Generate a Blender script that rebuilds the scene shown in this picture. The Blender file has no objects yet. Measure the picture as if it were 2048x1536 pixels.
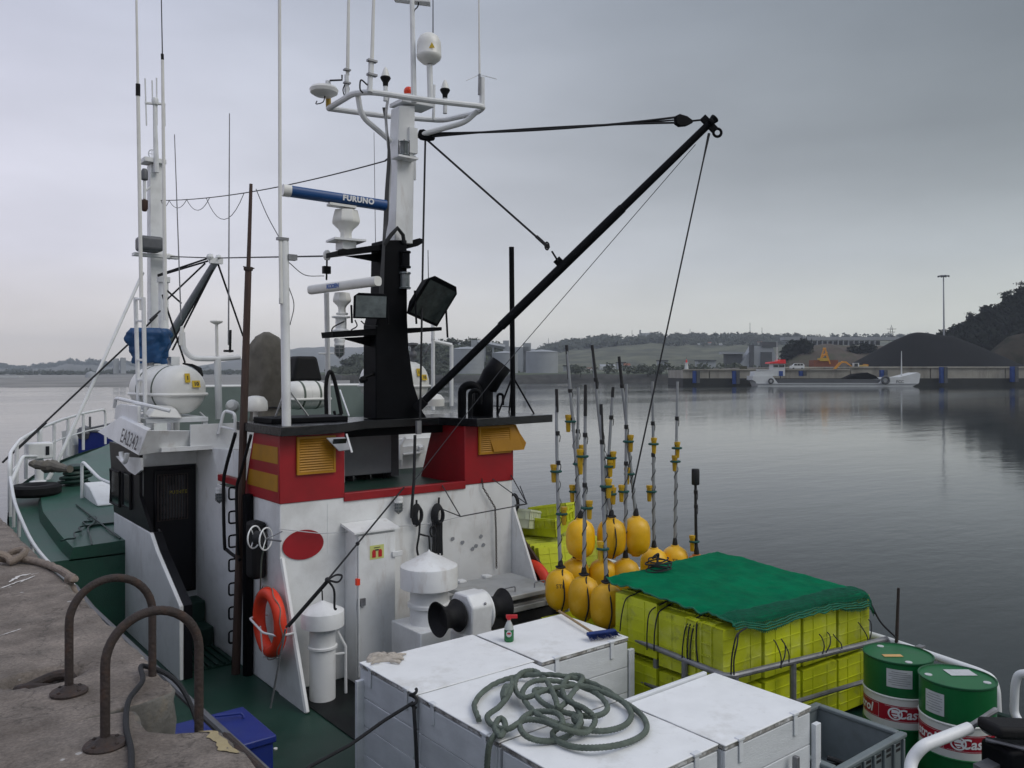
import bpy, math, random
from mathutils import Vector, Matrix, noise
R = math.radians
random.seed(7)
scene = bpy.context.scene
col = scene.collection

# ---------------------------------------------------------------- camera
# World axes follow the moored boat: +X away from the quay, +Y to the bow, +Z up.
# The eye is the origin; the quay top lies 1.6 m below it, the boat deck 3.43 m.
YAW = R(38.7); FPX = 1650.0; HOR = 745.0
cam = bpy.data.cameras.new('camera'); cam_o = bpy.data.objects.new('camera', cam); col.objects.link(cam_o)
cam.sensor_width = 36.0; cam.lens = 36.0 * FPX / 2048; cam.shift_y = -(768 - HOR) / 2048
cam.clip_start = 0.05; cam.clip_end = 20000
cam_o.location = (0, 0, 0); cam_o.rotation_euler = (R(90), 0, -YAW)
scene.camera = cam_o

# ---------------------------------------------------------------- light
SUN_EL, SUN_AZ = R(47), R(152)       # azimuth clockwise from +Y: soft light from astern, behind the camera
sd = bpy.data.lights.new('sun', 'SUN'); so = bpy.data.objects.new('sun', sd); col.objects.link(so)
sd.energy = 1.25; sd.angle = R(40); sd.color = (1.0, 0.97, 0.93)
sun_dir = Vector((math.sin(SUN_AZ) * math.cos(SUN_EL), math.cos(SUN_AZ) * math.cos(SUN_EL), math.sin(SUN_EL)))
so.rotation_euler = (-sun_dir).to_track_quat('-Z', 'Y').to_euler(); so.location = (0, 0, 30)

world = bpy.data.worlds.new('World'); scene.world = world; world.use_nodes = True
wn = world.node_tree.nodes; wl = world.node_tree.links; wn.clear()
def wnode(t, **k):
    n = wn.new(t)
    for a, b in k.items(): setattr(n, a, b)
    return n
sky = wnode('ShaderNodeTexSky', sky_type='NISHITA'); sky.sun_disc = False
sky.sun_elevation = SUN_EL; sky.sun_rotation = SUN_AZ; sky.dust_density = 3.0
wtc = wnode('ShaderNodeTexCoord')
wsep = wnode('ShaderNodeSeparateXYZ'); wl.new(wtc.outputs['Generated'], wsep.inputs[0])
wramp = wnode('ShaderNodeValToRGB'); wl.new(wsep.outputs['Z'], wramp.inputs[0])
els = wramp.color_ramp.elements
els[0].position = 0.0; els[0].color = (0.64, 0.605, 0.53, 1)
els[1].position = 1.0; els[1].color = (0.50, 0.55, 0.66, 1)
for p, c in ((0.05, (0.60, 0.585, 0.55)), (0.13, (0.53, 0.54, 0.575)), (0.26, (0.465, 0.485, 0.53)), (0.42, (0.375, 0.405, 0.465))):
    e = els.new(p); e.color = (*c, 1)
# stratus: soft streaky density, thicker towards starboard
wmap = wnode('ShaderNodeMapping'); wmap.inputs['Scale'].default_value = (1.5, 1.5, 5.0); wl.new(wtc.outputs['Generated'], wmap.inputs[0])
wnz = wnode('ShaderNodeTexNoise'); wnz.inputs['Scale'].default_value = 1.6; wnz.inputs['Detail'].default_value = 5; wnz.inputs['Roughness'].default_value = 0.5
wl.new(wmap.outputs[0], wnz.inputs['Vector'])
wmr = wnode('ShaderNodeMapRange'); wmr.inputs[1].default_value = 0.3; wmr.inputs[2].default_value = 0.7; wmr.inputs[3].default_value = 0.87; wmr.inputs[4].default_value = 1.12
wl.new(wnz.outputs['Fac'], wmr.inputs[0])
wdot = wnode('ShaderNodeVectorMath', operation='DOT_PRODUCT'); wl.new(wtc.outputs['Generated'], wdot.inputs[0]); wdot.inputs[1].default_value = (0.78, -0.62, 0.0)
wga = wnode('ShaderNodeMapRange', interpolation_type='SMOOTHSTEP'); wga.inputs[1].default_value = -0.45; wga.inputs[2].default_value = 0.65; wl.new(wdot.outputs['Value'], wga.inputs[0])
wgb = wnode('ShaderNodeMapRange'); wgb.inputs[1].default_value = 0.0; wgb.inputs[2].default_value = 0.26; wl.new(wsep.outputs['Z'], wgb.inputs[0])
wgm = wnode('ShaderNodeMath', operation='MULTIPLY'); wl.new(wga.outputs[0], wgm.inputs[0]); wl.new(wgb.outputs[0], wgm.inputs[1])
wgr = wnode('ShaderNodeMapRange'); wgr.inputs[3].default_value = 1.0; wgr.inputs[4].default_value = 0.33; wl.new(wgm.outputs[0], wgr.inputs[0])
wmu = wnode('ShaderNodeMath', operation='MULTIPLY'); wl.new(wmr.outputs[0], wmu.inputs[0]); wl.new(wgr.outputs[0], wmu.inputs[1])
wtint = wnode('ShaderNodeMix', data_type='RGBA')
wtm = wnode('ShaderNodeMapRange'); wtm.inputs[1].default_value = -0.6; wtm.inputs[2].default_value = 0.5; wl.new(wdot.outputs['Value'], wtm.inputs[0])
wl.new(wtm.outputs[0], wtint.inputs['Factor'])
wtint.inputs['A'].default_value = (0.99, 0.945, 1.0, 1); wtint.inputs['B'].default_value = (0.96, 1.01, 0.975, 1)
wv1 = wnode('ShaderNodeVectorMath', operation='SCALE'); wl.new(wramp.outputs[0], wv1.inputs[0]); wl.new(wmu.outputs[0], wv1.inputs['Scale'])
wv2 = wnode('ShaderNodeVectorMath', operation='MULTIPLY'); wl.new(wv1.outputs[0], wv2.inputs[0]); wl.new(wtint.outputs['Result'], wv2.inputs[1])
wv3 = wnode('ShaderNodeVectorMath', operation='SCALE'); wl.new(wv2.outputs[0], wv3.inputs[0]); wv3.inputs['Scale'].default_value = 10.0
wmix = wnode('ShaderNodeMix', data_type='RGBA'); wmix.inputs['Factor'].default_value = 0.93
wl.new(sky.outputs[0], wmix.inputs['A']); wl.new(wv3.outputs[0], wmix.inputs['B'])
wbg = wnode('ShaderNodeBackground'); wbg.inputs['Strength'].default_value = 0.138; wl.new(wmix.outputs['Result'], wbg.inputs['Color'])
wout = wnode('ShaderNodeOutputWorld'); wl.new(wbg.outputs[0], wout.inputs['Surface'])

scene.view_settings.view_transform = 'Standard'; scene.view_settings.look = 'None'
scene.view_settings.exposure = 0.12; scene.view_settings.gamma = 1.0
scene.view_settings.use_curve_mapping = False
scene.render.engine = 'CYCLES'
scene.cycles.use_denoising = True
scene.cycles.max_bounces = 6; scene.cycles.diffuse_bounces = 3; scene.cycles.glossy_bounces = 3
scene.cycles.transmission_bounces = 4; scene.cycles.volume_bounces = 0
scene.cycles.transparent_max_bounces = 8

# ---------------------------------------------------------------- helpers
SY, CY = math.sin(YAW), math.cos(YAW)
def at(px, py, X=None, Y=None, Z=None, D=None):
    """surveyed photo point -> place, given one known coordinate of it"""
    c = (px - 1024) / FPX; u = (HOR - py) / FPX
    d = Vector((SY + CY * c, CY - SY * c, u))
    if X is not None: k = X / d.x
    elif Y is not None: k = Y / d.y
    elif Z is not None: k = Z / d.z
    else: k = D
    return d * k
def depth(p): return p[0] * SY + p[1] * CY

class MB:
    def __init__(s): s.v = []; s.f = []; s.m = []; s.mi = 0
    def add(s, vs, fs):
        o = len(s.v); s.v += [tuple(p) for p in vs]; s.f += [tuple(i + o for i in f) for f in fs]; s.m += [s.mi] * len(fs); return s
    def box(s, x0, x1, y0, y1, z0, z1):
        return s.add([(x0,y0,z0),(x1,y0,z0),(x1,y1,z0),(x0,y1,z0),(x0,y0,z1),(x1,y0,z1),(x1,y1,z1),(x0,y1,z1)],
                     [(0,3,2,1),(4,5,6,7),(0,1,5,4),(1,2,6,5),(2,3,7,6),(3,0,4,7)])
    def obox(s, c, ax, ay, az):
        """oriented box, half-axis vectors"""
        c = Vector(c); ax = Vector(ax); ay = Vector(ay); az = Vector(az)
        vs = [c + ax*i + ay*j + az*k for k in (-1,1) for i,j in ((-1,-1),(1,-1),(1,1),(-1,1))]
        return s.add(vs, [(0,3,2,1),(4,5,6,7),(0,1,5,4),(1,2,6,5),(2,3,7,6),(3,0,4,7)])
    def prism(s, poly, ext):
        n = len(poly); e = Vector(ext); a = [Vector(p) for p in poly]
        fs = [tuple(range(n-1,-1,-1)), tuple(range(n, 2*n))] + [(i, (i+1)%n, n+(i+1)%n, n+i) for i in range(n)]
        return s.add(a + [p + e for p in a], fs)
    def tube(s, pts, r, n=8, closed=False, caps=True, strands=0, pitch=0.1, depthf=0.18):
        P = [Vector(p) for p in pts]; N = len(P)
        if N < 2: return s
        rr = r if isinstance(r, (list, tuple)) else [r] * N
        T = []
        for i in range(N):
            a = P[i-1] if (i > 0 or closed) else P[i]; b = P[(i+1) % N] if (i < N-1 or closed) else P[i]
            t = b - a; T.append(t.normalized() if t.length > 1e-9 else Vector((0,0,1)))
        up = Vector((0,0,1)) if abs(T[0].z) < 0.9 else Vector((1,0,0))
        nv = (up - T[0] * up.dot(T[0])).normalized(); vs = []; L = 0
        for i in range(N):
            if i:
                L += (P[i]-P[i-1]).length
                nv = nv - T[i] * nv.dot(T[i])
                nv = nv.normalized() if nv.length > 1e-6 else T[i].orthogonal().normalized()
            bv = T[i].cross(nv)
            for k in range(n):
                a = 2*math.pi*k/n; q = rr[i]
                if strands: q *= 1 - depthf + depthf*2*abs(math.cos(0.5*strands*(a + 2*math.pi*L/pitch)))
                vs.append(P[i] + nv*math.cos(a)*q + bv*math.sin(a)*q)
        fs = []
        for i in range(N if closed else N-1):
            j = (i+1) % N
            for k in range(n):
                fs.append((i*n+k, i*n+(k+1)%n, j*n+(k+1)%n, j*n+k))
        if caps and not closed:
            fs += [tuple(range(n-1,-1,-1)), tuple((N-1)*n+k for k in range(n))]
        return s.add(vs, fs)
    def lathe(s, prof, c=(0,0,0), axis=(0,0,1), n=24, a0=0.0, a1=2*math.pi):
        """profile of (radius, height) pairs turned about axis"""
        ax = Vector(axis).normalized(); u = ax.orthogonal().normalized() if abs(ax.z) < 0.99 else Vector((1,0,0)); w = ax.cross(u)
        c = Vector(c); vs = []; m = len(prof); full = abs(a1-a0-2*math.pi) < 1e-6; cnt = n if full else n+1
        for k in range(cnt):
            a = a0 + (a1-a0)*k/n
            dv = u*math.cos(a) + w*math.sin(a)
            for r_, h in prof: vs.append(c + dv*r_ + ax*h)
        fs = []
        for k in range(n):
            j = (k+1) % cnt
            for i in range(m-1): fs.append((k*m+i, j*m+i, j*m+i+1, k*m+i+1))
        if full:
            if prof[0][0] > 1e-6: fs.append(tuple(k*m for k in range(n-1,-1,-1)))
            if prof[-1][0] > 1e-6: fs.append(tuple(k*m+m-1 for k in range(n)))
        return s.add(vs, fs)
    def ball(s, c, r, n=12):
        rx, ry, rz = r if isinstance(r,(tuple,list)) else (r,r,r)
        vs = []; m = n//2
        for i in range(m+1):
            t = math.pi*i/m
            for k in range(n):
                a = 2*math.pi*k/n; vs.append((c[0]+rx*math.sin(t)*math.cos(a), c[1]+ry*math.sin(t)*math.sin(a), c[2]-rz*math.cos(t)))
        fs = [(i*n+k, i*n+(k+1)%n, (i+1)*n+(k+1)%n, (i+1)*n+k) for i in range(m) for k in range(n)]
        return s.add(vs, fs)
    def grid(s, fn, nu, nv):
        vs = [fn(i/nu, j/nv) for j in range(nv+1) for i in range(nu+1)]
        return s.add(vs, [(j*(nu+1)+i, j*(nu+1)+i+1, (j+1)*(nu+1)+i+1, (j+1)*(nu+1)+i) for j in range(nv) for i in range(nu)])
    def build(s, name, mats, parent=None, bevel=0, smooth=35, segs=2, merge=False):
        me = bpy.data.meshes.new(name)
        off = wloc(parent)
        me.from_pydata([(x-off.x, y-off.y, z-off.z) for x,y,z in s.v], [], s.f)
        if not isinstance(mats, (list, tuple)): mats = [mats]
        for m in mats: me.materials.append(M(m) if isinstance(m, str) else m)
        if len(mats) > 1: me.polygons.foreach_set('material_index', s.m)
        if merge or True:
            me.validate()
        me.update()
        if smooth:
            me.polygons.foreach_set('use_smooth', [True]*len(me.polygons)); me.set_sharp_from_angle(angle=R(smooth))
        o = bpy.data.objects.new(name, me); col.objects.link(o)
        if parent: o.parent = parent
        if bevel:
            b = o.modifiers.new('bevel', 'BEVEL'); b.width = bevel; b.segments = segs; b.limit_method = 'ANGLE'; b.angle_limit = R(40)
        return o
def wloc(o):
    v = Vector((0,0,0))
    while o: v += o.location; o = o.parent
    return v
def thing(name, label, cat, loc=(0,0,0), group=None):
    o = bpy.data.objects.new(name, None); col.objects.link(o); o.location = loc; o.empty_display_size = 0.1
    return tag(o, label, cat, group)
def tag(o, label=None, cat=None, group=None, kind=None):
    if label: o['label'] = label
    if cat: o['category'] = cat
    if group: o['group'] = group
    if kind: o['kind'] = kind
    return o
def struct(o): o['kind'] = 'structure'; return o
def copy_tree(o, parent=None):
    c = o.copy(); col.objects.link(c); c.parent = parent
    for ch in o.children: copy_tree(ch, c)
    return c
def kids(o): return [c for c in bpy.data.objects if c.parent == o]
def smoothpath(pts, n=6, closed=False):
    P = [Vector(p) for p in pts]; out = []; N = len(P)
    for i in range(N if closed else N-1):
        p0 = P[i-1] if (i or closed) else P[0]*2-P[1]; p1 = P[i]; p2 = P[(i+1)%N]
        p3 = P[(i+2)%N] if (i+2 < N or closed) else P[-1]*2-P[-2]
        for k in range(n):
            t = k/n
            out.append(0.5*((2*p1)+(p2-p0)*t+(2*p0-5*p1+4*p2-p3)*t*t+(3*p1-p0-3*p2+p3)*t**3))
    if not closed: out.append(P[-1])
    return out
def bend(pts, r=0.08, n=5):
    """polyline with rounded corners"""
    P = [Vector(p) for p in pts]; out = [P[0]]
    for i in range(1, len(P)-1):
        a = (P[i-1]-P[i]); b = (P[i+1]-P[i]); k = min(r, a.length*0.45, b.length*0.45)
        p = P[i]+a.normalized()*k; q = P[i]+b.normalized()*k
        for j in range(n+1):
            t = j/n; out.append(p*(1-t)**2 + P[i]*2*t*(1-t) + q*t*t)
    return out + [P[-1]]
def sag(a, b, s, n=10):
    a = Vector(a); b = Vector(b)
    return [a.lerp(b, i/n) - Vector((0,0,4*s*(i/n)*(1-i/n))) for i in range(n+1)]
def texts(s, size, bold=0.0, shear=0.0, align='CENTER', spacing=1.0):
    c = bpy.data.curves.new('t', 'FONT'); c.body = s; c.size = size; c.offset = bold; c.shear = shear
    c.align_x = align; c.align_y = 'CENTER'; c.space_character = spacing; c.resolution_u = 3
    o = bpy.data.objects.new('t', c); col.objects.link(o)
    dg = bpy.context.evaluated_depsgraph_get(); dg.update()
    me = bpy.data.meshes.new_from_object(o.evaluated_get(dg))
    vs = [tuple(v.co) for v in me.vertices]; fs = [tuple(p.vertices) for p in me.polygons]
    bpy.data.objects.remove(o); bpy.data.curves.remove(c); bpy.data.meshes.remove(me)
    return vs, fs
def put_text(s, O, u, v, size, mat, name, parent, bold=0.0, shear=0.0, fn=None, spacing=1.0):
    vs, fs = texts(s, size, bold, shear, spacing=spacing); O = Vector(O); u = Vector(u).normalized(); v = Vector(v).normalized()
    m = MB(); m.add([fn(x, y) if fn else O + u*x + v*y for x, y, z in vs], fs)
    return m.build(name, mat, parent, smooth=0)

# ---------------------------------------------------------------- materials
MATS = {}; SPEC = {}
def M(k):
    if k not in MATS: MATS[k] = make_mat(k, **SPEC[k])
    return MATS[k]
def make_mat(name, base, rough=0.5, metal=0.0, var=0.12, scale=2.5, bump=0.0, bscale=60.0, dirt=None, rand=0.0, spec=0.5, grime=None, stretch=(1,1,1), bdist=0.01):
    m = bpy.data.materials.new(name); m.use_nodes = True; nt = m.node_tree; N = nt.nodes; L = nt.links
    bs = N['Principled BSDF']; bs.inputs['Roughness'].default_value = rough; bs.inputs['Metallic'].default_value = metal
    bs.inputs['Specular IOR Level'].default_value = spec
    tc = N.new('ShaderNodeTexCoord'); mp = N.new('ShaderNodeMapping'); mp.inputs['Scale'].default_value = stretch
    L.new(tc.outputs['Object'], mp.inputs[0])
    nz = N.new('ShaderNodeTexNoise'); nz.inputs['Scale'].default_value = scale; nz.inputs['Detail'].default_value = 8; nz.inputs['Roughness'].default_value = 0.62
    L.new(mp.outputs[0], nz.inputs['Vector'])
    mr = N.new('ShaderNodeMapRange'); mr.inputs[1].default_value = 0.3; mr.inputs[2].default_value = 0.7; mr.inputs[3].default_value = 1-var; mr.inputs[4].default_value = 1+var
    L.new(nz.outputs['Fac'], mr.inputs[0])
    sc = N.new('ShaderNodeVectorMath'); sc.operation = 'SCALE'; sc.inputs[0].default_value = base; L.new(mr.outputs[0], sc.inputs['Scale'])
    out = sc.outputs[0]
    if rand:
        oi = N.new('ShaderNodeObjectInfo'); m2 = N.new('ShaderNodeMapRange'); m2.inputs[3].default_value = 1-rand; m2.inputs[4].default_value = 1+rand
        L.new(oi.outputs['Random'], m2.inputs[0])
        s2 = N.new('ShaderNodeVectorMath'); s2.operation = 'SCALE'; L.new(out, s2.inputs[0]); L.new(m2.outputs[0], s2.inputs['Scale']); out = s2.outputs[0]
    for k, dd in enumerate((dirt, grime)):
        if not dd: continue
        dcol, amt, dsc, lo, hi = dd
        mp2 = N.new('ShaderNodeMapping'); mp2.inputs['Scale'].default_value = (1,1,0.22) if k == 0 else (1,1,1)
        mp2.inputs['Location'].default_value = (3.1*k+1, 7.7, 2.3)
        L.new(tc.outputs['Object'], mp2.inputs[0])
        n2 = N.new('ShaderNodeTexNoise'); n2.inputs['Scale'].default_value = dsc; n2.inputs['Detail'].default_value = 7; n2.inputs['Roughness'].default_value = 0.65
        L.new(mp2.outputs[0], n2.inputs['Vector'])
        r2 = N.new('ShaderNodeMapRange'); r2.inputs[1].default_value = lo; r2.inputs[2].default_value = hi; r2.inputs[4].default_value = amt
        L.new(n2.outputs['Fac'], r2.inputs[0])
        mx = N.new('ShaderNodeMix'); mx.data_type = 'RGBA'; L.new(r2.outputs[0], mx.inputs['Factor']); L.new(out, mx.inputs['A']); mx.inputs['B'].default_value = (*dcol, 1)
        out = mx.outputs['Result']
    L.new(out, bs.inputs['Base Color'])
    rv = N.new('ShaderNodeMapRange'); rv.inputs[3].default_value = max(0.02, rough-0.08); rv.inputs[4].default_value = min(1, rough+0.08); L.new(nz.outputs['Fac'], rv.inputs[0]); L.new(rv.outputs[0], bs.inputs['Roughness'])
    if bump:
        nb = N.new('ShaderNodeTexNoise'); nb.inputs['Scale'].default_value = bscale; nb.inputs['Detail'].default_value = 5; L.new(mp.outputs[0], nb.inputs['Vector'])
        b = N.new('ShaderNodeBump'); b.inputs['Strength'].default_value = bump; b.inputs['Distance'].default_value = bdist; L.new(nb.outputs['Fac'], b.inputs['Height']); L.new(b.outputs[0], bs.inputs['Normal'])
    return m
RUST = (0.16, 0.055, 0.02)
SPEC.update(
 white_paint=dict(base=(0.77,0.785,0.79), rough=0.42, var=0.05, scale=1.6, bump=0.16, bscale=9, dirt=((0.30,0.21,0.14),0.6,4.0,0.58,0.78), grime=((0.48,0.48,0.47),0.65,1.5,0.48,0.72)),
 white_metal=dict(base=(0.74,0.755,0.76), rough=0.38, var=0.06, scale=5, dirt=(RUST,0.5,6,0.66,0.8), grime=((0.40,0.41,0.42),0.4,3,0.5,0.75)),
 white_plastic=dict(base=(0.75,0.75,0.72), rough=0.35, var=0.04, scale=4, grime=((0.45,0.44,0.40),0.35,3,0.5,0.8)),
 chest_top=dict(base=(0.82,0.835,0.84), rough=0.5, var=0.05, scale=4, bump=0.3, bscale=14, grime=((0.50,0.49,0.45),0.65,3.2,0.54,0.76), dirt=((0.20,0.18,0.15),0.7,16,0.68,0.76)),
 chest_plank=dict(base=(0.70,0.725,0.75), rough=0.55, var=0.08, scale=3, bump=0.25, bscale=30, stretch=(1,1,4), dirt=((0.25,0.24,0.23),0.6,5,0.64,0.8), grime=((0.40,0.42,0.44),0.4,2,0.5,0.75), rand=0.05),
 worn_edge=dict(base=(0.34,0.33,0.31), rough=0.8, var=0.5, scale=14, bump=0.5, dirt=((0.07,0.06,0.05),0.8,12,0.5,0.66), grime=((0.70,0.71,0.72),0.8,7,0.52,0.6)),
 dark_gap=dict(base=(0.012,0.012,0.013), rough=0.9, var=0.2),
 black_paint=dict(base=(0.003,0.0035,0.005), rough=0.55, var=0.35, scale=4, bump=0.1, bscale=40, spec=0.10, grime=((0.009,0.009,0.011),0.6,3,0.5,0.75)),
 black_deck=dict(base=(0.006,0.0065,0.008), rough=0.24, var=0.4, scale=5, bump=0.25, bscale=20, spec=0.5, grime=((0.012,0.012,0.013),0.6,4,0.48,0.65)),
 black_rubber=dict(base=(0.007,0.007,0.008), rough=0.7, spec=0.3, var=0.3, scale=8, bump=0.3, bscale=60),
 navy_black=dict(base=(0.0025,0.0025,0.0045), rough=0.4, spec=0.3, var=0.3, scale=3),
 red_paint=dict(base=(0.30,0.007,0.013), rough=0.45, var=0.15, scale=3, grime=((0.17,0.010,0.012),0.6,2,0.45,0.75)),
 yellow_paint=dict(base=(0.38,0.18,0.005), rough=0.5, var=0.12, scale=4, grime=((0.28,0.13,0.01),0.6,3,0.5,0.75), dirt=((0.06,0.03,0.01),0.6,9,0.72,0.8)),
 foredeck_green=dict(base=(0.016,0.085,0.055), rough=0.45, var=0.25, scale=2.2, bump=0.3, bscale=60, grime=((0.035,0.065,0.055),0.6,1.4,0.45,0.75), dirt=((0.008,0.03,0.02),0.6,4,0.58,0.75)),
 deck_green=dict(base=(0.006,0.037,0.024), rough=0.42, var=0.25, scale=2.2, bump=0.3, bscale=90, grime=((0.03,0.055,0.045),0.6,1.4,0.45,0.75), dirt=((0.006,0.02,0.014),0.6,4,0.58,0.75)),
 dark_green=dict(base=(0.006,0.030,0.022), rough=0.5, var=0.3, scale=2, bump=0.15, bscale=40),
 mat_black=dict(spec=0.2, base=(0.006,0.007,0.008), rough=0.55, var=0.4, scale=3, bump=0.3, bscale=120, grime=((0.02,0.03,0.025),0.6,2,0.5,0.7)),
 orange=dict(base=(0.75,0.045,0.012), rough=0.5, var=0.12, scale=6, bump=0.15, bscale=40, grime=((0.45,0.05,0.02),0.5,5,0.5,0.75)),
 orange_dome=dict(base=(0.80,0.06,0.015), rough=0.25, var=0.05),
 reflective=dict(base=(0.62,0.62,0.60), rough=0.35, var=0.08),
 rope_grey=dict(base=(0.115,0.142,0.118), rough=0.9, var=0.25, scale=14, bump=0.6, bscale=260),
 rope_dark=dict(base=(0.018,0.019,0.022), rough=0.85, var=0.3, scale=20, bump=0.5, bscale=200),
 rope_tan=dict(base=(0.22,0.18,0.15), rough=0.92, var=0.25, scale=14, bump=0.6, bscale=200),
 wire=dict(base=(0.05,0.052,0.058), rough=0.6, metal=0.3, var=0.2),
 wire_white=dict(base=(0.45,0.46,0.48), rough=0.6, var=0.15, scale=6),
 crate_yellow=dict(base=(0.50,0.55,0.016), rough=0.42, var=0.10, scale=4, rand=0.20, dirt=((0.13,0.15,0.03),0.65,7,0.56,0.74), grime=((0.55,0.58,0.16),0.6,5,0.52,0.72)),
 crate_pale=dict(base=(0.62,0.66,0.50), rough=0.45, var=0.1, scale=4, grime=((0.4,0.42,0.3),0.5,3,0.5,0.75)),
 buoy_yellow=dict(base=(0.78,0.43,0.004), rough=0.42, var=0.10, scale=6, rand=0.20, dirt=((0.20,0.09,0.02),0.75,7,0.55,0.74), grime=((0.80,0.55,0.10),0.6,5,0.52,0.75)),
 buoy_orange=dict(base=(0.55,0.17,0.02), rough=0.5, var=0.15, scale=6),
 lamp_yellow=dict(base=(0.50,0.30,0.012), rough=0.4, var=0.1, scale=8, rand=0.15),
 lamp_band=dict(base=(0.006,0.07,0.06), rough=0.6, var=0.3, scale=12),
 pole_pvc=dict(base=(0.28,0.295,0.31), rough=0.45, var=0.15, scale=5, rand=0.12, grime=((0.2,0.2,0.21),0.6,5,0.5,0.75)),
 tape_black=dict(base=(0.012,0.012,0.014), rough=0.5, var=0.2),
 net_green=dict(base=(0.0,0.160,0.070), rough=0.9, spec=0.08, var=0.22, scale=5, bump=0.8, bscale=170, grime=((0.0,0.085,0.05),0.6,3,0.45,0.7)),
 net_strand=dict(base=(0.004,0.12,0.065), rough=0.8, var=0.3, scale=20),
 drum_green=dict(base=(0.003,0.115,0.030), rough=0.38, var=0.12, scale=4, dirt=((0.02,0.05,0.02),0.6,5,0.6,0.8), grime=((0.02,0.07,0.03),0.5,3,0.5,0.75)),
 drum_lid=dict(base=(0.008,0.085,0.032), rough=0.45, var=0.2, scale=5, grime=((0.10,0.05,0.03),0.5,4,0.6,0.75)),
 drum_white=dict(base=(0.62,0.63,0.60), rough=0.4, var=0.08, scale=5, dirt=(RUST,0.7,6,0.62,0.74)),
 drum_red=dict(base=(0.33,0.006,0.022), rough=0.4, var=0.1, scale=5),
 label_paper=dict(base=(0.52,0.54,0.55), rough=0.6, var=0.08, scale=9, grime=((0.36,0.38,0.38),0.5,12,0.5,0.7)),
 label_ink=dict(base=(0.16,0.17,0.18), rough=0.6, var=0.1),
 label_orange=dict(base=(0.60,0.36,0.14), rough=0.6, var=0.1, scale=9),
 galvanised=dict(base=(0.25,0.255,0.27), rough=0.45, metal=0.6, var=0.2, scale=10, grime=((0.14,0.12,0.11),0.5,6,0.5,0.75)),
 alu_grey=dict(base=(0.40,0.41,0.41), rough=0.5, metal=0.2, var=0.15, scale=3, bump=0.1, grime=((0.24,0.23,0.21),0.6,3,0.48,0.72)),
 rust_iron=dict(base=(0.034,0.024,0.021), rough=0.75, var=0.4, scale=9, bump=0.7, bscale=60, grime=((0.070,0.034,0.019),0.7,12,0.52,0.7)),
 concrete=dict(base=(0.205,0.175,0.152), rough=0.9, var=0.35, scale=5.5, bump=0.9, bscale=60, dirt=None, grime=((0.11,0.09,0.075),0.6,3.4,0.47,0.62)),
 plaster=dict(base=(0.34,0.28,0.16), rough=0.9, var=0.2, scale=8, bump=0.6),
 stone_face=dict(base=(0.13,0.125,0.115), rough=0.9, var=0.4, scale=5, bump=1.0, bscale=30, grime=((0.24,0.19,0.13),0.6,7,0.52,0.7)),
 chalk=dict(base=(0.62,0.60,0.58), rough=0.9, var=0.2, scale=20),
 blue_box=dict(base=(0.010,0.025,0.19), rough=0.42, var=0.12, scale=4, bump=0.1, grime=((0.02,0.035,0.16),0.6,4,0.5,0.75)),
 tarp_blue=dict(base=(0.008,0.060,0.17), rough=0.5, var=0.25, scale=7, bump=0.4, bscale=3.0, bdist=0.08),
 tarp_olive=dict(base=(0.125,0.115,0.095), rough=0.75, var=0.3, scale=6, bump=0.4, bscale=2.6, bdist=0.10),
 radar_blue=dict(base=(0.006,0.060,0.21), rough=0.35, var=0.06),
 blue_ink=dict(base=(0.03,0.12,0.42), rough=0.5, var=0.05),
 dark_glass=dict(base=(0.012,0.014,0.017), rough=0.06, var=0.1, spec=0.7),
 lamp_glass=dict(base=(0.11,0.13,0.135), rough=0.12, var=0.35, scale=9, spec=0.8),
 grey_box=dict(base=(0.10,0.105,0.115), rough=0.5, var=0.2, scale=6),
 panel_grey=dict(base=(0.27,0.285,0.31), rough=0.45, var=0.1, scale=4),
 screen_green=dict(base=(0.17,0.215,0.205), rough=0.5, var=0.1, scale=3),
 plastic_grey=dict(base=(0.17,0.20,0.21), rough=0.5, var=0.12, scale=4, grime=((0.10,0.11,0.11),0.5,4,0.5,0.75)),
 brown_wood=dict(base=(0.060,0.034,0.026), rough=0.65, var=0.35, scale=6, bump=0.4, stretch=(4,4,0.6)),
 brown_board=dict(base=(0.055,0.026,0.016), rough=0.6, var=0.3, scale=5),
 bare_wood=dict(base=(0.34,0.24,0.13), rough=0.7, var=0.2, scale=8),
 brush_blue=dict(base=(0.012,0.035,0.16), rough=0.8, var=0.3, scale=20),
 bottle_green=dict(base=(0.006,0.13,0.035), rough=0.18, var=0.08),
 bottle_clear=dict(base=(0.42,0.45,0.44), rough=0.15, var=0.1),
 red_plastic=dict(base=(0.50,0.012,0.02), rough=0.35, var=0.08),
 cotton=dict(base=(0.42,0.38,0.33), rough=0.95, var=0.25, scale=20, bump=0.5, bscale=120),
 sign_yellow=dict(base=(0.55,0.58,0.20), rough=0.5, var=0.06),
 sticker_yellow=dict(base=(0.62,0.42,0.02), rough=0.5, var=0.06),
 yellow_ink=dict(base=(0.22,0.19,0.02), rough=0.5, var=0.05),
 white_ink=dict(base=(0.74,0.75,0.76), rough=0.5, var=0.03),
 black_ink=dict(base=(0.02,0.02,0.025), rough=0.5, var=0.05),
 red_ink=dict(base=(0.45,0.01,0.015), rough=0.5, var=0.05),
 mud_yellow=dict(base=(0.40,0.26,0.03), rough=0.5, var=0.2, scale=8),
)
DK, UP, PL, WR, WA, QZ = -3.43, -1.40, -0.57, -0.95, -5.2, -1.6
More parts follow.
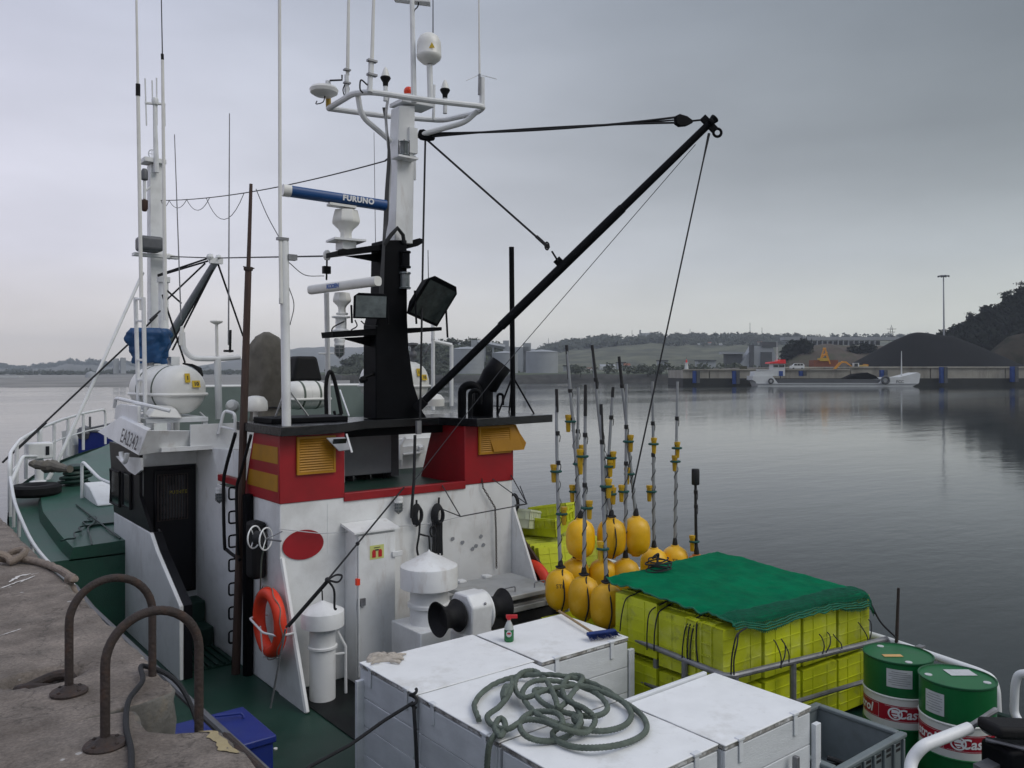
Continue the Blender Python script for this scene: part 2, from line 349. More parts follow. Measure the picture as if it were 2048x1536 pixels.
# ================================================================ SETTING
# ---- water
def water_mat():
    m = bpy.data.materials.new('water'); m.use_nodes = True; N = m.node_tree.nodes; L = m.node_tree.links
    bs = N['Principled BSDF']; bs.inputs['Base Color'].default_value = (0.018, 0.024, 0.024, 1); bs.inputs['Roughness'].default_value = 0.05; bs.inputs['IOR'].default_value = 1.33
    geo = N.new('ShaderNodeNewGeometry'); prev = None
    for sc, st, dist, strength in ((0.16, (1.0, 2.6, 1), 0.30, 0.06), (0.75, (1.0, 2.2, 1), 0.09, 0.08), (3.2, (1, 1.6, 1), 0.02, 0.12)):
        mp = N.new('ShaderNodeMapping'); mp.inputs['Scale'].default_value = st; mp.inputs['Rotation'].default_value = (0, 0, R(40)); L.new(geo.outputs['Position'], mp.inputs[0])
        nz = N.new('ShaderNodeTexNoise'); nz.inputs['Scale'].default_value = sc; nz.inputs['Detail'].default_value = 3; L.new(mp.outputs[0], nz.inputs['Vector'])
        b = N.new('ShaderNodeBump'); b.inputs['Strength'].default_value = strength; b.inputs['Distance'].default_value = dist; L.new(nz.outputs['Fac'], b.inputs['Height'])
        if prev: L.new(prev.outputs[0], b.inputs['Normal'])
        prev = b
    L.new(prev.outputs[0], bs.inputs['Normal'])
    # wind lanes: calmer and rougher streaks
    mp = N.new('ShaderNodeMapping'); mp.inputs['Scale'].default_value = (0.004, 0.03, 1); mp.inputs['Rotation'].default_value = (0, 0, R(38.7)); L.new(geo.outputs['Position'], mp.inputs[0])
    nz = N.new('ShaderNodeTexNoise'); nz.inputs['Scale'].default_value = 1.0; nz.inputs['Detail'].default_value = 4; L.new(mp.outputs[0], nz.inputs['Vector'])
    mr = N.new('ShaderNodeMapRange'); mr.inputs[1].default_value = 0.4; mr.inputs[2].default_value = 0.65; mr.inputs[3].default_value = 0.06; mr.inputs[4].default_value = 0.14; L.new(nz.outputs['Fac'], mr.inputs[0]); L.new(mr.outputs[0], bs.inputs['Roughness'])
    return m
w = MB(); S = 4700
w.add([(-S,-S,WA),(S,-S,WA),(S,S,WA),(-S,S,WA)], [(0,1,2,3)])
struct(w.build('water', water_mat(), smooth=0))

# ---- quay
def fb(p, o=4): return noise.fractal(Vector(p), 1.0, 2.0, o)
QE = 1.28
def edge(y):
    e = QE + 0.018*fb((0.3, y*1.6, 5)) + 0.012*fb((3, y*9, 1))
    pts = [(3.70,0),(3.78,-0.11),(3.90,-0.25),(4.22,-0.23),(4.27,-0.14),(4.31,-0.02),(4.36,0.015),(4.5,0)]
    for (a, da), (b, db) in zip(pts, pts[1:]):
        if a <= y <= b: e += da + (db-da)*(y-a)/(b-a)
    return e
def ztop(x, y, ed):
    z = QZ + 0.006*fb((x*0.8, y*0.8, 2)) + 0.0025*fb((x*5, y*5, 7)) + 0.0022*fb((x*26, y*26, 3), 3)
    dq = ed - x
    if dq < 0.05: z -= 0.016*(1-dq/0.05)**2 * (0.3+1.6*max(0, fb((1,y*7,9))))
    if abs(y-6.25-.03*fb((x*2,3,3))) < .03: z -= 0.012
    px_, py_ = (x-0.80)/0.21, (y-4.93)/0.13
    r = math.hypot(px_, py_) + 0.12*fb((x*7, y*7, 0))
    if r < 1: z -= 0.10*min(1, (1-r)*3.2)
    if -0.62 < x + 0.10*(y-3.0) + 0.02*fb((x,y*3,4)) < -0.52 and y < 4.2: z -= 0.05
    return z
ys = [-12 + i for i in range(14)] + [2 + 0.03*i for i in range(1, 134)] + [6 + 0.08*i for i in range(1, 76)] + [12 + 1.5*i for i in range(1, 34)]
xs0 = [-30, -12, -6, -3.5, -2.4, -1.7]
NC = 66; DOWN = [0.012, 0.06, 0.16, 0.3, 0.5, 0.75, 1.1, 1.7, 2.6, 4.5]
q = MB(); rows = []
for y in ys:
    ed = edge(y); row = [(x, y, QZ) for x in xs0]
    for i in range(NC+1):
        t = (i/NC)**0.85; x = -1.2 + (ed+1.2)*t; row.append((x, y, ztop(x, y, ed)))
    zt = row[-1][2]
    for k, dn in enumerate(DOWN): row.append((ed + 0.012 + 0.02*fb((dn*4, y*4, 11)) + 0.006*fb((dn*16, y*16, 2)), y, zt - dn))
    rows.append(row)
nc = len(rows[0]); n1 = len(xs0)+NC
for r_ in rows: q.v += r_
for j in range(len(rows)-1):
    for i in range(nc-1):
        q.f.append((j*nc+i, j*nc+i+1, (j+1)*nc+i+1, (j+1)*nc+i)); q.m.append(1 if i >= n1 else 0)
def concrete_mat():
    m = make_mat('quay_concrete', **SPEC['concrete']); N = m.node_tree.nodes; L = m.node_tree.links; bs = N['Principled BSDF']
    src = bs.inputs['Base Color'].links[0].from_socket
    tc = N.new('ShaderNodeTexCoord')
    # pale gull droppings and scuffs
    vo = N.new('ShaderNodeTexVoronoi'); vo.inputs['Scale'].default_value = 5.2; vo.inputs['Randomness'].default_value = 1; L.new(tc.outputs['Object'], vo.inputs['Vector'])
    nz = N.new('ShaderNodeTexNoise'); nz.inputs['Scale'].default_value = 14; nz.inputs['Detail'].default_value = 5; L.new(tc.outputs['Object'], nz.inputs['Vector'])
    ad = N.new('ShaderNodeMath'); ad.operation = 'MULTIPLY_ADD'; L.new(nz.outputs['Fac'], ad.inputs[0]); ad.inputs[1].default_value = 0.14; L.new(vo.outputs['Distance'], ad.inputs[2])
    mr = N.new('ShaderNodeMapRange'); mr.inputs[1].default_value = 0.125; mr.inputs[2].default_value = 0.15; mr.inputs[3].default_value = 0.8; mr.inputs[4].default_value = 0.0; L.new(ad.outputs[0], mr.inputs[0])
    mx = N.new('ShaderNodeMix'); mx.data_type = 'RGBA'; L.new(mr.outputs[0], mx.inputs['Factor']); L.new(src, mx.inputs['A']); mx.inputs['B'].default_value = (0.50, 0.49, 0.48, 1)
    # warm brown staining in broad bands
    n2 = N.new('ShaderNodeTexNoise'); n2.inputs['Scale'].default_value = 0.9; n2.inputs['Detail'].default_value = 6; L.new(tc.outputs['Object'], n2.inputs['Vector'])
    m2 = N.new('ShaderNodeMapRange'); m2.inputs[1].default_value = 0.45; m2.inputs[2].default_value = 0.7; m2.inputs[4].default_value = 0.32; L.new(n2.outputs['Fac'], m2.inputs[0])
    x2 = N.new('ShaderNodeMix'); x2.data_type = 'RGBA'; L.new(m2.outputs[0], x2.inputs['Factor']); L.new(mx.outputs['Result'], x2.inputs['A']); x2.inputs['B'].default_value = (0.125, 0.098, 0.083, 1)
    # sand grain and pitting
    n3 = N.new('ShaderNodeTexNoise'); n3.inputs['Scale'].default_value = 55; n3.inputs['Detail'].default_value = 6; n3.inputs['Roughness'].default_value = 0.75; L.new(tc.outputs['Object'], n3.inputs['Vector'])
    m3 = N.new('ShaderNodeMapRange'); m3.inputs[1].default_value = 0.32; m3.inputs[2].default_value = 0.68; m3.inputs[3].default_value = 0.62; m3.inputs[4].default_value = 1.32; L.new(n3.outputs['Fac'], m3.inputs[0])
    # hairline cracks
    v3 = N.new('ShaderNodeTexVoronoi'); v3.feature = 'DISTANCE_TO_EDGE'; v3.inputs['Scale'].default_value = 1.3; wp_ = N.new('ShaderNodeVectorMath'); wp_.operation = 'MULTIPLY_ADD'; L.new(nz.outputs['Color'], wp_.inputs[0]); wp_.inputs[1].default_value = (0.22,0.22,0.22); L.new(tc.outputs['Object'], wp_.inputs[2]); L.new(wp_.outputs[0], v3.inputs['Vector'])
    c3 = N.new('ShaderNodeMapRange'); c3.inputs[1].default_value = 0.0; c3.inputs[2].default_value = 0.012; c3.inputs[3].default_value = 0.55; c3.inputs[4].default_value = 1.0; L.new(v3.outputs['Distance'], c3.inputs[0])
    mm = N.new('ShaderNodeMath'); mm.operation = 'MULTIPLY'; L.new(m3.outputs[0], mm.inputs[0]); L.new(c3.outputs[0], mm.inputs[1])
    vs_ = N.new('ShaderNodeVectorMath'); vs_.operation = 'SCALE'; L.new(x2.outputs['Result'], vs_.inputs[0]); L.new(mm.outputs[0], vs_.inputs['Scale'])
    L.new(vs_.outputs[0], bs.inputs['Base Color'])
    b2 = N.new('ShaderNodeBump'); b2.inputs['Strength'].default_value = 0.7; b2.inputs['Distance'].default_value = 0.006; L.new(mm.outputs[0], b2.inputs['Height'])
    ob = bs.inputs['Normal'].links[0].from_socket; L.new(ob, b2.inputs['Normal']); L.new(b2.outputs[0], bs.inputs['Normal'])
    return m
quay = struct(q.build('quay', [concrete_mat(), 'stone_face'], smooth=50))
# steel edge angle and flaking pale render near the camera end of the quay
m = MB(); m.tube([(QE+0.028, y, QZ-0.045) for y in (3.70, 3.3, 2.5, 1.5)], 0.032, 6); m.build('edge_bar', 'rust_iron', quay)
m = MB()
def patch(y0, y1, wd, seed):
    n = 26; P = []
    for i in range(n+1):
        y = y0+(y1-y0)*i/n; P.append((edge(y)-0.012, y))
    for i in range(n, -1, -1):
        y = y0+(y1-y0)*i/n; P.append((edge(y)-0.02-wd*(0.5+0.8*abs(fb((y*7, seed, 2))))*math.sin(math.pi*(i+0.4)/(n+0.8))**0.5, y))
    vs = [(x, y, ztop(x, y, edge(y))+0.005) for x, y in P]; nn = n+1
    m.add(vs, [(i, i+1, 2*nn-2-i, 2*nn-1-i) for i in range(n)])
patch(3.42, 3.74, 0.075, 1); patch(2.9, 3.2, 0.05, 4)
m.build('render_patch', 'plaster', quay)
m = MB()   # white paint scribble on the quay top
for a, b, wd in (((0,1178),(50,1160),.012), ((30,1155),(62,1148),.022), ((18,1166),(40,1152),.018), ((40,1166),(70,1152),.012), ((62,1150),(78,1146),.006), ((0,1272),(42,1258),.007)):
    p = at(*a, Z=QZ); r_ = at(*b, Z=QZ); dv = (r_-p).normalized(); nv = Vector((-dv.y, dv.x, 0)); n = 12; vs = []
    for i in range(n+1):
        c = p.lerp(r_, i/n); h = wd*(0.4+abs(fb((c.x*30, c.y*30, wd*100))))*math.sin(math.pi*(i+.5)/(n+1))**.4
        for sgn in (-1, 1):
            v_ = c+nv*h*sgn; vs.append((v_.x, v_.y, ztop(v_.x, v_.y, edge(v_.y))+0.005))
    m.add(vs, [(2*i, 2*i+1, 2*i+3, 2*i+2) for i in range(n)])
m.build('paint_mark', 'chalk', quay)

# ---- quay furniture
def hoop(y, label):
    t = thing('handrail_hoop', label, 'handrail', (0.85, y, QZ), 'ladder handrails on the quay edge')
    m = MB(); x0, x1, H, rr = 0.85, 1.245, 0.54, 0.2
    pts = [(x0, y, QZ)] + [(x0, y, QZ+0.1)] + [((x0+x1)/2 - (x1-x0)/2*math.cos(a), y+0.01*math.sin(a), QZ+H-rr+rr*math.sin(a)) for a in [math.pi*i/18 for i in range(19)]] + [(x1, y, QZ-0.1), (x1, y, QZ-1.5)]
    m.tube(pts, 0.0205, 12); m.build('hoop_tube', 'rust_iron', t)
    m = MB(); m.lathe([(0.0,0.0),(0.085,0.0),(0.088,0.012),(0.08,0.02),(0.045,0.024),(0.030,0.040),(0.022,0.045)], (x0, y, QZ-0.004), n=20)
    fl = m.build('base_flange', 'rust_iron', t)
    for a in (0.5, 2.1, 3.7, 5.3):
        m = MB(); m.lathe([(0.009,0),(0.009,0.008),(0.004,0.012)], (x0+0.062*math.cos(a), y+0.062*math.sin(a), QZ+0.014), n=6); m.build('bolt', 'rust_iron', fl)
hoop(4.60, 'rusty iron hoop handrail beside the pit with the mooring ring, farther of two')
hoop(3.85, 'rusty iron hoop handrail nearest the camera, its far leg against the blue box')
t = thing('quay_ladder', 'iron ladder let into the notch of the quay wall between the hoops', 'ladder', (1.2, 4.2, -5))
for k in range(8):
    m = MB(); m.tube([(1.245, 3.86, QZ-0.25-0.32*k), (1.245, 4.6, QZ-0.25-0.32*k)], 0.014, 8); m.build('rung', 'rust_iron', t)
t = MB(); c = Vector((0.80, 4.93, QZ-0.045))
t.tube([c + Vector((0.125*math.cos(a), 0.075*math.sin(a), 0.018*math.sin(2*a))) for a in [2*math.pi*i/28 for i in range(28)]], 0.027, 10, closed=True)
tag(t.build('mooring_ring', 'rust_iron'), 'rusty mooring ring lying in a pit in the quay', 'mooring ring')
t = thing('mooring_line', 'thick tan mooring rope with a knot running over the quay edge', 'rope', at(60,1115,Z=QZ))
pts = [at(-60,1100,Z=QZ+.03), at(0,1108,Z=QZ+.035), at(30,1116,Z=QZ+.04), at(70,1122,Z=QZ+.03), at(110,1135,Z=QZ+.03), at(148,1158,Z=QZ+.03), Vector((1.30,7.05,QZ-.0)), Vector((1.42,6.75,QZ-0.3)), Vector((1.6,6.3,QZ-.8))]
m = MB(); m.tube(smoothpath(pts, 14), 0.027, 12, strands=3, pitch=0.12); m.build('rope_strand', 'rope_tan', t)
m = MB(); kc = at(18,1112,Z=QZ+.07); kp = [kc + Vector((0.09*math.cos(a)+0.03*math.cos(3*a), 0.07*math.sin(a)+.03*math.sin(2*a), 0.035*math.sin(2*a+1))) for a in [4*math.pi*i/40 for i in range(40)]]
m.tube(kp, 0.026, 10, strands=3, pitch=0.12); m.build('knot', 'rope_tan', t)
m = MB()
pts = [at(262,1560,Z=QZ+.02), at(262,1500,Z=QZ+.02), at(252,1450,Z=QZ+.015), at(258,1400,Z=QZ+.02), at(285,1362,Z=QZ+.03), Vector((1.22,4.68,QZ+.03)), Vector((1.36,4.5,QZ-.06)), Vector((1.40,4.2,QZ-.35)), Vector((1.5,3.9,QZ-1.2))]
m.tube(smoothpath(pts, 10), 0.013, 8); tag(m.build('cable', 'rope_dark'), 'dark cable snaking across the quay over the notch edge', 'cable')

# ================================================================ FAR SHORE
SPEC.update(
 land_far=dict(base=(0.060,0.075,0.045), rough=1, var=0.35, scale=0.02, grime=((0.035,0.05,0.03),0.8,0.03,0.45,0.6)),
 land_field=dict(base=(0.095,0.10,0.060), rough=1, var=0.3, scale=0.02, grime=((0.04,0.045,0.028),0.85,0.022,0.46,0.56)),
 heath=dict(base=(0.13,0.13,0.115), rough=1, var=0.3, scale=0.004, grime=((0.08,0.085,0.07),0.8,0.01,0.45,0.6)),  # far hills and bank: distance haze painted in as a paler colour
 mud_flat=dict(base=(0.24,0.235,0.225), rough=1, var=0.3, scale=0.02, grime=((0.15,0.15,0.14),0.7,0.03,0.45,0.6)),  # left shore strip lightened so its colour itself looks hazy
 rock_shore=dict(base=(0.045,0.045,0.042), rough=1, var=0.4, scale=0.25, bump=1.0, bscale=0.6),
 wood_far=dict(base=(0.052,0.062,0.045), rough=1, var=0.5, scale=0.12),
 wood_dark=dict(base=(0.007,0.010,0.0065), spec=0.1, rough=1, var=0.5, scale=0.15),
 coal=dict(base=(0.0045,0.0048,0.006), spec=0.15, rough=0.9, var=0.35, scale=0.3, bump=0.8, bscale=1.0),
 earth=dict(base=(0.075,0.060,0.048), rough=1, var=0.35, scale=0.1, grime=((0.05,0.055,0.03),0.8,0.12,0.5,0.6)),
 dim_earth=dict(base=(0.040,0.034,0.026), rough=1, var=0.4, scale=0.1, spec=0.1, grime=((0.015,0.018,0.012),0.8,0.15,0.48,0.58)),
 far_concrete=dict(base=(0.31,0.295,0.25), rough=0.9, var=0.2, scale=0.15, dirt=((0.10,0.09,0.07),0.6,0.25,0.5,0.7)),
 far_wet=dict(base=(0.016,0.018,0.016), rough=0.7, var=0.35, scale=0.3),
 far_white=dict(base=(0.54,0.56,0.56), rough=0.6, var=0.08, scale=0.5),
 far_grey=dict(base=(0.30,0.32,0.34), rough=0.6, var=0.12, scale=0.08),
 far_dark=dict(base=(0.07,0.075,0.08), rough=0.8, var=0.2, scale=0.2),
 far_blue=dict(base=(0.012,0.05,0.22), rough=0.6, var=0.2, scale=0.3),
 far_red=dict(base=(0.75,0.025,0.03), rough=0.5, var=0.05),
 far_tile=dict(base=(0.20,0.09,0.06), rough=0.9, var=0.2, scale=0.3),
 digger=dict(base=(0.50,0.22,0.02), rough=0.6, var=0.15, scale=0.8),
 digger_pale=dict(base=(0.42,0.30,0.10), rough=0.6, var=0.15, scale=0.8),
 rust_far=dict(base=(0.16,0.055,0.03), rough=0.9, var=0.2, scale=0.4),
)
def ridge(name, prof, D, mat, base=WA-1, run=0.35, back=0.3, nz=0.06, n=160, hump=0.5):
    """a hill whose skyline follows prof [(px, py)] at distance D"""
    m = MB(); P = sorted(prof); NR = 14; rows = []
    for i in range(n+1):
        px = P[0][0] + (P[-1][0]-P[0][0])*i/n
        for (a, ya), (b, yb) in zip(P, P[1:]):
            if a <= px <= b: py = ya + (yb-ya)*(px-a)/(b-a); break
        top = at(px, py, D=D); row = []
        for j in range(NR+1):
            t = j/NR
            if t <= 0.7:
                s = t/0.7; k = 1 - run*(1-s); hz = s**hump
            else:
                s = (t-0.7)/0.3; k = 1 + back*s; hz = 1 - s*s
            z = base + (top.z-base)*hz
            z += nz*(top.z-base)*fb((top.x*k/(D*0.05), top.y*k/(D*0.05), 1))*(0 if t in (0,) else min(1, 4*t)*(1-abs(t-0.7)*0.3))
            row.append((top.x*k, top.y*k, z))
        rows.append(row)
    for r_ in rows: m.v += r_
    w_ = NR+1
    for i in range(n):
        for j in range(NR): m.f.append((i*w_+j, (i+1)*w_+j, (i+1)*w_+j+1, i*w_+j+1)); m.m.append(0)
    return struct(m.build(name, mat))
def trees(name, spots, mat, label=None, leaves=34):
    """spots (point at foot, height, width): crowns of loose leaf clumps"""
    m = MB(); rnd = random.Random(len(spots))
    for p, h, wd in spots:
        for _ in range(leaves):
            u = Vector((rnd.gauss(0,1), rnd.gauss(0,1), rnd.gauss(0,1))).normalized()*rnd.random()**0.4
            c = Vector((p.x+u.x*wd*.5, p.y+u.y*wd*.5, p.z+h*0.58+u.z*h*.42)); s_ = wd*rnd.uniform(.10,.24)
            a = Vector((rnd.gauss(0,1), rnd.gauss(0,1), rnd.gauss(0,1))).normalized(); b = a.orthogonal().normalized()
            k = len(m.v); m.v += [tuple(c+a*s_), tuple(c+b*s_*.8), tuple(c-a*s_), tuple(c-b*s_*.7)]; m.f.append((k,k+1,k+2,k+3)); m.m.append(0)
        k = len(m.v); r_ = wd*.035
        m.v += [(p.x-r_,p.y,p.z-1),(p.x+r_,p.y,p.z-1),(p.x+r_*.5,p.y,p.z+h*.6),(p.x-r_*.5,p.y,p.z+h*.6)]; m.f.append((k,k+1,k+2,k+3)); m.m.append(0)
    o = m.build(name, mat, smooth=0); tag(o, label, 'trees', kind='stuff'); return o
rnd = random.Random(3)
def scatter(prof, D, n, h, drop, jitter=0.0):
    out = []; P = sorted(prof)
    for _ in range(n):
        px = rnd.uniform(P[0][0], P[-1][0])
        for (a, ya), (b, yb) in zip(P, P[1:]):
            if a <= px <= b: py = ya + (yb-ya)*(px-a)/(b-a); break
        py += rnd.uniform(0, drop); k = rnd.uniform(.6, 1.3)
        p = at(px, py, D=D*(1-jitter*rnd.random())); out.append((Vector((p.x,p.y,p.z-h*.25)), h*k, h*k*rnd.uniform(.7,1.2)))
    return out
def on_ridge(prof, D, n, h, s0=0.3, s1=1.0, px0=None, px1=None, base=WA-1, run=0.35, hump=0.5):
    out = []; P = sorted(prof); px0 = P[0][0] if px0 is None else px0; px1 = P[-1][0] if px1 is None else px1
    for _ in range(n):
        px = rnd.uniform(px0, px1); s = rnd.uniform(s0, s1)
        for (a, ya), (b, yb) in zip(P, P[1:]):
            if a <= px <= b: py = ya + (yb-ya)*(px-a)/(b-a); break
        tp = at(px, py, D=D); k = 1-run*(1-s); q = rnd.uniform(.6, 1.3)
        out.append((Vector((tp.x*k, tp.y*k, base+(tp.z-base)*s**hump-h*.2)), h*q, h*q*rnd.uniform(.8,1.5)))
    return out
left_hill = [(-260,728),(-60,727),(0,732),(35,739),(110,730),(140,722),(165,728),(185,723),(212,729),(262,727),(330,738),(480,741),(640,741)]
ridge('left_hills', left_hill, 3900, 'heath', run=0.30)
left_bank = [(-300,749),(-120,746),(-20,748),(40,751),(120,747),(170,749),(230,745),(300,748),(420,746),(560,748),(660,751)]
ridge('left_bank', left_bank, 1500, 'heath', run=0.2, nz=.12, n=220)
trees('bank_wood', on_ridge(left_bank, 1500, 330, 7, .3, 1.0, -80, 620, run=.2), 'wood_far', 'hazy line of trees on the low bank at left')
mid_hill = [(300,744),(420,728),(545,706),(600,695),(680,693),(770,691),(850,688),(885,684),(930,683),(985,686),(1060,697),(1130,704)]
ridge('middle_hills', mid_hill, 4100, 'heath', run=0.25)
right_hill = [(1040,722),(1090,700),(1140,689),(1200,681),(1262,676),(1300,671),(1350,673),(1420,674),(1520,675),(1640,677),(1760,676),(1900,674),(2200,668)]
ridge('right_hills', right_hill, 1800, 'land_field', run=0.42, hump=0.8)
RH = dict(run=0.42, hump=0.8)
trees('hill_wood', on_ridge(right_hill, 1800, 260, 14, .78, 1.0, 1075, 1240, **RH) + on_ridge(right_hill, 1800, 170, 13, .62, .80, 1120, 1330, **RH)
      + on_ridge(right_hill, 1800, 170, 11, .98, 1.0, 1300, 2000, **RH) + on_ridge(right_hill, 1800, 360, 12, .55, .95, 1330, 1620, **RH), 'wood_far', 'hazy wood and hedges covering the far right hillside')
trees('left_wood', on_ridge(left_hill, 3900, 420, 18, .35, 1.0, -60, 420, run=.30), 'wood_far', 'hazy trees on the low far hills at left')
point_hill = [(640,750),(676,742),(692,728),(715,718),(760,714),(800,712),(840,700),(880,687),(960,688),(1010,700),(1040,722)]
ridge('point_hill', point_hill, 640, 'land_far', run=0.10, hump=.8)
trees('point_wood', on_ridge(point_hill, 640, 420, 5.5, .15, 1.0, 660, 1010, run=.10, hump=.8), 'wood_far', 'dark wooded point behind the mast and storage tanks')
# low shore strips at the water's edge
def strip(name, px0, px1, d0, d1, zt, mat, wob=0.0, n=60, land='land_far'):
    m = MB(); rows = []
    for i in range(n+1):
        px = px0 + (px1-px0)*i/n; e = d0*(1+wob*fb((px*0.01, d0, 3)))
        a = at(px, HOR, D=1)
        rows.append([(a.x*e, a.y*e, WA-.3), (a.x*(e+3), a.y*(e+3), WA+(zt-WA)*.35), (a.x*(e+9), a.y*(e+9), zt+.4*fb((px*.05,1,1))), (a.x*(e+30), a.y*(e+30), zt+.5), (a.x*d1, a.y*d1, zt+2.0)])
    for r_ in rows: m.v += r_
    for i in range(n):
        for j in range(4): m.f.append((i*5+j, (i+1)*5+j, (i+1)*5+j+1, i*5+j+1)); m.m.append(0 if j < 2 else 1)
    return struct(m.build(name, [mat, land]))
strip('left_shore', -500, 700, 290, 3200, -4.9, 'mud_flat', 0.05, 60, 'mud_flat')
strip('middle_shore', 600, 1100, 470, 1100, -1.4, 'rock_shore', 0.06)
strip('right_shore', 1020, 2600, 425, 1200, -1.0, 'rock_shore', 0.03)
trees('shore_scrub', scatter([(-60,750),(230,750),(600,749)], 2600, 200, 17, 2, .3) + scatter([(1120,742),(1360,740),(1700,738)], 470, 90, 5, 8, .1) + scatter([(680,745),(900,744)], 500, 40, 6, 8, .1), 'wood_far', 'low scrub along the far shoreline')

# storage tanks and conveyor
def tank(px0, px1, ytop, ybot, D, label, mat='far_grey'):
    c = (px0+px1)/2; b = at(c, ybot, D=D); r_ = (px1-px0)/2/FPX*D; h = (ybot-ytop)/FPX*D
    t = thing('storage_tank', label, 'tank', b, 'storage tanks across the water')
    m = MB(); m.lathe([(r_,-4),(r_,h*.86),(r_*1.02,h*.86),(r_*1.02,h*.89)], b, n=36); m.build('tank_shell', mat, t)
    m = MB(); m.lathe([(r_*1.02,h*.89),(r_*.5,h*.96),(0,h)], b, n=36); m.build('tank_roof', mat, t)
    for k in range(5):
        z = b.z + h*.17*(k+.6); m = MB(); m.lathe([(r_*1.004,z-b.z),(r_*1.012,z-b.z),(r_*1.012,z-b.z+.35),(r_*1.004,z-b.z+.35)], b, n=36); m.build('hoop_band', mat, t)
tank(902, 968, 693, 742, 560, 'pale round storage tank left of the conveyor silo across the water')
tank(984, 1036, 702, 740, 570, 'small domed storage tank between the two large tanks')
tank(1052, 1116, 699, 742, 540, 'large white storage tank right of the black post')
t = thing('conveyor_plant', 'grey silo towers with a sloping conveyor between the storage tanks', 'silo', at(1010,742,D=600))
D = 600
def fbox(px0, px1, y0, y1, D, th=6, name='silo_block', mat='far_grey', parent=None):
    a = at(px0, y0, D=D); b = at(px1, y1, D=D); f = Vector((SY, CY, 0))*th
    m = MB(); m.prism([(a.x,a.y,a.z),(b.x,b.y,a.z),(b.x,b.y,b.z),(a.x,a.y,b.z)], f); return m.build(name, mat, parent, smooth=0)
fbox(1006,1018,681,744,D,8,'silo_block','far_grey',t); fbox(1046,1062,686,744,D,8,'silo_block','far_grey',t); fbox(942,955,680,700,D+20,8,'head_house','far_grey',t); fbox(1018,1060,694,744,D,10,'silo_block','far_grey',t)
m = MB(); a = at(955,684,D=D); b = at(1010,694,D=D); m.tube([a,b], 1.6, 4); m.build('conveyor', 'far_grey', t)
for px in (968, 985): fbox(px,px+3,688,742,D,1,'trestle','far_grey',t)

for px0, px1, y0, y1, lb in ((1128,1150,732,742,'low grey harbour shed right of the large white tank'),(1236,1252,726,739,'narrow grey harbour shed below the wooded hillside'),(1318,1336,722,738,'dark harbour block left of the beacon'),(1396,1432,722,736,'long grey harbour shed right of the beacon'),(872,896,716,744,'grey works building left of the storage tanks')):
    t = thing('harbour_shed', lb, 'shed', at((px0+px1)/2, y1, D=610), 'sheds on the far shore'); fbox(px0, px1, y0, y1, 610, 9, 'wall', 'far_grey', t); fbox(px0-1, px1+1, y0-2, y0, 609, 11, 'roof', 'far_dark', t)
# church, houses and pylons on the hill
t = thing('hill_church', 'small church silhouette on the crest of the green hill', 'church', at(1290,672,D=1780)); fbox(1280,1302,666,673,1780,12,'nave','far_grey',t); fbox(1279,1282,660,672,1779,4,'bell_tower','far_grey',t)
cnt = 0
ORD = 'first second third fourth fifth sixth seventh eighth ninth tenth eleventh twelfth thirteenth fourteenth fifteenth sixteenth seventeenth eighteenth nineteenth twentieth twenty-first twenty-second twenty-third twenty-fourth twenty-fifth twenty-sixth twenty-seventh twenty-eighth'.split()
for px, py, wd, hh in sorted(((1352,704,6,4),(1376,708,8,4),(1392,702,6,4),(1408,709,9,5),(1425,697,6,4),(1441,693,7,4),(1452,702,6,4),(1470,696,7,4),(1478,707,8,5),(1500,703,7,4),(1534,696,7,4),(1362,716,6,4),(1338,690,6,3),(1412,717,8,4),(1180,741,9,4),(1216,739,30,7),(1255,740,12,9),(1346,711,7,4),(1400,694,8,5),(1368,700,6,4),(1434,704,9,5),(1385,713,6,4),(1420,690,6,4),(1460,712,10,5),(1488,700,8,5),(1520,690,9,5))):
    D = 500 if py > 730 else 1480
    t = thing('far_house', f'pale house on the far shore, {ORD[cnt]} counted from the storage tanks', 'house', at(px, py, D=D), 'houses on the far hillside'); cnt += 1
    fbox(px-wd/2, px+wd/2, py-hh, py, D, 5, 'wall', 'far_white' if cnt % 3 else 'far_grey', t)
    a = at(px-wd/2-.5, py-hh, D=D); b = at(px+wd/2+.5, py-hh, D=D); f = Vector((SY,CY,0))*6; tp = Vector((0,0,hh*.5/FPX*D))
    m = MB(); m.add([a,b,b+f,a+f,a+f*.5+tp,b+f*.5+tp], [(0,1,5,4),(2,3,4,5),(0,4,3),(1,2,5),(0,3,2,1)]); m.build('roof', 'far_tile' if cnt % 2 else 'far_grey', t, smooth=0)
for px, y0, y1, D in ((1097,676,700,1780),(1264,660,677,1780),(1380,658,675,1780),(1500,645,677,1780),(1524,655,677,1780)):
    b = at(px, y1, D=D); tp = at(px, y0, D=D); m = MB(); m.tube([b, tp], [0.8, 0.4], 5)
    tag(m.build('radio_mast', 'far_dark'), f'thin mast on the skyline {"above the white tank" if px<1200 else "beside the hill church" if px<1300 else "right of the church" if px<1400 else "tall, above the grey bridge abutment" if px<1510 else "short, next to the tallest skyline mast"}', 'mast')
t = thing('power_pylon', 'steel lattice power pylon behind the coal heap', 'pylon', at(1783,690,D=700))
m = MB(); D = 700
for a, b in (((1777,692),(1782,654)),((1789,692),(1784,654)),((1774,658),(1792,658)),((1776,664),(1790,664)),((1779,680),(1787,668)),((1787,680),(1779,668)),((1783,654),(1783,650))):
    m.tube([at(*a,D=D), at(*b,D=D)], 0.22, 4)
m.build('lattice', 'far_dark', t)
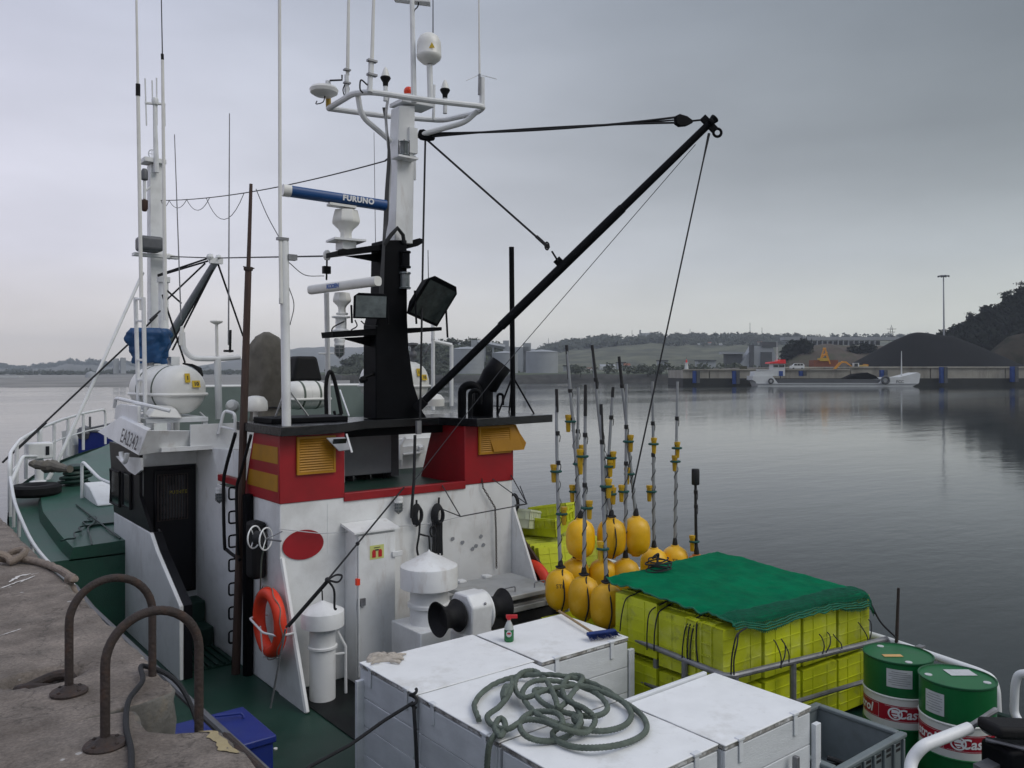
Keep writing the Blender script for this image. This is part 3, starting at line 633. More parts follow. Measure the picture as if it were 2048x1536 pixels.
# viaduct
t = thing('viaduct', 'long grey concrete viaduct with lattice girders in front of the hill', 'bridge', at(1680,700,D=650)); D = 650
fbox(1570,1800,674,680,D,12,'bridge_deck','far_grey',t); fbox(1590,1760,682,690,D+2,3,'girder','far_dark',t)
for k in range(16): fbox(1592+k*10.5,1593.6+k*10.5,680,690,D,2,'girder_post','far_grey',t)
m = MB(); m.prism([at(x,y,D=D-2) for x,y in ((1478,735),(1500,700),(1505,692),(1545,692),(1560,735))], Vector((SY,CY,0))*10); m.build('abutment', 'far_grey', t, smooth=0)
fbox(1500,1508,690,733,D-4,3,'abutment_rib','far_dark',t); fbox(1524,1556,684,694,D-3,5,'control_room','far_dark',t); fbox(1522,1544,704,735,D-3,3,'abutment_opening','far_dark',t)
fbox(1443,1488,704,708,D,8,'shed_roof','far_grey',t); fbox(1450,1485,708,735,D+2,5,'shed','far_dark',t)
struct(ridge('quarry_bank', [(1555,735),(1580,700),(1600,690),(1660,686),(1700,688),(1760,694),(1850,700)], 600, 'earth', run=0.05, back=0.1, nz=.1, n=60))
trees('bank_scrub', scatter([(1570,712),(1590,698),(1615,696)], 590, 40, 9, 25) + scatter([(1690,700),(1760,700)], 590, 26, 7, 14), 'wood_dark', 'dark bushes on the bank under the viaduct')
# far quay wall, tidal band, fenders
DQ = 318.0
def wallseg(px0, px1, y0, y1, D, th, name, mat, parent): return fbox(px0, px1, y0, y1, D, th, name, mat, parent)
fq = thing('far_quay', 'long concrete quay wall with a dark tidal band across the water', 'quay wall', at(1700,772,D=DQ))
for i, (a, b) in enumerate(((1366,1418),(1420,1560),(1562,1700),(1702,1860),(1862,2010),(2012,2300))):
    wallseg(a, b, 736-(1 if a > 1600 else -4), 757, DQ, 30, 'wall_panel', 'far_concrete', fq)
    wallseg(a-.6, b+1.6, 756.6, 776, DQ-1.2, 30, 'tidal_band', 'far_wet', fq)
wallseg(1366, 1700, 738, 740.5, DQ-.6, 1, 'coping', 'far_concrete', fq); wallseg(1700, 2300, 733, 736, DQ-.6, 30, 'coping', 'far_concrete', fq)
wallseg(1560, 2400, 733.6, 737, DQ+25, 120, 'apron', 'far_concrete', fq)
for px, y0, y1, lean, lb in ((1391,742,766,1,'blue fender panel nearest the small white beacon'),(1469,742,768,2,'leaning blue fender panel just left of the moored barge'),(1606,742,752,0,'blue fender behind the barge wheelhouse end'),(1768,740,754,0,'dark blue fender half hidden behind the barge bow'),(1888,734,766,0,'blue fender panel below the lamp mast'),(2030,733,764,0,'blue fender panel at the right edge of the far quay')):
    t = thing('quay_fender', lb, 'fender', at(px, y1, D=DQ-2), 'blue fenders on the far quay')
    for k in range(2): fbox(px-6+7*k+lean*1.5, px+(-6+7*k)+6.4+lean*1.5, y0, y1, DQ-3-.4*k, 1.5, 'fender_pad', 'far_blue' if k == 0 else 'far_dark', t)
t = thing('beacon', 'small white harbour beacon with a red lantern on the quay end', 'beacon', at(1373,739,D=DQ+4))
b = at(1373,740,D=DQ+4); m = MB(); m.lathe([(0.85,-.3),(0.55,2.6),(0.75,2.65),(0.75,2.9)], b, n=10); m.build('tower', 'far_white', t); m = MB(); m.lathe([(0.3,2.9),(0.3,3.7),(0,4.2)], b, n=8); m.build('lantern', 'far_red', t); m = MB(); m.tube([b+Vector((0,0,4)), b+Vector((0,0,5))], .07, 4); m.build('rod', 'far_dark', t)
# coal heap and wooded hill
coal = [(1685,737),(1712,722),(1745,704),(1790,680),(1815,668),(1830,664),(1845,664),(1880,669),(1905,671),(1960,692),(2010,714),(2060,737)]
tag(ridge('coal_heap', coal, 400, 'coal', base=0.8, run=0.10, back=0.12, nz=0.03, n=120, hump=0.9), 'huge black coal heap behind the far quay', 'coal heap')
bpy.data.objects['coal_heap'].pop('kind', None)
dark = [(1860,690),(1895,672),(1925,655),(1945,642),(1975,630),(2005,612),(2030,600),(2048,585),(2110,560),(2300,560)]
ridge('wooded_hill', dark, 520, 'wood_dark', base=0, run=0.10, nz=.04, hump=.9)
trees('hill_trees', on_ridge(dark, 520, 620, 6, .25, 1.0, 1870, 2120, base=0, run=.10, hump=.9), 'wood_dark', 'dark trees covering the steep hill at the right edge', 46)
for k, (px, py, h) in enumerate(((1940,646,7),(1972,632,6.5),(2010,610,9),(2020,604,8),(2044,590,9))):
    b = at(px, py, D=515); t = thing('pine_tree', f'umbrella pine standing out on the hill crest, {["lowest","second lowest","third lowest","fourth lowest","highest"][k]} of five on the slope', 'tree', b, 'pines on the crest')
    m = MB(); m.tube([b-Vector((0,0,2)), b+Vector((.3,0,h*.5)), b+Vector((.1,0,h*.75))], [.22,.16,.1], 5); m.build('trunk', 'wood_dark', t)
    m = MB(); r2 = random.Random(k)
    for _ in range(120):
        c = b+Vector((r2.gauss(0,1.4), r2.gauss(0,1.4), h*.78+r2.gauss(0,.55))); s_ = r2.uniform(.25,.6); a = Vector((r2.gauss(0,1),r2.gauss(0,1),r2.gauss(0,1))).normalized(); e = a.orthogonal().normalized()
        m.add([c+a*s_, c+e*s_, c-a*s_, c-e*s_], [(0,1,2,3)])
    m.build('crown', 'wood_dark', t, smooth=0)
ridge('bare_cliff', [(1975,705),(1992,690),(2015,674),(2048,664),(2120,660),(2200,690)], 440, 'dim_earth', base=2, run=0.04, back=0.05, nz=.12, n=50)
# lamp mast
t = thing('lamp_mast', 'tall floodlight mast with a round head behind the coal heap', 'lamp mast', at(1887,690,D=410)); D = 410
m = MB(); m.tube([at(1888.5,735,D=D), at(1887,553,D=D)], [.55,.28], 8); m.build('pole', 'far_grey', t)
c = at(1887,552,D=D); m = MB(); m.lathe([(.4,-.5),(2.4,-.1),(2.4,.25),(.4,.5)], c, n=16); m.build('lamp_ring', 'far_grey', t)
for k in range(8):
    a = k*math.pi/4; m = MB(); m.box(c.x+2.4*math.cos(a)-.35, c.x+2.4*math.cos(a)+.35, c.y+2.4*math.sin(a)-.35, c.y+2.4*math.sin(a)+.35, c.z-.45, c.z+.1); m.build('floodlight', 'far_dark', t)

# barge
DB = 304.0
t = thing('barge', 'long low white barge with a red-roofed wheelhouse moored at the far quay', 'barge', at(1670,773,D=DB))
def sil(name, pts, th, mat, D=DB, parent=t, bev=0):
    m = MB(); m.prism([at(x, y, D=D) for x, y in pts], Vector((SY,CY,0))*th); return m.build(name, mat, parent, smooth=0)
sil('hull', [(1516,775),(1511,763),(1505,760),(1505,752),(1545,752),(1556,766.5),(1758,766.5),(1768,755),(1800,754),(1836,745),(1841,748),(1838,766),(1822,775)], 7.5, 'far_white')
sil('rubbing_strake', [(1513,768.5),(1513,767),(1836,767),(1836,768.5)], .3, 'far_grey', DB-.35)
sil('hold', [(1556,766),(1552,758.5),(1762,758.5),(1758,766)], 6, 'far_dark', DB+.6)
sil('coal_cargo', [(1690,758),(1712,748),(1735,745),(1752,752),(1758,758)], 5, 'coal', DB+1)
sil('deck_house', [(1508,752),(1510,743),(1546,741),(1550,752)], 6, 'far_white', DB+.6)
wh = sil('wheelhouse', [(1545,752),(1546,728),(1570,728),(1570,752)], 4.5, 'far_white', DB+.8)
sil('window', [(1547,734),(1547,729.5),(1556,729.5),(1556,734)], .1, 'dark_glass', DB+.65, wh); sil('window', [(1558,734),(1558,729.5),(1569,729.5),(1569,734)], .1, 'dark_glass', DB+.65, wh); sil('door', [(1558,752),(1558,742),(1566,742),(1566,752)], .1, 'far_blue', DB+.65, wh)
sil('roof', [(1540,727),(1541,724),(1560,722.5),(1561,719),(1571,719),(1572,727)], 6, 'far_red', DB+.1)
m = MB(); m.tube([at(1554,722,D=DB+3), at(1554,683,D=DB+3)], [.2,.1], 6); m.build('mast', 'far_white', t); m = MB(); m.tube([at(1803,756,D=DB+3), at(1803,702,D=DB+3)], [.28,.12], 6); m.build('mast', 'far_white', t)
for px, py, r_ in ((1542,762,.8),(1771,760,1.25)):
    c = at(px, py, D=DB-.6); m = MB(); f = Vector((SY,CY,0)); m.tube([c+Vector((CY,-SY,0))*r_*math.cos(a)+Vector((0,0,r_*math.sin(a))) for a in [2*math.pi*i/20 for i in range(20)]], r_*.35, 8, closed=True); m.build('tyre_fender', 'far_dark', t)
put_text('FCC', at(1800,763.5,D=DB-.4), (CY,-SY,0), (0,0,1), 1.5, 'far_dark', 'hull_lettering', t, .03)
fbox(1520,1545,739,741,DB+.6,5,'awning','far_white',t)
# plant on the far quay
def digger(px, py, D, flip, label, mats):
    b = at(px, py, D=D); t = thing('excavator', label, 'excavator', b, 'excavators on the far quay')
    s = -1 if flip else 1
    def S(name, pts, th, mat, off=0): m = MB(); m.prism([at(px+s*x, py-y, D=D+off) for x, y in pts], Vector((SY,CY,0))*th); return m.build(name, mat, t, smooth=0)
    for o in (0, 2.4): S('track', [(-14,0),(-15,3),(-12,5),(12,5),(15,3),(14,0)], .7, 'far_dark', o)
    S('house', [(2,5),(2,14),(16,14),(20,11),(20,5)], 2.6, mats[0], .2); S('engine_cover', [(14,14),(14,16),(20,15),(20,12)], 2.4, mats[1], .3)
    cab = S('cab', [(-9,5),(-9,18),(1,18),(2,5)], 1.5, 'far_white', 0)
    S('cab_window', [(-8,11),(-8,17),(-1,17),(-1,11)], .1, 'dark_glass', -.12).parent = cab; cab.children[0].location = (0,0,0)
    S('boom', [(-8,8),(-24,21),(-32,22),(-38,18),(-36,16),(-31,18.5),(-24,17.5),(-6,5)], .6, mats[1], .8)
    S('stick', [(-38,20),(-52,4),(-54,1),(-50,0),(-34,17)], .5, mats[1], .8); S('bucket', [(-50,2),(-56,-3),(-50,-7),(-44,-3)], 1.3, 'rust_far', .5)
digger(1717, 744, DQ+3, False, 'orange excavator with a white cab on the edge of the far quay', ('digger_pale','digger'))
t = thing('quay_crane', 'old yellow grab crane on a rusty base on the far quay', 'crane', at(1648,739,D=DQ+30)); D = DQ+30
fbox(1628,1676,720,738,D,6,'engine_house','rust_far',t); m = MB()
for a, b in (((1640,722),(1648,697)),((1656,722),(1650,697)),((1644,710),(1653,710)),((1650,697),(1660,728)),((1643,716),(1654,704)),((1646,697),(1652,697))): m.tube([at(*a,D=D), at(*b,D=D)], .35, 4)
m.build('jib', 'digger', t); fbox(1640,1656,716,722,D-.5,3,'cab','mud_yellow',t)
t = thing('parked_van', 'white van parked on the far quay behind the barge', 'van', at(1594,739,D=DQ+8)); D = DQ+8
m = MB(); m.prism([at(x,y,D=D) for x,y in ((1582,737),(1582,732),(1587,731),(1591,726.5),(1606,726.5),(1609,730),(1609,737))], Vector((SY,CY,0))*1.8); m.build('body', 'far_white', t, smooth=0)
for a, b in ((1588.5,1594),(1595,1600),(1601,1606)): fbox(a,b,727.5,731,D-.06,.1,'window','dark_glass',t)
for px in (1587,1604): c = at(px,737,D=D-.1); m = MB(); m.lathe([(0,-.15),(.36,-.15),(.36,.2),(0,.2)], c, (SY,CY,0), 12); m.build('wheel', 'far_dark', t)
fbox(1483,1494,732,739,DQ+6,3,'stack','earth', thing('gravel_bag', 'pale bag standing on the far quay left of the barge', 'bag', at(1488,739,D=DQ+6)))
fbox(-40,38,752.5,757,700,8,'shed_wall','far_white', thing('waterfront_shed', 'long pale shed on the left shore at the picture edge', 'shed', at(0,757,D=700)))
fbox(62,120,758,761,560,8,'shed_wall','far_white', thing('waterfront_shed', 'long pale shed on the left shore right of the edge shed', 'shed', at(90,761,D=560)))
c = at(182,758,D=700); m = MB(); m.lathe([(4.6,-6),(4.6,3),(3.3,5.6),(0,6.6)], c, n=20); tag(m.build('domed_tank', 'far_grey'), 'pale domed tank among trees on the left shore', 'tank')
for k, (px, h) in enumerate(((232,14),(246,15))):
    b = at(px,740,D=900); m = MB(); m.box(b.x-2.5,b.x+2.5,b.y-2,b.y+2,b.z-4,b.z+h*.9); tag(m.build('tower_block', 'far_grey'), ('slim hazy tower on the left hill, left of a pair','slim hazy tower on the left hill, right of a pair')[k], 'tower', 'towers on the left hill')
# ================================================================ FISHING BOAT
boat = thing('fishing_boat', 'white and green fishing boat with red casings and black mast moored along the quay', 'fishing boat', (5.0, 10.0, DK))
XC = 5.0
HB = [(0.3,2.75),(1.0,2.95),(2.5,3.13),(5,3.22),(9,3.25),(12.5,3.24),(14.5,3.16),(16,2.95),(17.5,2.60),(19,2.05),(20.3,1.42),(21.4,0.75),(22.2,0.06)]
def hb(y):
    for (a, ba), (b, bb) in zip(HB, HB[1:]):
        if a <= y <= b:
            t = (y-a)/(b-a); return ba+(bb-ba)*t
    return HB[-1][1]
def fdz(y): return -2.30 + 0.52*max(0, (y-11.8)/10)**1.2       # foredeck sheer
def top(y): return -3.12 if y < 11.2 else (-3.12 + (fdz(y)-0.05+3.12)*min(1, (y-11.2)/0.6))
m = MB(); ysec = [0.3,1,2.5,4,6,8,10,11.2,11.8,12.5,13.5,14.5,15.5,16.5,17.5,18.5,19.3,20.3,21.0,21.6,22.2]
NS = 6; rows = []
for y in ysec:
    b = hb(y); zt = top(y); f = max(0, (y-13)/9)
    for s in (-1,): pass
    half = [(b, zt), (b*(1-.05*f), -3.6), (b*(1-.14*f), -4.3), (b*(1-.30*f), WA), (b*(.72-.5*f), -5.9), (0.02, -6.3)]
    rows.append([(XC-w_, y, z) for w_, z in half] + [(XC+w_, y, z) for w_, z in reversed(half)])
for r_ in rows: m.v += r_
for j in range(len(rows)-1):
    for i in range(2*NS-1): m.f.append((j*12+i, (j+1)*12+i, (j+1)*12+i+1, j*12+i+1)); m.m.append(0)
m.f.append(tuple(range(12))); m.m.append(0)
hull = m.build('hull', 'dark_green', boat)
m = MB()     # inner bulwark lining and capping rail of the main deck
for s in (-1, 1):
    pts = [(XC+s*(hb(y)-.03), y, -3.12) for y in [0.4,1,2.5,4,6,8,10,11.2]]
    m.tube(pts, 0.045, 8)
m.build('bulwark_cap', 'deck_green', hull)
m = MB()
m.v += [(XC-hb(y)+.02, y, DK) for y in ysec[:9]] + [(XC+hb(y)-.02, y, DK) for y in ysec[:9]]
m.f += [(i, 9+i, 10+i, i+1) for i in range(8)]; m.m += [0]*8
m.build('main_deck', 'deck_green', boat, smooth=0)
# foredeck: gutter level and raised whaleback plating
m = MB(); yy = [11.8+0.52*i for i in range(21)]
def fx(y, ins): return max(0.02, hb(y)-ins)
n = len(yy)
m.v += [(XC-fx(y,.02), y, fdz(y)-.10) for y in yy] + [(XC+fx(y,.02), y, fdz(y)-.10) for y in yy]
m.f += [(i, n+i, n+i+1, i+1) for i in range(n-1)]; m.m += [0]*(n-1)
m.add([(XC-3.2,11.8,DK),(XC+3.2,11.8,DK),(XC+3.2,11.8,fdz(11.8)-.1),(XC-3.2,11.8,fdz(11.8)-.1)], [(0,1,2,3)])
fd = m.build('foredeck', 'foredeck_green', boat, smooth=0)
m = MB(); rows = []
for y in yy[:-1]:
    rows.append([(XC-fx(y,.42), y, fdz(y)-.12), (XC-fx(y,.47), y, fdz(y)+.05), (XC, y, fdz(y)+.13), (XC+fx(y,.47), y, fdz(y)+.05), (XC+fx(y,.42), y, fdz(y)-.12)])
for r_ in rows: m.v += r_
for j in range(len(rows)-1):
    for i in range(4): m.f.append((j*5+i, (j+1)*5+i, (j+1)*5+i+1, j*5+i+1)); m.m.append(0)
m.f.append((0,1,2,3,4)); m.m.append(0)
m.build('whaleback', 'foredeck_green', fd, smooth=20)
m = MB(); m.box(XC-2.4, XC-1.2, 12.9, 12.93, fdz(12.9)+.05, fdz(12.9)+.10)
for k in range(2): m.tube([(XC-2.2+.75*k, 11.85, fdz(11.85)+.085+.02*k), (XC-2.2+.75*k, 14.6, fdz(14.6)+.085+.02*k)], 0.012, 6)
m.build('deck_seam', 'dark_green', fd)

# bow rail
def rail_z(y): return fdz(y) + 0.60 + 0.10*max(0,(y-14)/8)
RZL = [(9.4,-2.20),(10.7,-2.22),(12.0,-2.16),(13.3,-1.98),(14.0,-1.84),(14.8,-1.62)]
rl = MB(); rl.tube(smoothpath([(XC-hb(y)+.04, y, z) for y, z in RZL], 5), 0.024, 10)
rail = rl.build('bow_rail', 'white_metal', boat)
m = MB(); m.tube([(XC-hb(9.4)+.04,9.4,-2.20),(XC-hb(8.6)+.03,8.6,-2.24),(XC-hb(6)+.03,6,-2.25),(XC-hb(3)+.03,3,-2.3)], .030, 10); m.build('quarter_rail', 'grey_box', boat)
for y, z in RZL:
    m = MB(); m.tube([(XC-hb(y)+.04, y, z), (XC-hb(y)+.04, y, top(y))], 0.024, 8); m.build('post', 'white_metal', rail)
for seg in ((14.9,18.9),(19.05,22.1)):
    ysn = [seg[0]+(seg[1]-seg[0])*i/12 for i in range(13)]
    a = [(XC-hb(y)+.03, y, fdz(y)) for y in (seg[0],)] ; b = [(XC-hb(y)+.03, y, fdz(y)) for y in (seg[1],)]
    pts = a + [(XC-hb(y)+.03, y, rail_z(y)+.16) for y in ysn] + b
    m = MB(); m.tube(bend(pts, .14, 4), 0.028, 8); m.build('rail_loop', 'white_metal', rail)
    m = MB(); m.tube([(XC-hb(y)+.03, y, fdz(y)+.42) for y in ysn], 0.016, 6); m.build('mid_rail', 'white_metal', rail)
    for k in range(1, 4):
        y = seg[0]+(seg[1]-seg[0])*k/4; m = MB(); m.tube([(XC-hb(y)+.03, y, fdz(y)), (XC-hb(y)+.03, y, rail_z(y)+.16)], 0.032, 8); m.build('post', 'white_metal', rail)
ysn = [14.9+.6*i for i in range(13)]
m = MB(); m.tube([(XC+hb(y)-.03, y, rail_z(y)+.16) for y in ysn], 0.026, 8); m.build('rail_loop', 'white_metal', rail)
for y in (15.5,16.5,17.5,18.5,19.5,20.5,21.5): m = MB(); m.tube([(XC+hb(y)-.03, y, fdz(y)), (XC+hb(y)-.03, y, rail_z(y)+.16)], 0.026, 6); m.build('post', 'white_metal', rail)

# foredeck fittings
y = 17.6; c = Vector((XC-1.9, y, fdz(y)))
pd = MB(); pd.lathe([(.16,0),(.16,.03),(.075,.05),(.075,.42),(.06,.45)], (2.72,17.4,fdz(17.4)), n=16)
ped = pd.build('lamp_pedestal', 'white_metal', boat); m = MB(); m.box(2.52,2.93,17.25,17.6,fdz(17.4)+.45,fdz(17.4)+.74); m.build('lamp_box', 'white_metal', ped, bevel=.02)
m = MB(); m.box(2.80,2.86,17.24,17.26,fdz(17.4)+.52,fdz(17.4)+.68); m.build('lens', 'dark_glass', ped)
bt = MB(); bt.lathe([(.17,0),(.17,.3),(.22,.32),(.22,.37),(.05,.4)], (3.15,16.5,fdz(16.5)+.05), n=18); bit = bt.build('mooring_bitt', 'dark_green', boat)
m = MB(); pts = [(3.15+(.22+.05*math.sin(a*.7))*math.cos(a), 16.5+(.22+.04*math.cos(a*.9))*math.sin(a), fdz(16.5)+.09+.012*a) for a in [i*.3 for i in range(74)]]; m.tube(pts, .03, 8, strands=3, pitch=.15); m.build('rope_turns', 'dark_green', bit)
cp = MB(); z0 = fdz(14.8)+.05
cp.prism([(3.05,14.3,z0),(3.05,15.3,z0),(3.05,15.3,z0+.28),(3.05,14.9,z0+.24),(3.05,14.3,z0+.03)], (.6,0,0)); comp = cp.build('companion_hatch', 'white_paint', boat, bevel=.02)
m = MB(); m.tube(bend([(3.0,15.2,z0),(3.0,15.2,z0+.66),(3.12,14.5,z0+.42),(3.2,13.6,z0+.38)], .12), .025, 8); m.build('handrail', 'white_metal', comp)
t = thing('tyre', 'black tyre lying flat on the green foredeck', 'tyre', at(72,1000,Z=fdz(14)+.06))
c = at(72,999,Z=fdz(14)+.06); c.z = fdz(c.y)+.03
m = MB(); m.lathe([(.17,.02),(.14,.04),(.15,.16),(.20,.19),(.34,.19),(.385,.15),(.385,.05),(.34,0),(.2,0),(.17,.02)], c, n=32); m.build('tread', 'black_rubber', t)
t = thing('tarp_roll', 'brown bundled tarpaulin lying across the foredeck', 'tarpaulin', at(100,945,Z=-1.9)); a = at(62,928,Y=17.0); b = at(140,938,Y=15.9)
m = MB(); pts = [a.lerp(b, i/14)+Vector((0,0,.05*fb((i*.7,2,3)))) for i in range(15)]; m.tube(pts, [.03+.07*math.sin(math.pi*(i+1)/16)**.8+.045*fb((i*1.1,4,1)) for i in range(15)], 9); m.build('cloth_roll', 'tarp_olive', t)
tp = MB(); y = 16.0; tp.tube(bend([(XC-hb(15.2)+.05,15.2,rail_z(15.2)-.2), at(45,913,Y=15.6), at(72,913,Y=16.6)], .15), .028, 8); tp.build('davit_tube', 'white_metal', boat)

# ---------------------------------------------------------------- wheelhouse
wh = MB(); XP, XS = 2.85, 7.15
wh.box(3.57, XS, 10.35, 13.0, DK, WR-.02)
wheel = wh.build('wheelhouse', 'white_paint', boat)
WX = 2.85
def wp(px, py): return at(px, py, X=WX)
m = MB(); poly = [wp(228,1025), wp(300,1066), wp(312,1102), wp(359,1213), wp(363,1372)]
lowf = Vector((WX, 14.2, -3.43)); poly = [poly[0], poly[1], poly[2], poly[3], Vector((WX,poly[3].y,DK)), Vector((WX,poly[0].y,DK))]
m.prism(poly, (.045,0,0)); m.build('side_wall', 'white_paint', wheel, bevel=.008)
m = MB(); z1 = WR-.03; yb = wp(300,1066).y
m.prism([Vector((WX+.004,wp(227,1018).y,poly[0].z+.01)), Vector((WX+.004,wp(300,1066).y,wp(300,1066).z+.01)), Vector((WX+.004,11.12,wp(300,1066).z+.4)), Vector((WX+.004,11.12,z1)), Vector((WX+.004,wp(218,930).y,z1))], (.04,0,0)); m.build('window_band', 'navy_black', wheel, smooth=0)
# black painted return beside the door, following the edge of the wing wall
m = MB(); q0 = [wp(300,1066), wp(312,1102), wp(359,1213)]
rim = [Vector((WX+.05,p.y-.005,p.z)) for p in q0] + [Vector((WX+.05,q0[2].y-.005,DK))]
for a, b in zip(rim, rim[1:]): m.prism([a, b, b+Vector((0,.05,0)), a+Vector((0,.05,0))], (.09,0,0))
m.build('wing_edge', 'navy_black', wheel, smooth=0)
for a, b in (((223,938),(241,1013)),((247,944),(263,1018))):
    p = at(a[0],a[1],X=WX); r_ = at(b[0],b[1],X=WX); m = MB(); m.box(WX-.012, WX+.002, r_.y, p.y, r_.z, p.z); wdw = m.build('window', 'dark_glass', wheel)
    m = MB(); yy0, yy1, zz0, zz1 = r_.y, p.y, r_.z, p.z; m.tube([(WX-.012,yy0,zz0),(WX-.012,yy1,zz0),(WX-.012,yy1,zz1),(WX-.012,yy0,zz1)], .02, 6, closed=True); m.build('frame', 'black_rubber', wdw)
# aft bulkhead with door
m = MB(); m.box(WX+.046, 3.57, 11.12, 11.2, DK, WR-.02); m.build('aft_wall', 'white_paint', wheel)
m = MB(); m.box(WX+.05, 3.545, 11.08, 11.118, -2.86, -1.20); m.build('door_surround', 'navy_black', wheel)
m = MB(); m.box(3.02, 3.50, 11.045, 11.078, -2.82, -1.25); door = m.build('door', 'navy_black', wheel, bevel=.01)
a = at(315,950,Y=11.04); b = at(374,1036,Y=11.04)
m = MB(); m.box(a.x+.02, b.x-.02, 11.034, 11.044, b.z+.02, a.z-.02); m.build('pane', 'dark_glass', door)
m = MB(); m.tube([(a.x,11.02,a.z),(b.x,11.02,a.z),(b.x,11.02,b.z),(a.x,11.02,b.z)], .008, 6, closed=True); m.build('grille_frame', 'rust_iron', door)
for k in range(1, 10):
    x = a.x+(b.x-a.x)*k/10; m = MB(); m.tube([(x,11.02,a.z),(x,11.02,b.z)], .0055, 6); m.build('grille_bar', 'rust_iron', door)
put_text('PUENTE', at(356,984,Y=11.03), (1,0,0), (0,0,1), 0.062, 'yellow_ink', 'door_lettering', door, .002)
m = MB(); m.tube([(3.06,11.03,-2.0),(3.06,10.99,-2.0),(3.06,10.99,-2.12)], .01, 6); m.build('handle', 'galvanised', door)
for k in range(2):
    m = MB(); m.box(2.98, 3.55, 10.72-.32*k, 11.07-.32*k-.02, DK, -2.92-.26*k); m.build('step', 'dark_green', wheel, bevel=.02)
g = MB(); g.box(2.95,3.55,9.62,10.36,DK,DK+.02); ramp = g.build('deck_grating', 'deck_green', wheel)
for k in range(7): m = MB(); m.box(2.97+.085*k, 3.0+.085*k, 9.62, 10.36, DK+.02, DK+.045); m.build('slat', 'dark_green', ramp)
# roof, visor with registration letters
m = MB(); m.box(2.95, 7.35, 10.5, 13.2, WR-.02, WR+.03); roof = m.build('roof', 'white_paint', wheel)
vc = at(277,911,X=2.70); v1 = at(195,864,X=2.70); v3 = at(240,834,X=2.76); v4 = at(482,880,Y=10.75); v5 = at(482,862,Y=10.75)
vb = at(295,861,X=2.76)
m = MB(); m.prism([vc, v1, v3, vb], (.05,.03,.02)); visor = m.build('visor', 'white_paint', wheel, bevel=.006)
m = MB(); m.prism([vc+Vector((.003,.003,0)), vb+Vector((.003,.003,0)), v5, v4], (.01,.05,.0)); m.build('roof_fascia', 'white_paint', wheel, bevel=.006)
du = (vc - v1).normalized(); dv = ((v3+vb)/2-(v1+vc)/2); nrm = du.cross(dv).normalized(); 
if nrm.dot(-vc) < 0: nrm = -nrm
dv = nrm.cross(du).normalized()
if dv.z < 0: dv = -dv
put_text('EA2342', at(260,880,X=2.70) + nrm*.012, du, dv, 0.25, 'black_ink', 'registration_letters', visor, .002, spacing=1.0)
# visor support horn and curved bracket below it
m = MB(); c = at(248,905,X=2.7); m.tube([c+Vector((0,.14*math.cos(a),-.12*math.sin(a))) for a in [math.pi*i/12 for i in range(13)]], .03, 8); m.build('visor_bracket', 'white_metal', wheel)
m = MB(); m.prism([wp(236,912), wp(286,916), wp(287,940), wp(275,950), wp(262,942)], (-.03,0,0)); m.build('corner_gusset', 'white_paint', wheel)
# roof side coaming, rails, raft cradle
m = MB(); m.prism([at(228,838,X=2.8), at(232,812,X=2.8), at(240,808,X=2.8), at(275,812,X=2.8), at(275,845,X=2.8)], (.04,0,0)); m.build('roof_coaming', 'white_paint', wheel, bevel=.006)
m = MB(); m.tube(bend([at(229,815,X=2.8), at(231,798,X=2.8), at(236,797,X=2.8), at(300,812,X=2.9), at(340,822,X=3.1)], .06), .024, 8); m.build('roof_rail', 'white_metal', wheel)
m = MB(); c = at(332,826,Y=10.95); m.prism([c+Vector((-.22,0,-.05)), c+Vector((.2,-.04,-.08)), c+Vector((.13,.02,.05)), c+Vector((-.12,.03,.07))], (.02,.26,.03)); m.build('roof_lamp', 'white_plastic', wheel, bevel=.02)
m = MB()
a = at(290,851,Y=11.05); b = at(414,838,Y=11.05); m.box(a.x, b.x, 11.0, 12.4, b.z-.03, b.z+.03)
for x in (a.x+.03, b.x-.03):
    for y in (11.05, 12.3): m.box(x-.03, x+.03, y-.03, y+.03, WR+.02, b.z-.02)
m.build('raft_cradle', 'white_metal', wheel, bevel=.004)
m = MB(); m.box(3.3, 7.35, 10.52, 10.55, WR+.03, WR+.30); m.build('roof_kerb', 'white_paint', wheel)
m = MB(); m.box(3.35, 7.3, 10.6, 13.15, WR+.031, WR+.036); m.build('roof_deck', 'deck_green', wheel, smooth=0)
# wind screen round the flying bridge
ws = MB(); zt = -0.22
ws.box(3.9, 7.3, 13.05, 13.09, WR+.03, zt); ws.box(7.26, 7.3, 12.2, 13.05, WR+.03, zt)
scr = ws.build('wind_screen', 'screen_green', wheel); m = MB(); m.tube([(3.9,13.07,zt),(7.28,13.07,zt),(7.28,12.2,zt)], .025, 8); m.build('top_rail', 'white_metal', scr)
# small rail by the deckhouse ladder
m = MB(); a = at(440,866,Y=10.5); m.tube(bend([at(437,868,Y=10.5), at(447,826,Y=10.5), at(452,822,Y=10.5), at(470,827,Y=10.3), at(471,876,Y=10.3)], .06), .02, 8); m.tube([at(441,853,Y=10.5), at(471,860,Y=10.3)], .015, 6); m.build('ladder_rail', 'white_metal', wheel)
m = MB(); m.prism([at(424,896,X=3.5), at(480,902,X=3.5), at(480,955,X=3.5), at(434,944,X=3.5)], (.02,0,0)); m.build('flared_panel', 'white_paint', wheel)
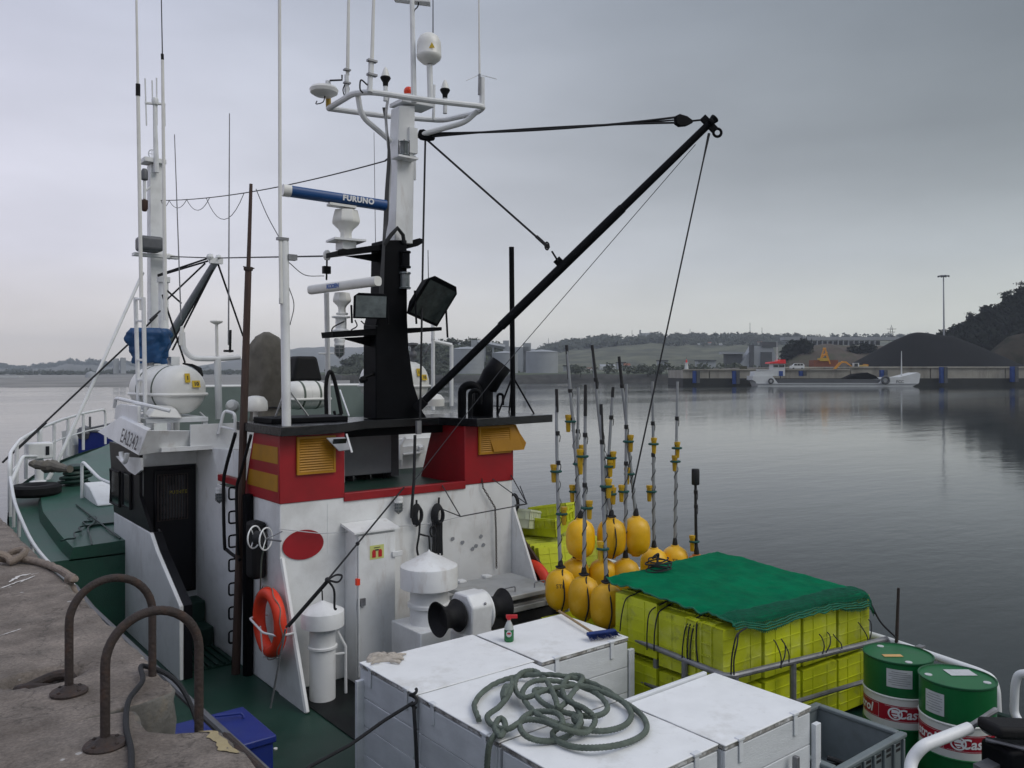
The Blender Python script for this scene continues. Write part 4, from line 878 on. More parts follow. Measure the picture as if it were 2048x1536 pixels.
# caged bulkhead lamp
def cage_lamp(c, ax, parent, s=1.0):
    """round bulkhead lamp hanging from a point, with wire cage"""
    c = Vector(c); m = MB(); m.lathe([(.055*s,0),(.06*s,-.02*s),(.05*s,-.05*s),(.055*s,-.055*s),(.055*s,-.075*s)], c, n=14); o = m.build('bulkhead_lamp', 'white_metal', parent)
    m = MB(); m.lathe([(.045*s,-.075*s),(.045*s,-.16*s),(.03*s,-.19*s),(0,-.2*s)], c, n=14); m.build('lamp_glass', 'lamp_glass', o)
    m = MB()
    for k in range(6):
        a = k*math.pi/3; d = Vector((math.cos(a), math.sin(a), 0)); m.tube([c+d*.055*s+Vector((0,0,-.07*s)), c+d*.055*s+Vector((0,0,-.17*s)), c+Vector((0,0,-.215*s))], .004*s, 5)
    for h in (.11,.15): m.tube([c+Vector((.056*s*math.cos(a), .056*s*math.sin(a), -h*s)) for a in [2*math.pi*i/14 for i in range(14)]], .004*s, 5, closed=True)
    m.build('wire_cage', 'galvanised', o); return o
cage_lamp(at(439,975,X=3.50), 0, wheel, .9)

# ---------------------------------------------------------------- deckhouse
AX0, AX1, AY = 3.57, 6.74, 8.41
dh = MB(); dh.box(AX0, AX1, AY, 10.36, DK, UP); house = dh.build('deckhouse', 'white_paint', boat, bevel=.012)
m = MB(); m.box(AX0+.03, AX1-.03, AY+.06, 10.34, UP, UP+.004); m.build('upper_deck', 'deck_green', house, smooth=0)
m = MB(); m.box(4.315, 5.985, AY-.02, AY+.06, UP-.05, UP+.045); m.build('kerb', 'red_paint', house, bevel=.008)
m = MB(); m.box(AX0-.03, AX0+.04, 9.43, 10.25, UP+.06, UP+.14); m.build('side_kerb', 'red_paint', house, bevel=.008)
# weld seams of the plating
m = MB(); 
for x in (4.12,): m.box(x-.004, x+.004, AY-.004, AY, -1.45-.55, -1.45)
m.build('plate_seam', 'white_metal', house)
# wings at both aft corners
tri = [at(556,1112,X=AX0), at(566,1112,X=AX0), at(613,1428,X=AX0)]
y1 = at(612,1425,X=AX0).y
m = MB(); m.prism([(AX0-.004,AY+.02,-1.98),(AX0-.004,AY-.03,-1.98),(AX0-.004,y1,DK),(AX0-.004,AY+.02,DK)], (.03,0,0)); m.build('wing_plate', 'white_paint', house)
m = MB(); m.tube([(AX0+.01,AY-.03,-1.98),(AX0+.01,y1,DK+.01)], .028, 6); m.build('wing_edge', 'white_paint', house)
m = MB(); m.prism([(AX1+.03,AY+.02,-1.75),(AX1+.03,AY-.02,-1.75),(AX1+.03,7.75,-3.0),(AX1+.03,7.55,DK),(AX1+.03,AY+.02,DK)], (-.03,0,0)); m.build('wing_plate', 'white_paint', house)
m = MB(); m.prism([(AX1+.16,8.6,-2.06),(AX1+.16,8.5,-2.10),(AX1+.16,7.72,-2.70),(AX1+.16,7.6,DK),(AX1+.16,8.6,DK)], (.03,0,0)); m.build('brown_screen', 'brown_board', house)
# red casings under the platform
def casing(x0, x1, name):
    m = MB(); zt = PL-.10
    poly = [(AY,UP-.004),(9.42,UP-.004),(9.12,zt),(AY,zt)]
    m.prism([(x0-.012,y-(.012 if y == AY else 0),z) for y,z in poly], (x1-x0+.024,0,0)); o = m.build(name, 'red_paint', house, bevel=.008)
    return o
cas = casing(AX0, 4.31, 'casing')
m = MB()
for (y0, y1_, z0, z1_) in ((AY+.03,9.22,-1.28,-1.10),(AY+.03,9.08,-.98,-.80)):
    k = .30/.73
    def yl(z): return 9.42 - (z-UP)*.30/.73*1.0 - .06
    m = MB(); m.prism([(AX0-.0155,y0,z0+.0),(AX0-.0155,yl(z0),z0),(AX0-.0155,yl(z1_),z1_),(AX0-.0155,y0,z1_)], (.003,0,0)); m.build('yellow_stripe', 'yellow_paint', cas, smooth=0)
def louvre(x0, x1, z0, z1, y, parent, n=13):
    m = MB(); m.box(x0, x1, y-.012, y-.002, z0, z1); fr = m.build('louvre', 'yellow_paint', parent)
    m = MB(); w_ = .025
    for a in ((x0-w_,x1+w_,z1,z1+w_),(x0-w_,x1+w_,z0-w_,z0),(x0-w_,x0,z0,z1),(x1,x1+w_,z0,z1)): m.box(a[0],a[1],y-.03,y-.003,a[2],a[3])
    m.build('frame', 'yellow_paint', fr)
    for k in range(n):
        z = z0+(z1-z0)*(k+.5)/n; m = MB(); m.prism([(x0,y-.012,z+.014),(x0,y-.030,z-.010),(x0,y-.026,z-.014),(x0,y-.010,z+.008)], (x1-x0,0,0)); m.build('slat', 'yellow_paint', fr, smooth=0)
a = at(594,945,Y=AY); b = at(664,878,Y=AY); louvre(a.x+.01, b.x, a.z, min(b.z+.02, PL-.15), AY-.013, cas)
cas2 = casing(5.985, AX1, 'casing')
a = at(958,905,Y=AY); b = at(985,850,Y=AY); louvre(a.x, b.x+.25, a.z, PL-.14, AY-.013, cas2, 12)
m = MB(); zz = PL-.11; m.prism([(6.30,AY-.018,zz),(6.76,AY-.018,zz),(6.93,AY-.06,a.z+.09),(6.89,AY-.06,a.z),(6.40,AY-.06,a.z)], (0,.03,.0)); m.prism([(6.76,AY-.03,zz),(6.76,AY+.45,zz),(6.91,AY+.45,a.z+.05),(6.91,AY-.05,a.z+.05)], (.02,0,0)); m.prism([(6.76,AY-.03,a.z+.01),(6.89,AY-.03,a.z+.01),(6.89,AY+.45,a.z+.01),(6.76,AY+.45,a.z+.01)], (0,0,.02)); m.build('vent_cowl', 'yellow_paint', cas2)
# grey switch cabinet on the upper deck, work lamp and stowed ladder behind
cb = MB(); p0 = at(687,942,Y=9.55); p1 = at(783,868,Y=9.55); cb.box(p0.x, p1.x, 9.55, 9.95, UP+.07, PL-.12); cab = cb.build('cabinet', 'panel_grey', house, bevel=.012)
m = MB(); m.box(p1.x+.002, p1.x+.12, 9.56, 9.94, UP+.02, PL-.12); m.build('side_panel', 'grey_box', cab, bevel=.006)
for k in range(3): m = MB(); x = p0.x+.12+(p1.x-p0.x-.2)*k/2; m.box(x-.03,x+.03,9.58,9.9,UP+.004,UP+.07); m.build('foot', 'black_paint', cab)
m = MB(); m.tube([(p0.x-.02,9.5,UP),(p0.x-.02,9.5,PL-.1)], .012, 6); m.build('support', 'white_metal', cab)
st = MB(); a = at(805,912,Y=10.2)
st.tube([at(800,920,Y=10.2), at(800,893,Y=10.2), at(810,875,Y=10.2)], .025, 6); st.tube([at(803,933,Y=10.2), at(803,890,Y=10.2)], .02, 6)
st.obox(at(820,900,Y=10.3), (.22,0,0), (0,.05,0), (.0,0,.06)); st.tube([at(806,909,Y=10.2), at(842,905,Y=10.2)], .018, 6); st.tube([at(838,897,Y=10.2), at(845,895,Y=10.2)], .03, 6)
st.build('stowed_bracket', 'white_metal', house)
# work lamp under the port end of the platform
wl_ = MB(); c = at(674,884,Y=8.30); wl_.prism([c+Vector((-.13,0,.05)), c+Vector((.10,0,.05)), c+Vector((.15,-.05,-.09)), c+Vector((.0,-.05,-.10))], (.01,.035,.0)); lamp = wl_.build('work_lamp', 'panel_grey', house, bevel=.008)
m = MB(); m.obox(c+Vector((.02,-.024,.0)), (.08,0,0), (0,.012,-.035), (0,.004,.002)); m.build('lens', 'dark_glass', lamp)
m = MB(); m.tube([at(693,868,Y=8.2), at(704,905,Y=8.1)], .012, 5); m.build('stay', 'white_metal', lamp)
# cabinet with the gas bottle sign
cx0, cx1, cy = 4.33, 4.81, 8.12
cl = MB(); cl.box(cx0, cx1+.02, cy+.03, AY-.002, DK, -1.76); closet = cl.build('bottle_locker', 'white_paint', house, bevel=.008)
m = MB(); m.prism([(cx0-.05,AY-.004,-1.69),(cx0-.05,cy-.03,-1.75),(cx0-.05,cy-.03,-1.77),(cx0-.05,AY-.004,-1.72)], (cx1-cx0+.09,0,0)); m.build('hood', 'white_paint', closet)
m = MB(); m.box(cx0+.02, cx1, cy-.005, cy+.028, DK+.03, -1.80); dr = m.build('locker_door', 'white_paint', closet, bevel=.01)
a = at(740,1120,Y=cy-.01); b = at(768,1088,Y=cy-.01); m = MB(); m.box(a.x, b.x, cy-.009, cy-.006, a.z, b.z); sg = m.build('sign', 'sign_yellow', dr, smooth=0)
for fx_ in (.28, .72):
    x = a.x+(b.x-a.x)*fx_; w_ = (b.x-a.x)*.13; z0 = a.z+.02; z1_ = a.z+(b.z-a.z)*.55
    m = MB(); m.add([(x-w_,cy-.0125,z0),(x+w_,cy-.0125,z0),(x+w_,cy-.0125,z1_),(x+w_*.6,cy-.0125,z1_+.02),(x-w_*.6,cy-.0125,z1_+.02),(x-w_,cy-.0125,z1_)], [(0,1,2,3,4,5)]); m.build('bottle_symbol', 'red_ink', sg, smooth=0)
m = MB(); zt = a.z+(b.z-a.z)*.80; m.box(a.x+(b.x-a.x)*.28, a.x+(b.x-a.x)*.72, cy-.0125, cy-.010, zt, zt+.008); m.box(a.x+(b.x-a.x)*.36, a.x+(b.x-a.x)*.62, cy-.0125, cy-.010, zt-.03, zt-.015); m.build('pipe_symbol', 'black_ink', sg, smooth=0)
for z in (-2.05, -2.98): m = MB(); m.box(cx1-.05, cx1+.08, cy-.03, cy-.006, z-.03, z+.03); m.build('hinge', 'white_metal', dr, bevel=.006)
m = MB(); zc = at(716,1205,Y=cy).z; m.box(cx0+.0, cx0+.09, cy-.03, cy-.007, zc-.04, zc+.04); m.tube([(cx0+.03,cy-.04,zc+.02),(cx0+.03,cy-.05,zc-.05)], .01, 6); m.build('latch', 'galvanised', dr)
m = MB(); m.tube([(cx0+.005,cy-.03,-1.85),(cx0+.005,cy-.03,DK+.1)], .012, 6); m.build('door_stay', 'white_metal', dr)
m = MB(); zz = at(711,1163,Y=cy).z; m.box(cx0-.03, cx0+.01, cy-.05, cy-.01, zz-.035, zz+.035); m.build('seal_box', 'orange', dr)
# red ellipse emblem
c = at(606,1089,Y=AY); rx = (at(648,1089,Y=AY).x-at(566,1089,Y=AY).x)/2; rz = (at(606,1060,Y=AY).z-at(606,1119,Y=AY).z)/2
m = MB(); n = 48; P = [(c.x+rx*math.cos(2*math.pi*i/n), AY-.008, c.z+rz*math.sin(2*math.pi*i/n)) for i in range(n)]; m.prism(P, (0,-.004,0)); m.build('red_oval', 'red_paint', house)
cage_lamp(at(797,993,Y=AY-.08), 0, house, .95)
# ropes and hooks hanging on the aft wall
m = MB(); m.tube([at(830,870,Y=8.3), at(828,960,Y=8.3), at(824,1010,Y=8.3), at(823,1035,Y=8.35)], .018, 8)
c = at(833,1030,Y=8.36)
for k in range(6):
    r_ = .085-.006*k; m.tube([c+Vector((r_*.7*math.cos(a)+.004*k, -.015*k*.5, r_*1.5*math.sin(a))) for a in [2*math.pi*i/16 for i in range(16)]], .014, 6, closed=True)
m.tube(smoothpath([at(840,1040,Y=8.35), at(838,1070,Y=8.33), at(834,1095,Y=8.34), at(836,1110,Y=8.36)], 4), .014, 6); m.tube([at(838,1068,Y=8.33), at(858,1073,Y=8.33), at(860,1105,Y=8.33)], .012, 6); m.tube([at(833,1000,Y=8.36), at(833,1016,Y=8.36)], .014, 6)
m.build('rope_hank', 'rope_dark', house)
m = MB(); c = at(874,1030,Y=8.36)
for k in range(7):
    r_ = .10-.006*k; m.tube([c+Vector((r_*.75*math.cos(a), -.012*k, r_*1.3*math.sin(a))) for a in [2*math.pi*i/16 for i in range(16)]], .016, 6, closed=True)
for k in range(6): m.tube([at(866+3.4*k,1040,Y=8.34), at(867+3.2*k,1075,Y=8.32-.01*(k%2)), at(866+3.6*k,1106+4*(k%2),Y=8.34)], .015, 6)
m.tube([at(878,995,Y=8.36), at(877,1012,Y=8.36)], .014, 6)
c = at(864,1062,Y=8.33); m.tube([c+Vector((.04*math.cos(a), -.02, .065*math.sin(a))) for a in [2*math.pi*i/12 for i in range(12)]], .012, 6, closed=True)
m.build('rope_hank', 'rope_dark', house)
# chain, wire outrigger bracket at the starboard aft corner
m = MB(); ch = [at(964,960,Y=8.39), at(966,975,Y=8.37), at(990,1015,Y=8.37), at(992,1060,Y=8.36), at(993,1138,Y=8.38)]
path = []
for a, b in zip(ch, ch[1:]):
    L_ = (b-a).length; k = max(2, int(L_/.028)); path += [a.lerp(b, i/k) for i in range(k)]
for i, p in enumerate(path):
    d = (path[min(i+1,len(path)-1)]-path[max(i-1,0)]); d = d.normalized() if d.length else Vector((0,0,1)); s_ = Vector((1,0,0)) if i % 2 else Vector((0,1,0)); s_ = (s_-d*s_.dot(d)).normalized()
    m.tube([p+d*.02*math.cos(a)+s_*.011*math.sin(a) for a in [2*math.pi*j/8 for j in range(8)]], .0045, 5, closed=True)
m.build('chain', 'rust_iron', house)
m = MB(); p1 = at(921,1033,Y=7.9); p2 = at(1054,1008,Y=7.9)
for a, b in ((at(884,970,Y=8.4),p1),(p1,p2),(p1,at(886,1019,Y=8.4)),(at(985,958,Y=8.4),p2),(at(1022,950,Y=8.4),p2),(p2,at(1040,972,Y=8.1)),(p2,at(1030,1010,Y=8.4))): m.tube([a,b], .007, 6)
m.build('wire_bracket', 'wire', house)
m = MB(); c = at(1020,1008,Y=8.6)
for k in range(3): m.tube([c+Vector((.05+.03*k,.02*k,0))+Vector((0,.09*math.cos(a),.12*math.sin(a))) for a in [2*math.pi*i/16 for i in range(16)]], .012, 6, closed=True)
m.build('wire_reel', 'black_rubber', house)
m = MB(); m.tube([at(558,1058,Y=8.38)] + [at(x,y,Y=8.35) for x,y in ((640,1067),(700,1064),(790,1053),(840,1050),(886,1042),(921,1033))], .005, 5); m.build('wire_line', 'wire_white', house)
for px, py in ((925,1085),(952,1092),(967,1090),(945,1098),(962,1073),(905,1078)):
    m = MB(); c = at(px,py,Y=AY-.006); P = [c+Vector((.03*math.cos(a)*(1+.4*fb((a,px,1))),0,.025*math.sin(a)*(1+.4*fb((a,py,2))))) for a in [2*math.pi*i/14 for i in range(14)]]; m.add(P, [tuple(range(14))]); m.build('scuff', 'panel_grey', house, smooth=0)
# port side: hose reel, black canister, rungs, black downpipe and hose
m = MB(); m.tube([(AX0-.055,9.18,UP+.02),(AX0-.055,9.18,DK)], .058, 12); m.build('downpipe', 'black_paint', house)
for k in range(7):
    p = at(470,985+47.5*k,X=AX0-.02); m = MB(); m.tube(bend([(AX0,p.y-.05,p.z+.07),(AX0-.11,p.y-.05,p.z+.07),(AX0-.11,p.y-.05,p.z-.07),(AX0,p.y-.05,p.z-.07)], .03), .011, 6); m.build('rung', 'black_paint', house)
m = MB(); m.tube(smoothpath([at(471,866,X=3.42), at(452,935,X=3.38), at(447,975,X=3.38), at(449,1085,X=3.38), at(454,1100,X=3.4), at(480,1120,X=3.45)], 6), .02, 8); m.tube(smoothpath([at(502,870,X=3.42), at(482,945,X=3.40), at(473,985,X=3.40), at(476,1110,X=3.42)], 6), .018, 8); m.build('hose', 'black_rubber', house)
c0 = at(512,1042,X=3.48); c1 = at(512,1155,X=3.48)
m = MB(); m.box(3.40, 3.56, c0.y-.12, c0.y+.12, c1.z, c0.z); can = m.build('canister', 'black_rubber', house, bevel=.04)
rc = at(520,1076,X=3.33)
m = MB(); m.lathe([(.07,-.05),(.07,.05)], rc, (.55,-.8,-.08), 16); reel = m.build('hose_reel', 'rope_dark', house)
for o_ in (-.07, .07):
    m = MB(); ax = Vector((.55,-.8,-.08)).normalized(); u_ = Vector((.8,.55,0)).normalized(); m.tube([rc+ax*o_+u_*.115*math.cos(a)+Vector((0,0,.115*math.sin(a))) for a in [2*math.pi*i/24 for i in range(24)]], .008, 6, closed=True)
    for k in range(3):
        a = k*2.1; m.tube([rc+ax*o_, rc+ax*o_+u_*.115*math.cos(a)+Vector((0,0,.115*math.sin(a)))], .006, 5)
    m.build('reel_ring', 'white_metal', reel)
m = MB(); m.tube([rc, rc+Vector((.15,-.19,-.02))], .012, 6); m.tube([rc+Vector((.04,-.08,0)), rc+Vector((.2,-.1,.06))], .007, 5); m.build('crank', 'galvanised', reel)
m = MB(); m.tube(smoothpath([rc+Vector((.02,-.08,-.08)), at(523,1120,X=3.36), at(521,1170,X=3.42), at(519,1190,X=3.5)], 5), .008, 6); m.build('hose_tail', 'rope_grey', reel)

# ---------------------------------------------------------------- gantry platform
pf = MB(); poly = [(3.5,9.5),(3.5,8.22),(4.2,8.30),(4.75,8.72),(5.85,8.80),(6.02,8.2),(7.42,8.38),(7.42,9.5)]
pf.prism([(x,y,PL-.10) for x,y in reversed(poly)], (0,0,.10)); plat = pf.build('gantry_platform', 'black_deck', boat, bevel=.006)
m = MB(); m.box(4.35, 5.95, 8.86, 9.4, PL-.20, PL-.102); m.build('cross_beam', 'black_paint', plat)
m = MB(); m.box(3.62,4.55,8.75,9.3,PL,PL+.06); m.build('cover_plate', 'black_paint', plat, bevel=.01)
# goosenecks, exhaust funnel, black post
def goose(px, w_, y0, ytop, Y, r_):
    b = at(px, 830, Y=Y); b.z = PL; zt = at(px, ytop, Y=Y).z; wd = w_/FPX*depth(b)
    pts = [b] + [Vector((b.x, b.y, zt-wd/2))] + [Vector((b.x+wd/2-wd/2*math.cos(a), b.y-.25*wd*(1-math.cos(a)), zt-wd/2+wd/2*math.sin(a))) for a in [math.pi*i/10 for i in range(1,11)]] + [Vector((b.x+wd, b.y-.5*wd, zt-wd*.5-.12))]
    m = MB(); m.tube(pts, r_, 12); m.build('gooseneck', 'black_paint', plat)
goose(924, 30, 830, 770, 8.75, .055); goose(940, 18, 830, 781, 8.55, .028); goose(995, 10, 830, 788, 8.9, .018)
b = at(965, 828, Y=8.75); b.z = PL
m = MB(); m.tube([b, b+Vector((0,0,.22)), b+Vector((.01,0,.36)), at(975,772,Y=8.72), at(985,752,Y=8.68), at(1003,728,Y=8.62)], [.14,.14,.14,.145,.15,.15], 20, caps=False)
ex = m.build('exhaust_pipe', 'black_paint', plat); e = ex.modifiers.new('solid', 'SOLIDIFY'); e.thickness = .008
b = at(1026, 822, Y=8.75); b.z = PL; tp = at(1023, 494, Y=8.75)
m = MB(); m.tube([b, tp], .035, 12); post = m.build('post', 'black_paint', plat)
for px, py in ((995,820),(1068,818),(1018,818)):
    q_ = at(px, py, Y=8.7 if px != 1018 else 9.2); q_.z = PL; m = MB(); m.tube([q_, at(1025,752,Y=8.75)], .013, 6); m.build('stay', 'black_paint', post)
for a in ((0,0),): m = MB(); m.tube([at(986,812,Y=8.8), at(1024,814,Y=8.75)], .006, 5); m.build('guard_wire', 'black_paint', plat)
# white flag pole mast at the port corner
b = at(573, 846, Y=8.40); b.z = PL; tp = at(568, 476, Y=8.40)
m = MB(); m.tube([b, tp], .048, 14); pole = m.build('aerial_post', 'white_paint', plat)
for px, py in ((548,842),(571,848),(622,840)):
    q_ = at(px, py, Z=PL); m = MB(); m.tube([q_, Vector((b.x,b.y,b.z+.42))], .011, 6); m.build('stay', 'white_metal', pole)
m = MB(); m.tube([at(562,607,Y=8.38), at(560,430,Y=8.38), at(559,0,Y=8.38), at(558,-120,Y=8.38)], [.02,.02,.018,.014], 8); m.build('whip_aerial', 'white_plastic', pole)
m = MB(); m.obox(at(565,478,Y=8.38), (.06,0,0), (0,.03,0), (0,0,.015)); m.obox(at(561,602,Y=8.38), (.012,0,0), (0,.012,0), (0,0,.03)); m.obox(at(583,515,Y=8.38), (.05,0,0), (0,.04,0), (0,0,.03)); m.build('clamp', 'galvanised', pole)
m = MB(); m.lathe([(.0,.0),(.03,.0),(.03,.09),(.14,.10),(.15,.13),(.14,.22),(.10,.27),(.04,.285),(0,.287)], Vector((at(511,838,Z=PL).x, at(511,838,Z=PL).y, PL)), n=24); m.build('dome_aerial', 'white_plastic', plat)

# ---------------------------------------------------------------- main mast
MY = 9.0
def mp(px, py, o=0.0): return at(px, py, Y=MY+o)
base = [(752,838),(752,650),(766,600),(768,480),(814,480),(815,640),(818,700),(828,770),(845,822),(856,838)]
ms = MB(); ms.prism([mp(x,y,-.16) for x,y in base], (0,.32,0)); mast = ms.build('main_mast', 'black_paint', boat, bevel=.012)
ms = MB(); lo = [mp(779,490), mp(815,490)]; hi = [mp(790,215), mp(822,215)]
ms.add([lo[0]+Vector((0,-.13,0)), lo[1]+Vector((0,-.13,0)), lo[1]+Vector((0,.13,0)), lo[0]+Vector((0,.13,0)), hi[0]+Vector((0,-.1,0)), hi[1]+Vector((0,-.1,0)), hi[1]+Vector((0,.1,0)), hi[0]+Vector((0,.1,0))], [(0,3,2,1),(4,5,6,7),(0,1,5,4),(1,2,6,5),(2,3,7,6),(3,0,4,7)])
um = ms.build('upper_mast', 'white_paint', mast, bevel=.01)
c = mp(824,211); m = MB(); m.obox(c, (.22,-.03,0), (0,.16,0), (0,0,.025)); m.build('mast_cap', 'white_paint', mast, bevel=.006)
m = MB(); m.lathe([(.06,0),(.07,.02),(.07,.05),(.085,.06),(.085,.1)], mp(817,207), n=16); m.build('lamp_base', 'white_metal', mast)
m = MB(); c = mp(817,183); m.ball(c, .062, 14); m.build('red_beacon', 'orange_dome', mast)
# shelves
def shelf(poly, name, w_=.14):
    m = MB(); m.prism([mp(x,y,-w_) for x,y in poly], (0,2*w_,0)); return m.build(name, 'black_paint', mast, bevel=.006)
shelf([(676,501),(676,511),(770,499),(770,487)], 'radar_shelf', .16); shelf([(690,512),(770,527),(770,505)], 'shelf_web', .01)
shelf([(812,484),(840,476),(846,478),(846,486),(836,492),(812,498)], 'head_spur', .05)
shelf([(666,663),(668,675),(752,670),(752,657)], 'radar_shelf', .16); shelf([(680,676),(752,696),(752,672)], 'shelf_web', .01); shelf([(812,656),(884,654),(884,661),(812,667)], 'lamp_shelf', .08)
m = MB(); m.tube([mp(768,490,-.18), mp(782,470,-.2), mp(795,456,-.2), mp(806,470,-.2), mp(808,486,-.18)], .025, 8); m.build('cable_loop', 'rope_dark', mast)
m = MB()
for k in range(5): m.tube(smoothpath([mp(772-1.6*k,215,-.12), mp(776+k,300,-.15), mp(771+1.5*k,380,-.15), mp(768+2*k,440,-.16), mp(766+k,480,-.19), mp(758+2*k,600,-.18)], 4), .007, 5)
m.build('mast_cables', 'wire', mast)
m = MB()
for k in range(3): m.tube(smoothpath([mp(775+2*k,190,-.1), mp(770+2*k,240,-.14), mp(778+2*k,330,-.14), mp(776+k,420,-.15)], 4), .006, 5)
m.build('mast_cables', 'wire_white', mast)
# stern lights on the mast
for py, mt in ((520,'grey_box'),(562,'lamp_glass')):
    c = mp(810, py, -.18); m = MB(); m.lathe([(.07,-.10),(.075,-.08),(.06,-.07),(.06,.08),(.075,.09),(.07,.11)], c, n=14); m.build('mast_lamp', 'black_paint' if mt == 'grey_box' else 'lamp_glass', mast)
c = mp(808,298,-.2); m = MB(); m.lathe([(.07,-.09),(.075,-.08),(.05,-.06),(.05,.06),(.06,.09)], c, n=14); ml = m.build('mast_lamp', 'lamp_glass', mast)
m = MB()
for k in range(6): a = k*math.pi/3; d = Vector((.075*math.cos(a),.075*math.sin(a),0)); m.tube([c+d+Vector((0,0,-.09)), c+d+Vector((0,0,.1))], .005, 5)
m.build('lamp_cage', 'wire', ml); m = MB(); m.obox(c+Vector((.02,.02,-.11)), (.14,0,0), (0,.1,0), (0,0,.012)); m.build('lamp_bracket', 'white_paint', ml)
m = MB(); m.box(mp(824,290,-.1).x-.06, mp(824,290,-.1).x+.06, 8.86, 8.94, mp(824,312).z, mp(824,262).z); m.build('junction_box', 'white_paint', mast); m = MB(); m.tube([mp(829,312,-.1), mp(829,360,-.1)], .02, 8); m.build('conduit', 'white_paint', mast)
# aerial ring
ring = [at(657,217,Y=9.75), at(708,186,Y=8.95), at(745,184,Y=8.70), at(860,201,Y=8.45), at(970,213,Y=8.25), at(952,226,Y=8.6), at(885,241,Y=9.25), at(770,232,Y=9.55)]
zr = sum(p.z for p in ring)/len(ring)
m = MB(); m.tube(bend([ring[0],ring[1],ring[2],ring[3],ring[4],ring[5],ring[6],ring[7],ring[0]], .12, 4), .036, 10); arr = m.build('aerial_ring', 'white_metal', mast)
for a, mid, b in ((ring[1]+Vector((.05,0,0)), at(722,232,Y=8.95), mp(782,283)),(at(955,222,Y=8.35), at(930,245,Y=8.45), mp(818,276))):
    m = MB(); m.tube(bend([a, mid, b], .2), .034, 10); m.build('ring_strut', 'white_metal', arr)
def whip(px0, py0, px1, py1, Y, r0, r1, mat='white_plastic', name='whip_aerial', parent=None, Y1=None):
    m = MB(); a = at(px0,py0,Y=Y); b = at(px1,py1,Y=Y if Y1 is None else Y1); m.tube([a, a.lerp(b,.5), b], [r0,(r0+r1)/2,r1], 8); return m.build(name, mat, parent or mast)
whip(694,195,693,150,9.2,.03,.028,'white_metal'); whip(695,150,698,-60,9.2,.024,.016); whip(739,184,742,120,8.7,.035,.03,'white_metal'); whip(743,150,749,-60,8.7,.026,.016)
m = MB()
for py in (122,150): m.obox(at(744,py,Y=8.68), (.06,0,0), (0,.03,0), (0,0,.012))
for py in (140,166): m.obox(at(694,py,Y=9.18), (.04,0,0), (0,.03,0), (0,0,.01))
m.build('aerial_clamp', 'galvanised', arr)
def gps(px, pyt, Y, dark=True):
    b = at(px, pyt+62, Y=Y); c = at(px, pyt, Y=Y); s = .1
    m = MB(); m.tube([b, Vector((b.x,b.y,c.z-.14))], .028, 8); o = m.build('aerial_stub', 'white_metal', arr)
    m = MB(); m.lathe([(.03,-.20),(.035,-.15),(.055,-.12),(.065,-.10),(.06,-.085)], c, n=14); m.build('aerial_foot', 'black_rubber', o)
    m = MB(); m.lathe([(.055,-.085),(.045,-.05),(.03,0),(.012,.03),(0,.035)], c, n=14); m.build('aerial_cone', 'white_plastic', o)
gps(771,140,8.8); gps(890,165,8.7)
m = MB(); m.tube([at(861,205,Y=8.5), at(859,130,Y=8.5)], .036, 10); sat = m.build('dome_post', 'white_metal', arr)
c = at(858,125,Y=8.5); m = MB(); k = 25/FPX*depth(c); m.lathe([(.03,-.02),(k*.55,-.01),(k*.92,.04),(k,.07),(k,.09),(k*.985,.095),(k*.98,.20),(k*.93,.255),(k*.76,.31),(k*.45,.345),(0,.358)], c, n=28); dm = m.build('satellite_dome', 'white_plastic', sat)
m = MB(); q_ = c+Vector((-.03,-k*.985,.17)); q_ = c + Vector((-SY,-CY,0))*(k*.985)+Vector((CY,-SY,0))*.05+Vector((0,0,.12)); u_ = Vector((CY,-SY,0)); m.add([q_-u_*.035, q_+u_*.035, q_+Vector((0,0,.07))], [(0,1,2)]); m.build('warning_sticker', 'sticker_yellow', sat, smooth=0)
whip(828,205,824,2,8.6,.036,.030,'white_metal','centre_pole'); c = at(824,2,Y=8.6); m = MB(); m.prism([c+Vector((-.2,.1,0)), c+Vector((.18,-.12,0)), c+Vector((.3,.05,.03)), c+Vector((-.1,.22,.03))], (0,0,.05)); m.build('top_platform', 'white_paint', arr)
m = MB(); m.tube(smoothpath([at(838,-5,Y=8.6), at(836,12,Y=8.6), at(828,22,Y=8.58), at(827,40,Y=8.58)], 4), .008, 5); m.build('pole_cable', 'rope_dark', arr)
whip(866,70,866,-40,9.4,.008,.006,'wire','thin_aerial'); whip(868,170,867,240,9.0,.02,.02,'white_metal','aerial_stub'); whip(964,215,964,155,8.3,.034,.034,'white_metal','aerial_stub'); whip(959,150,957,-50,8.3,.015,.008); whip(958,190,959,148,8.28,.015,.015,'galvanised')
m = MB(); j = at(959,149,Y=8.3)
for x, y in ((933,161),(993,158)): m.tube([j, at(x,y,Y=8.3)], .005, 5)
m.build('ground_radials', 'white_metal', arr)
# navtex disc on a yellow bracket
c = at(660,190,Y=9.75); m = MB(); m.tube([at(657,217,Y=9.75), at(656,182,Y=9.75)], .034, 10); yb_ = m.build('yellow_bracket', 'mud_yellow', arr)
m = MB(); m.tube([at(656,182,Y=9.75), at(656,162,Y=9.75)], .034, 10); m.build('bracket_top', 'white_metal', yb_)
c = at(648,183,Y=9.6); m = MB(); m.lathe([(0,-.055),(.12,-.05),(.17,-.02),(.18,.02),(.16,.05),(0,.06)], c, n=24); m.build('disc_aerial', 'white_plastic', yb_)
m = MB(); m.tube([at(660,161,Y=9.7), at(684,160,Y=9.7), at(684,150,Y=9.7)], .012, 6); m.tube(smoothpath([at(650,192,Y=9.6), at(646,204,Y=9.6), at(632,208,Y=9.6), at(634,202,Y=9.6)], 4), .007, 5); m.build('aerial_arm', 'rope_dark', yb_)
m = MB()
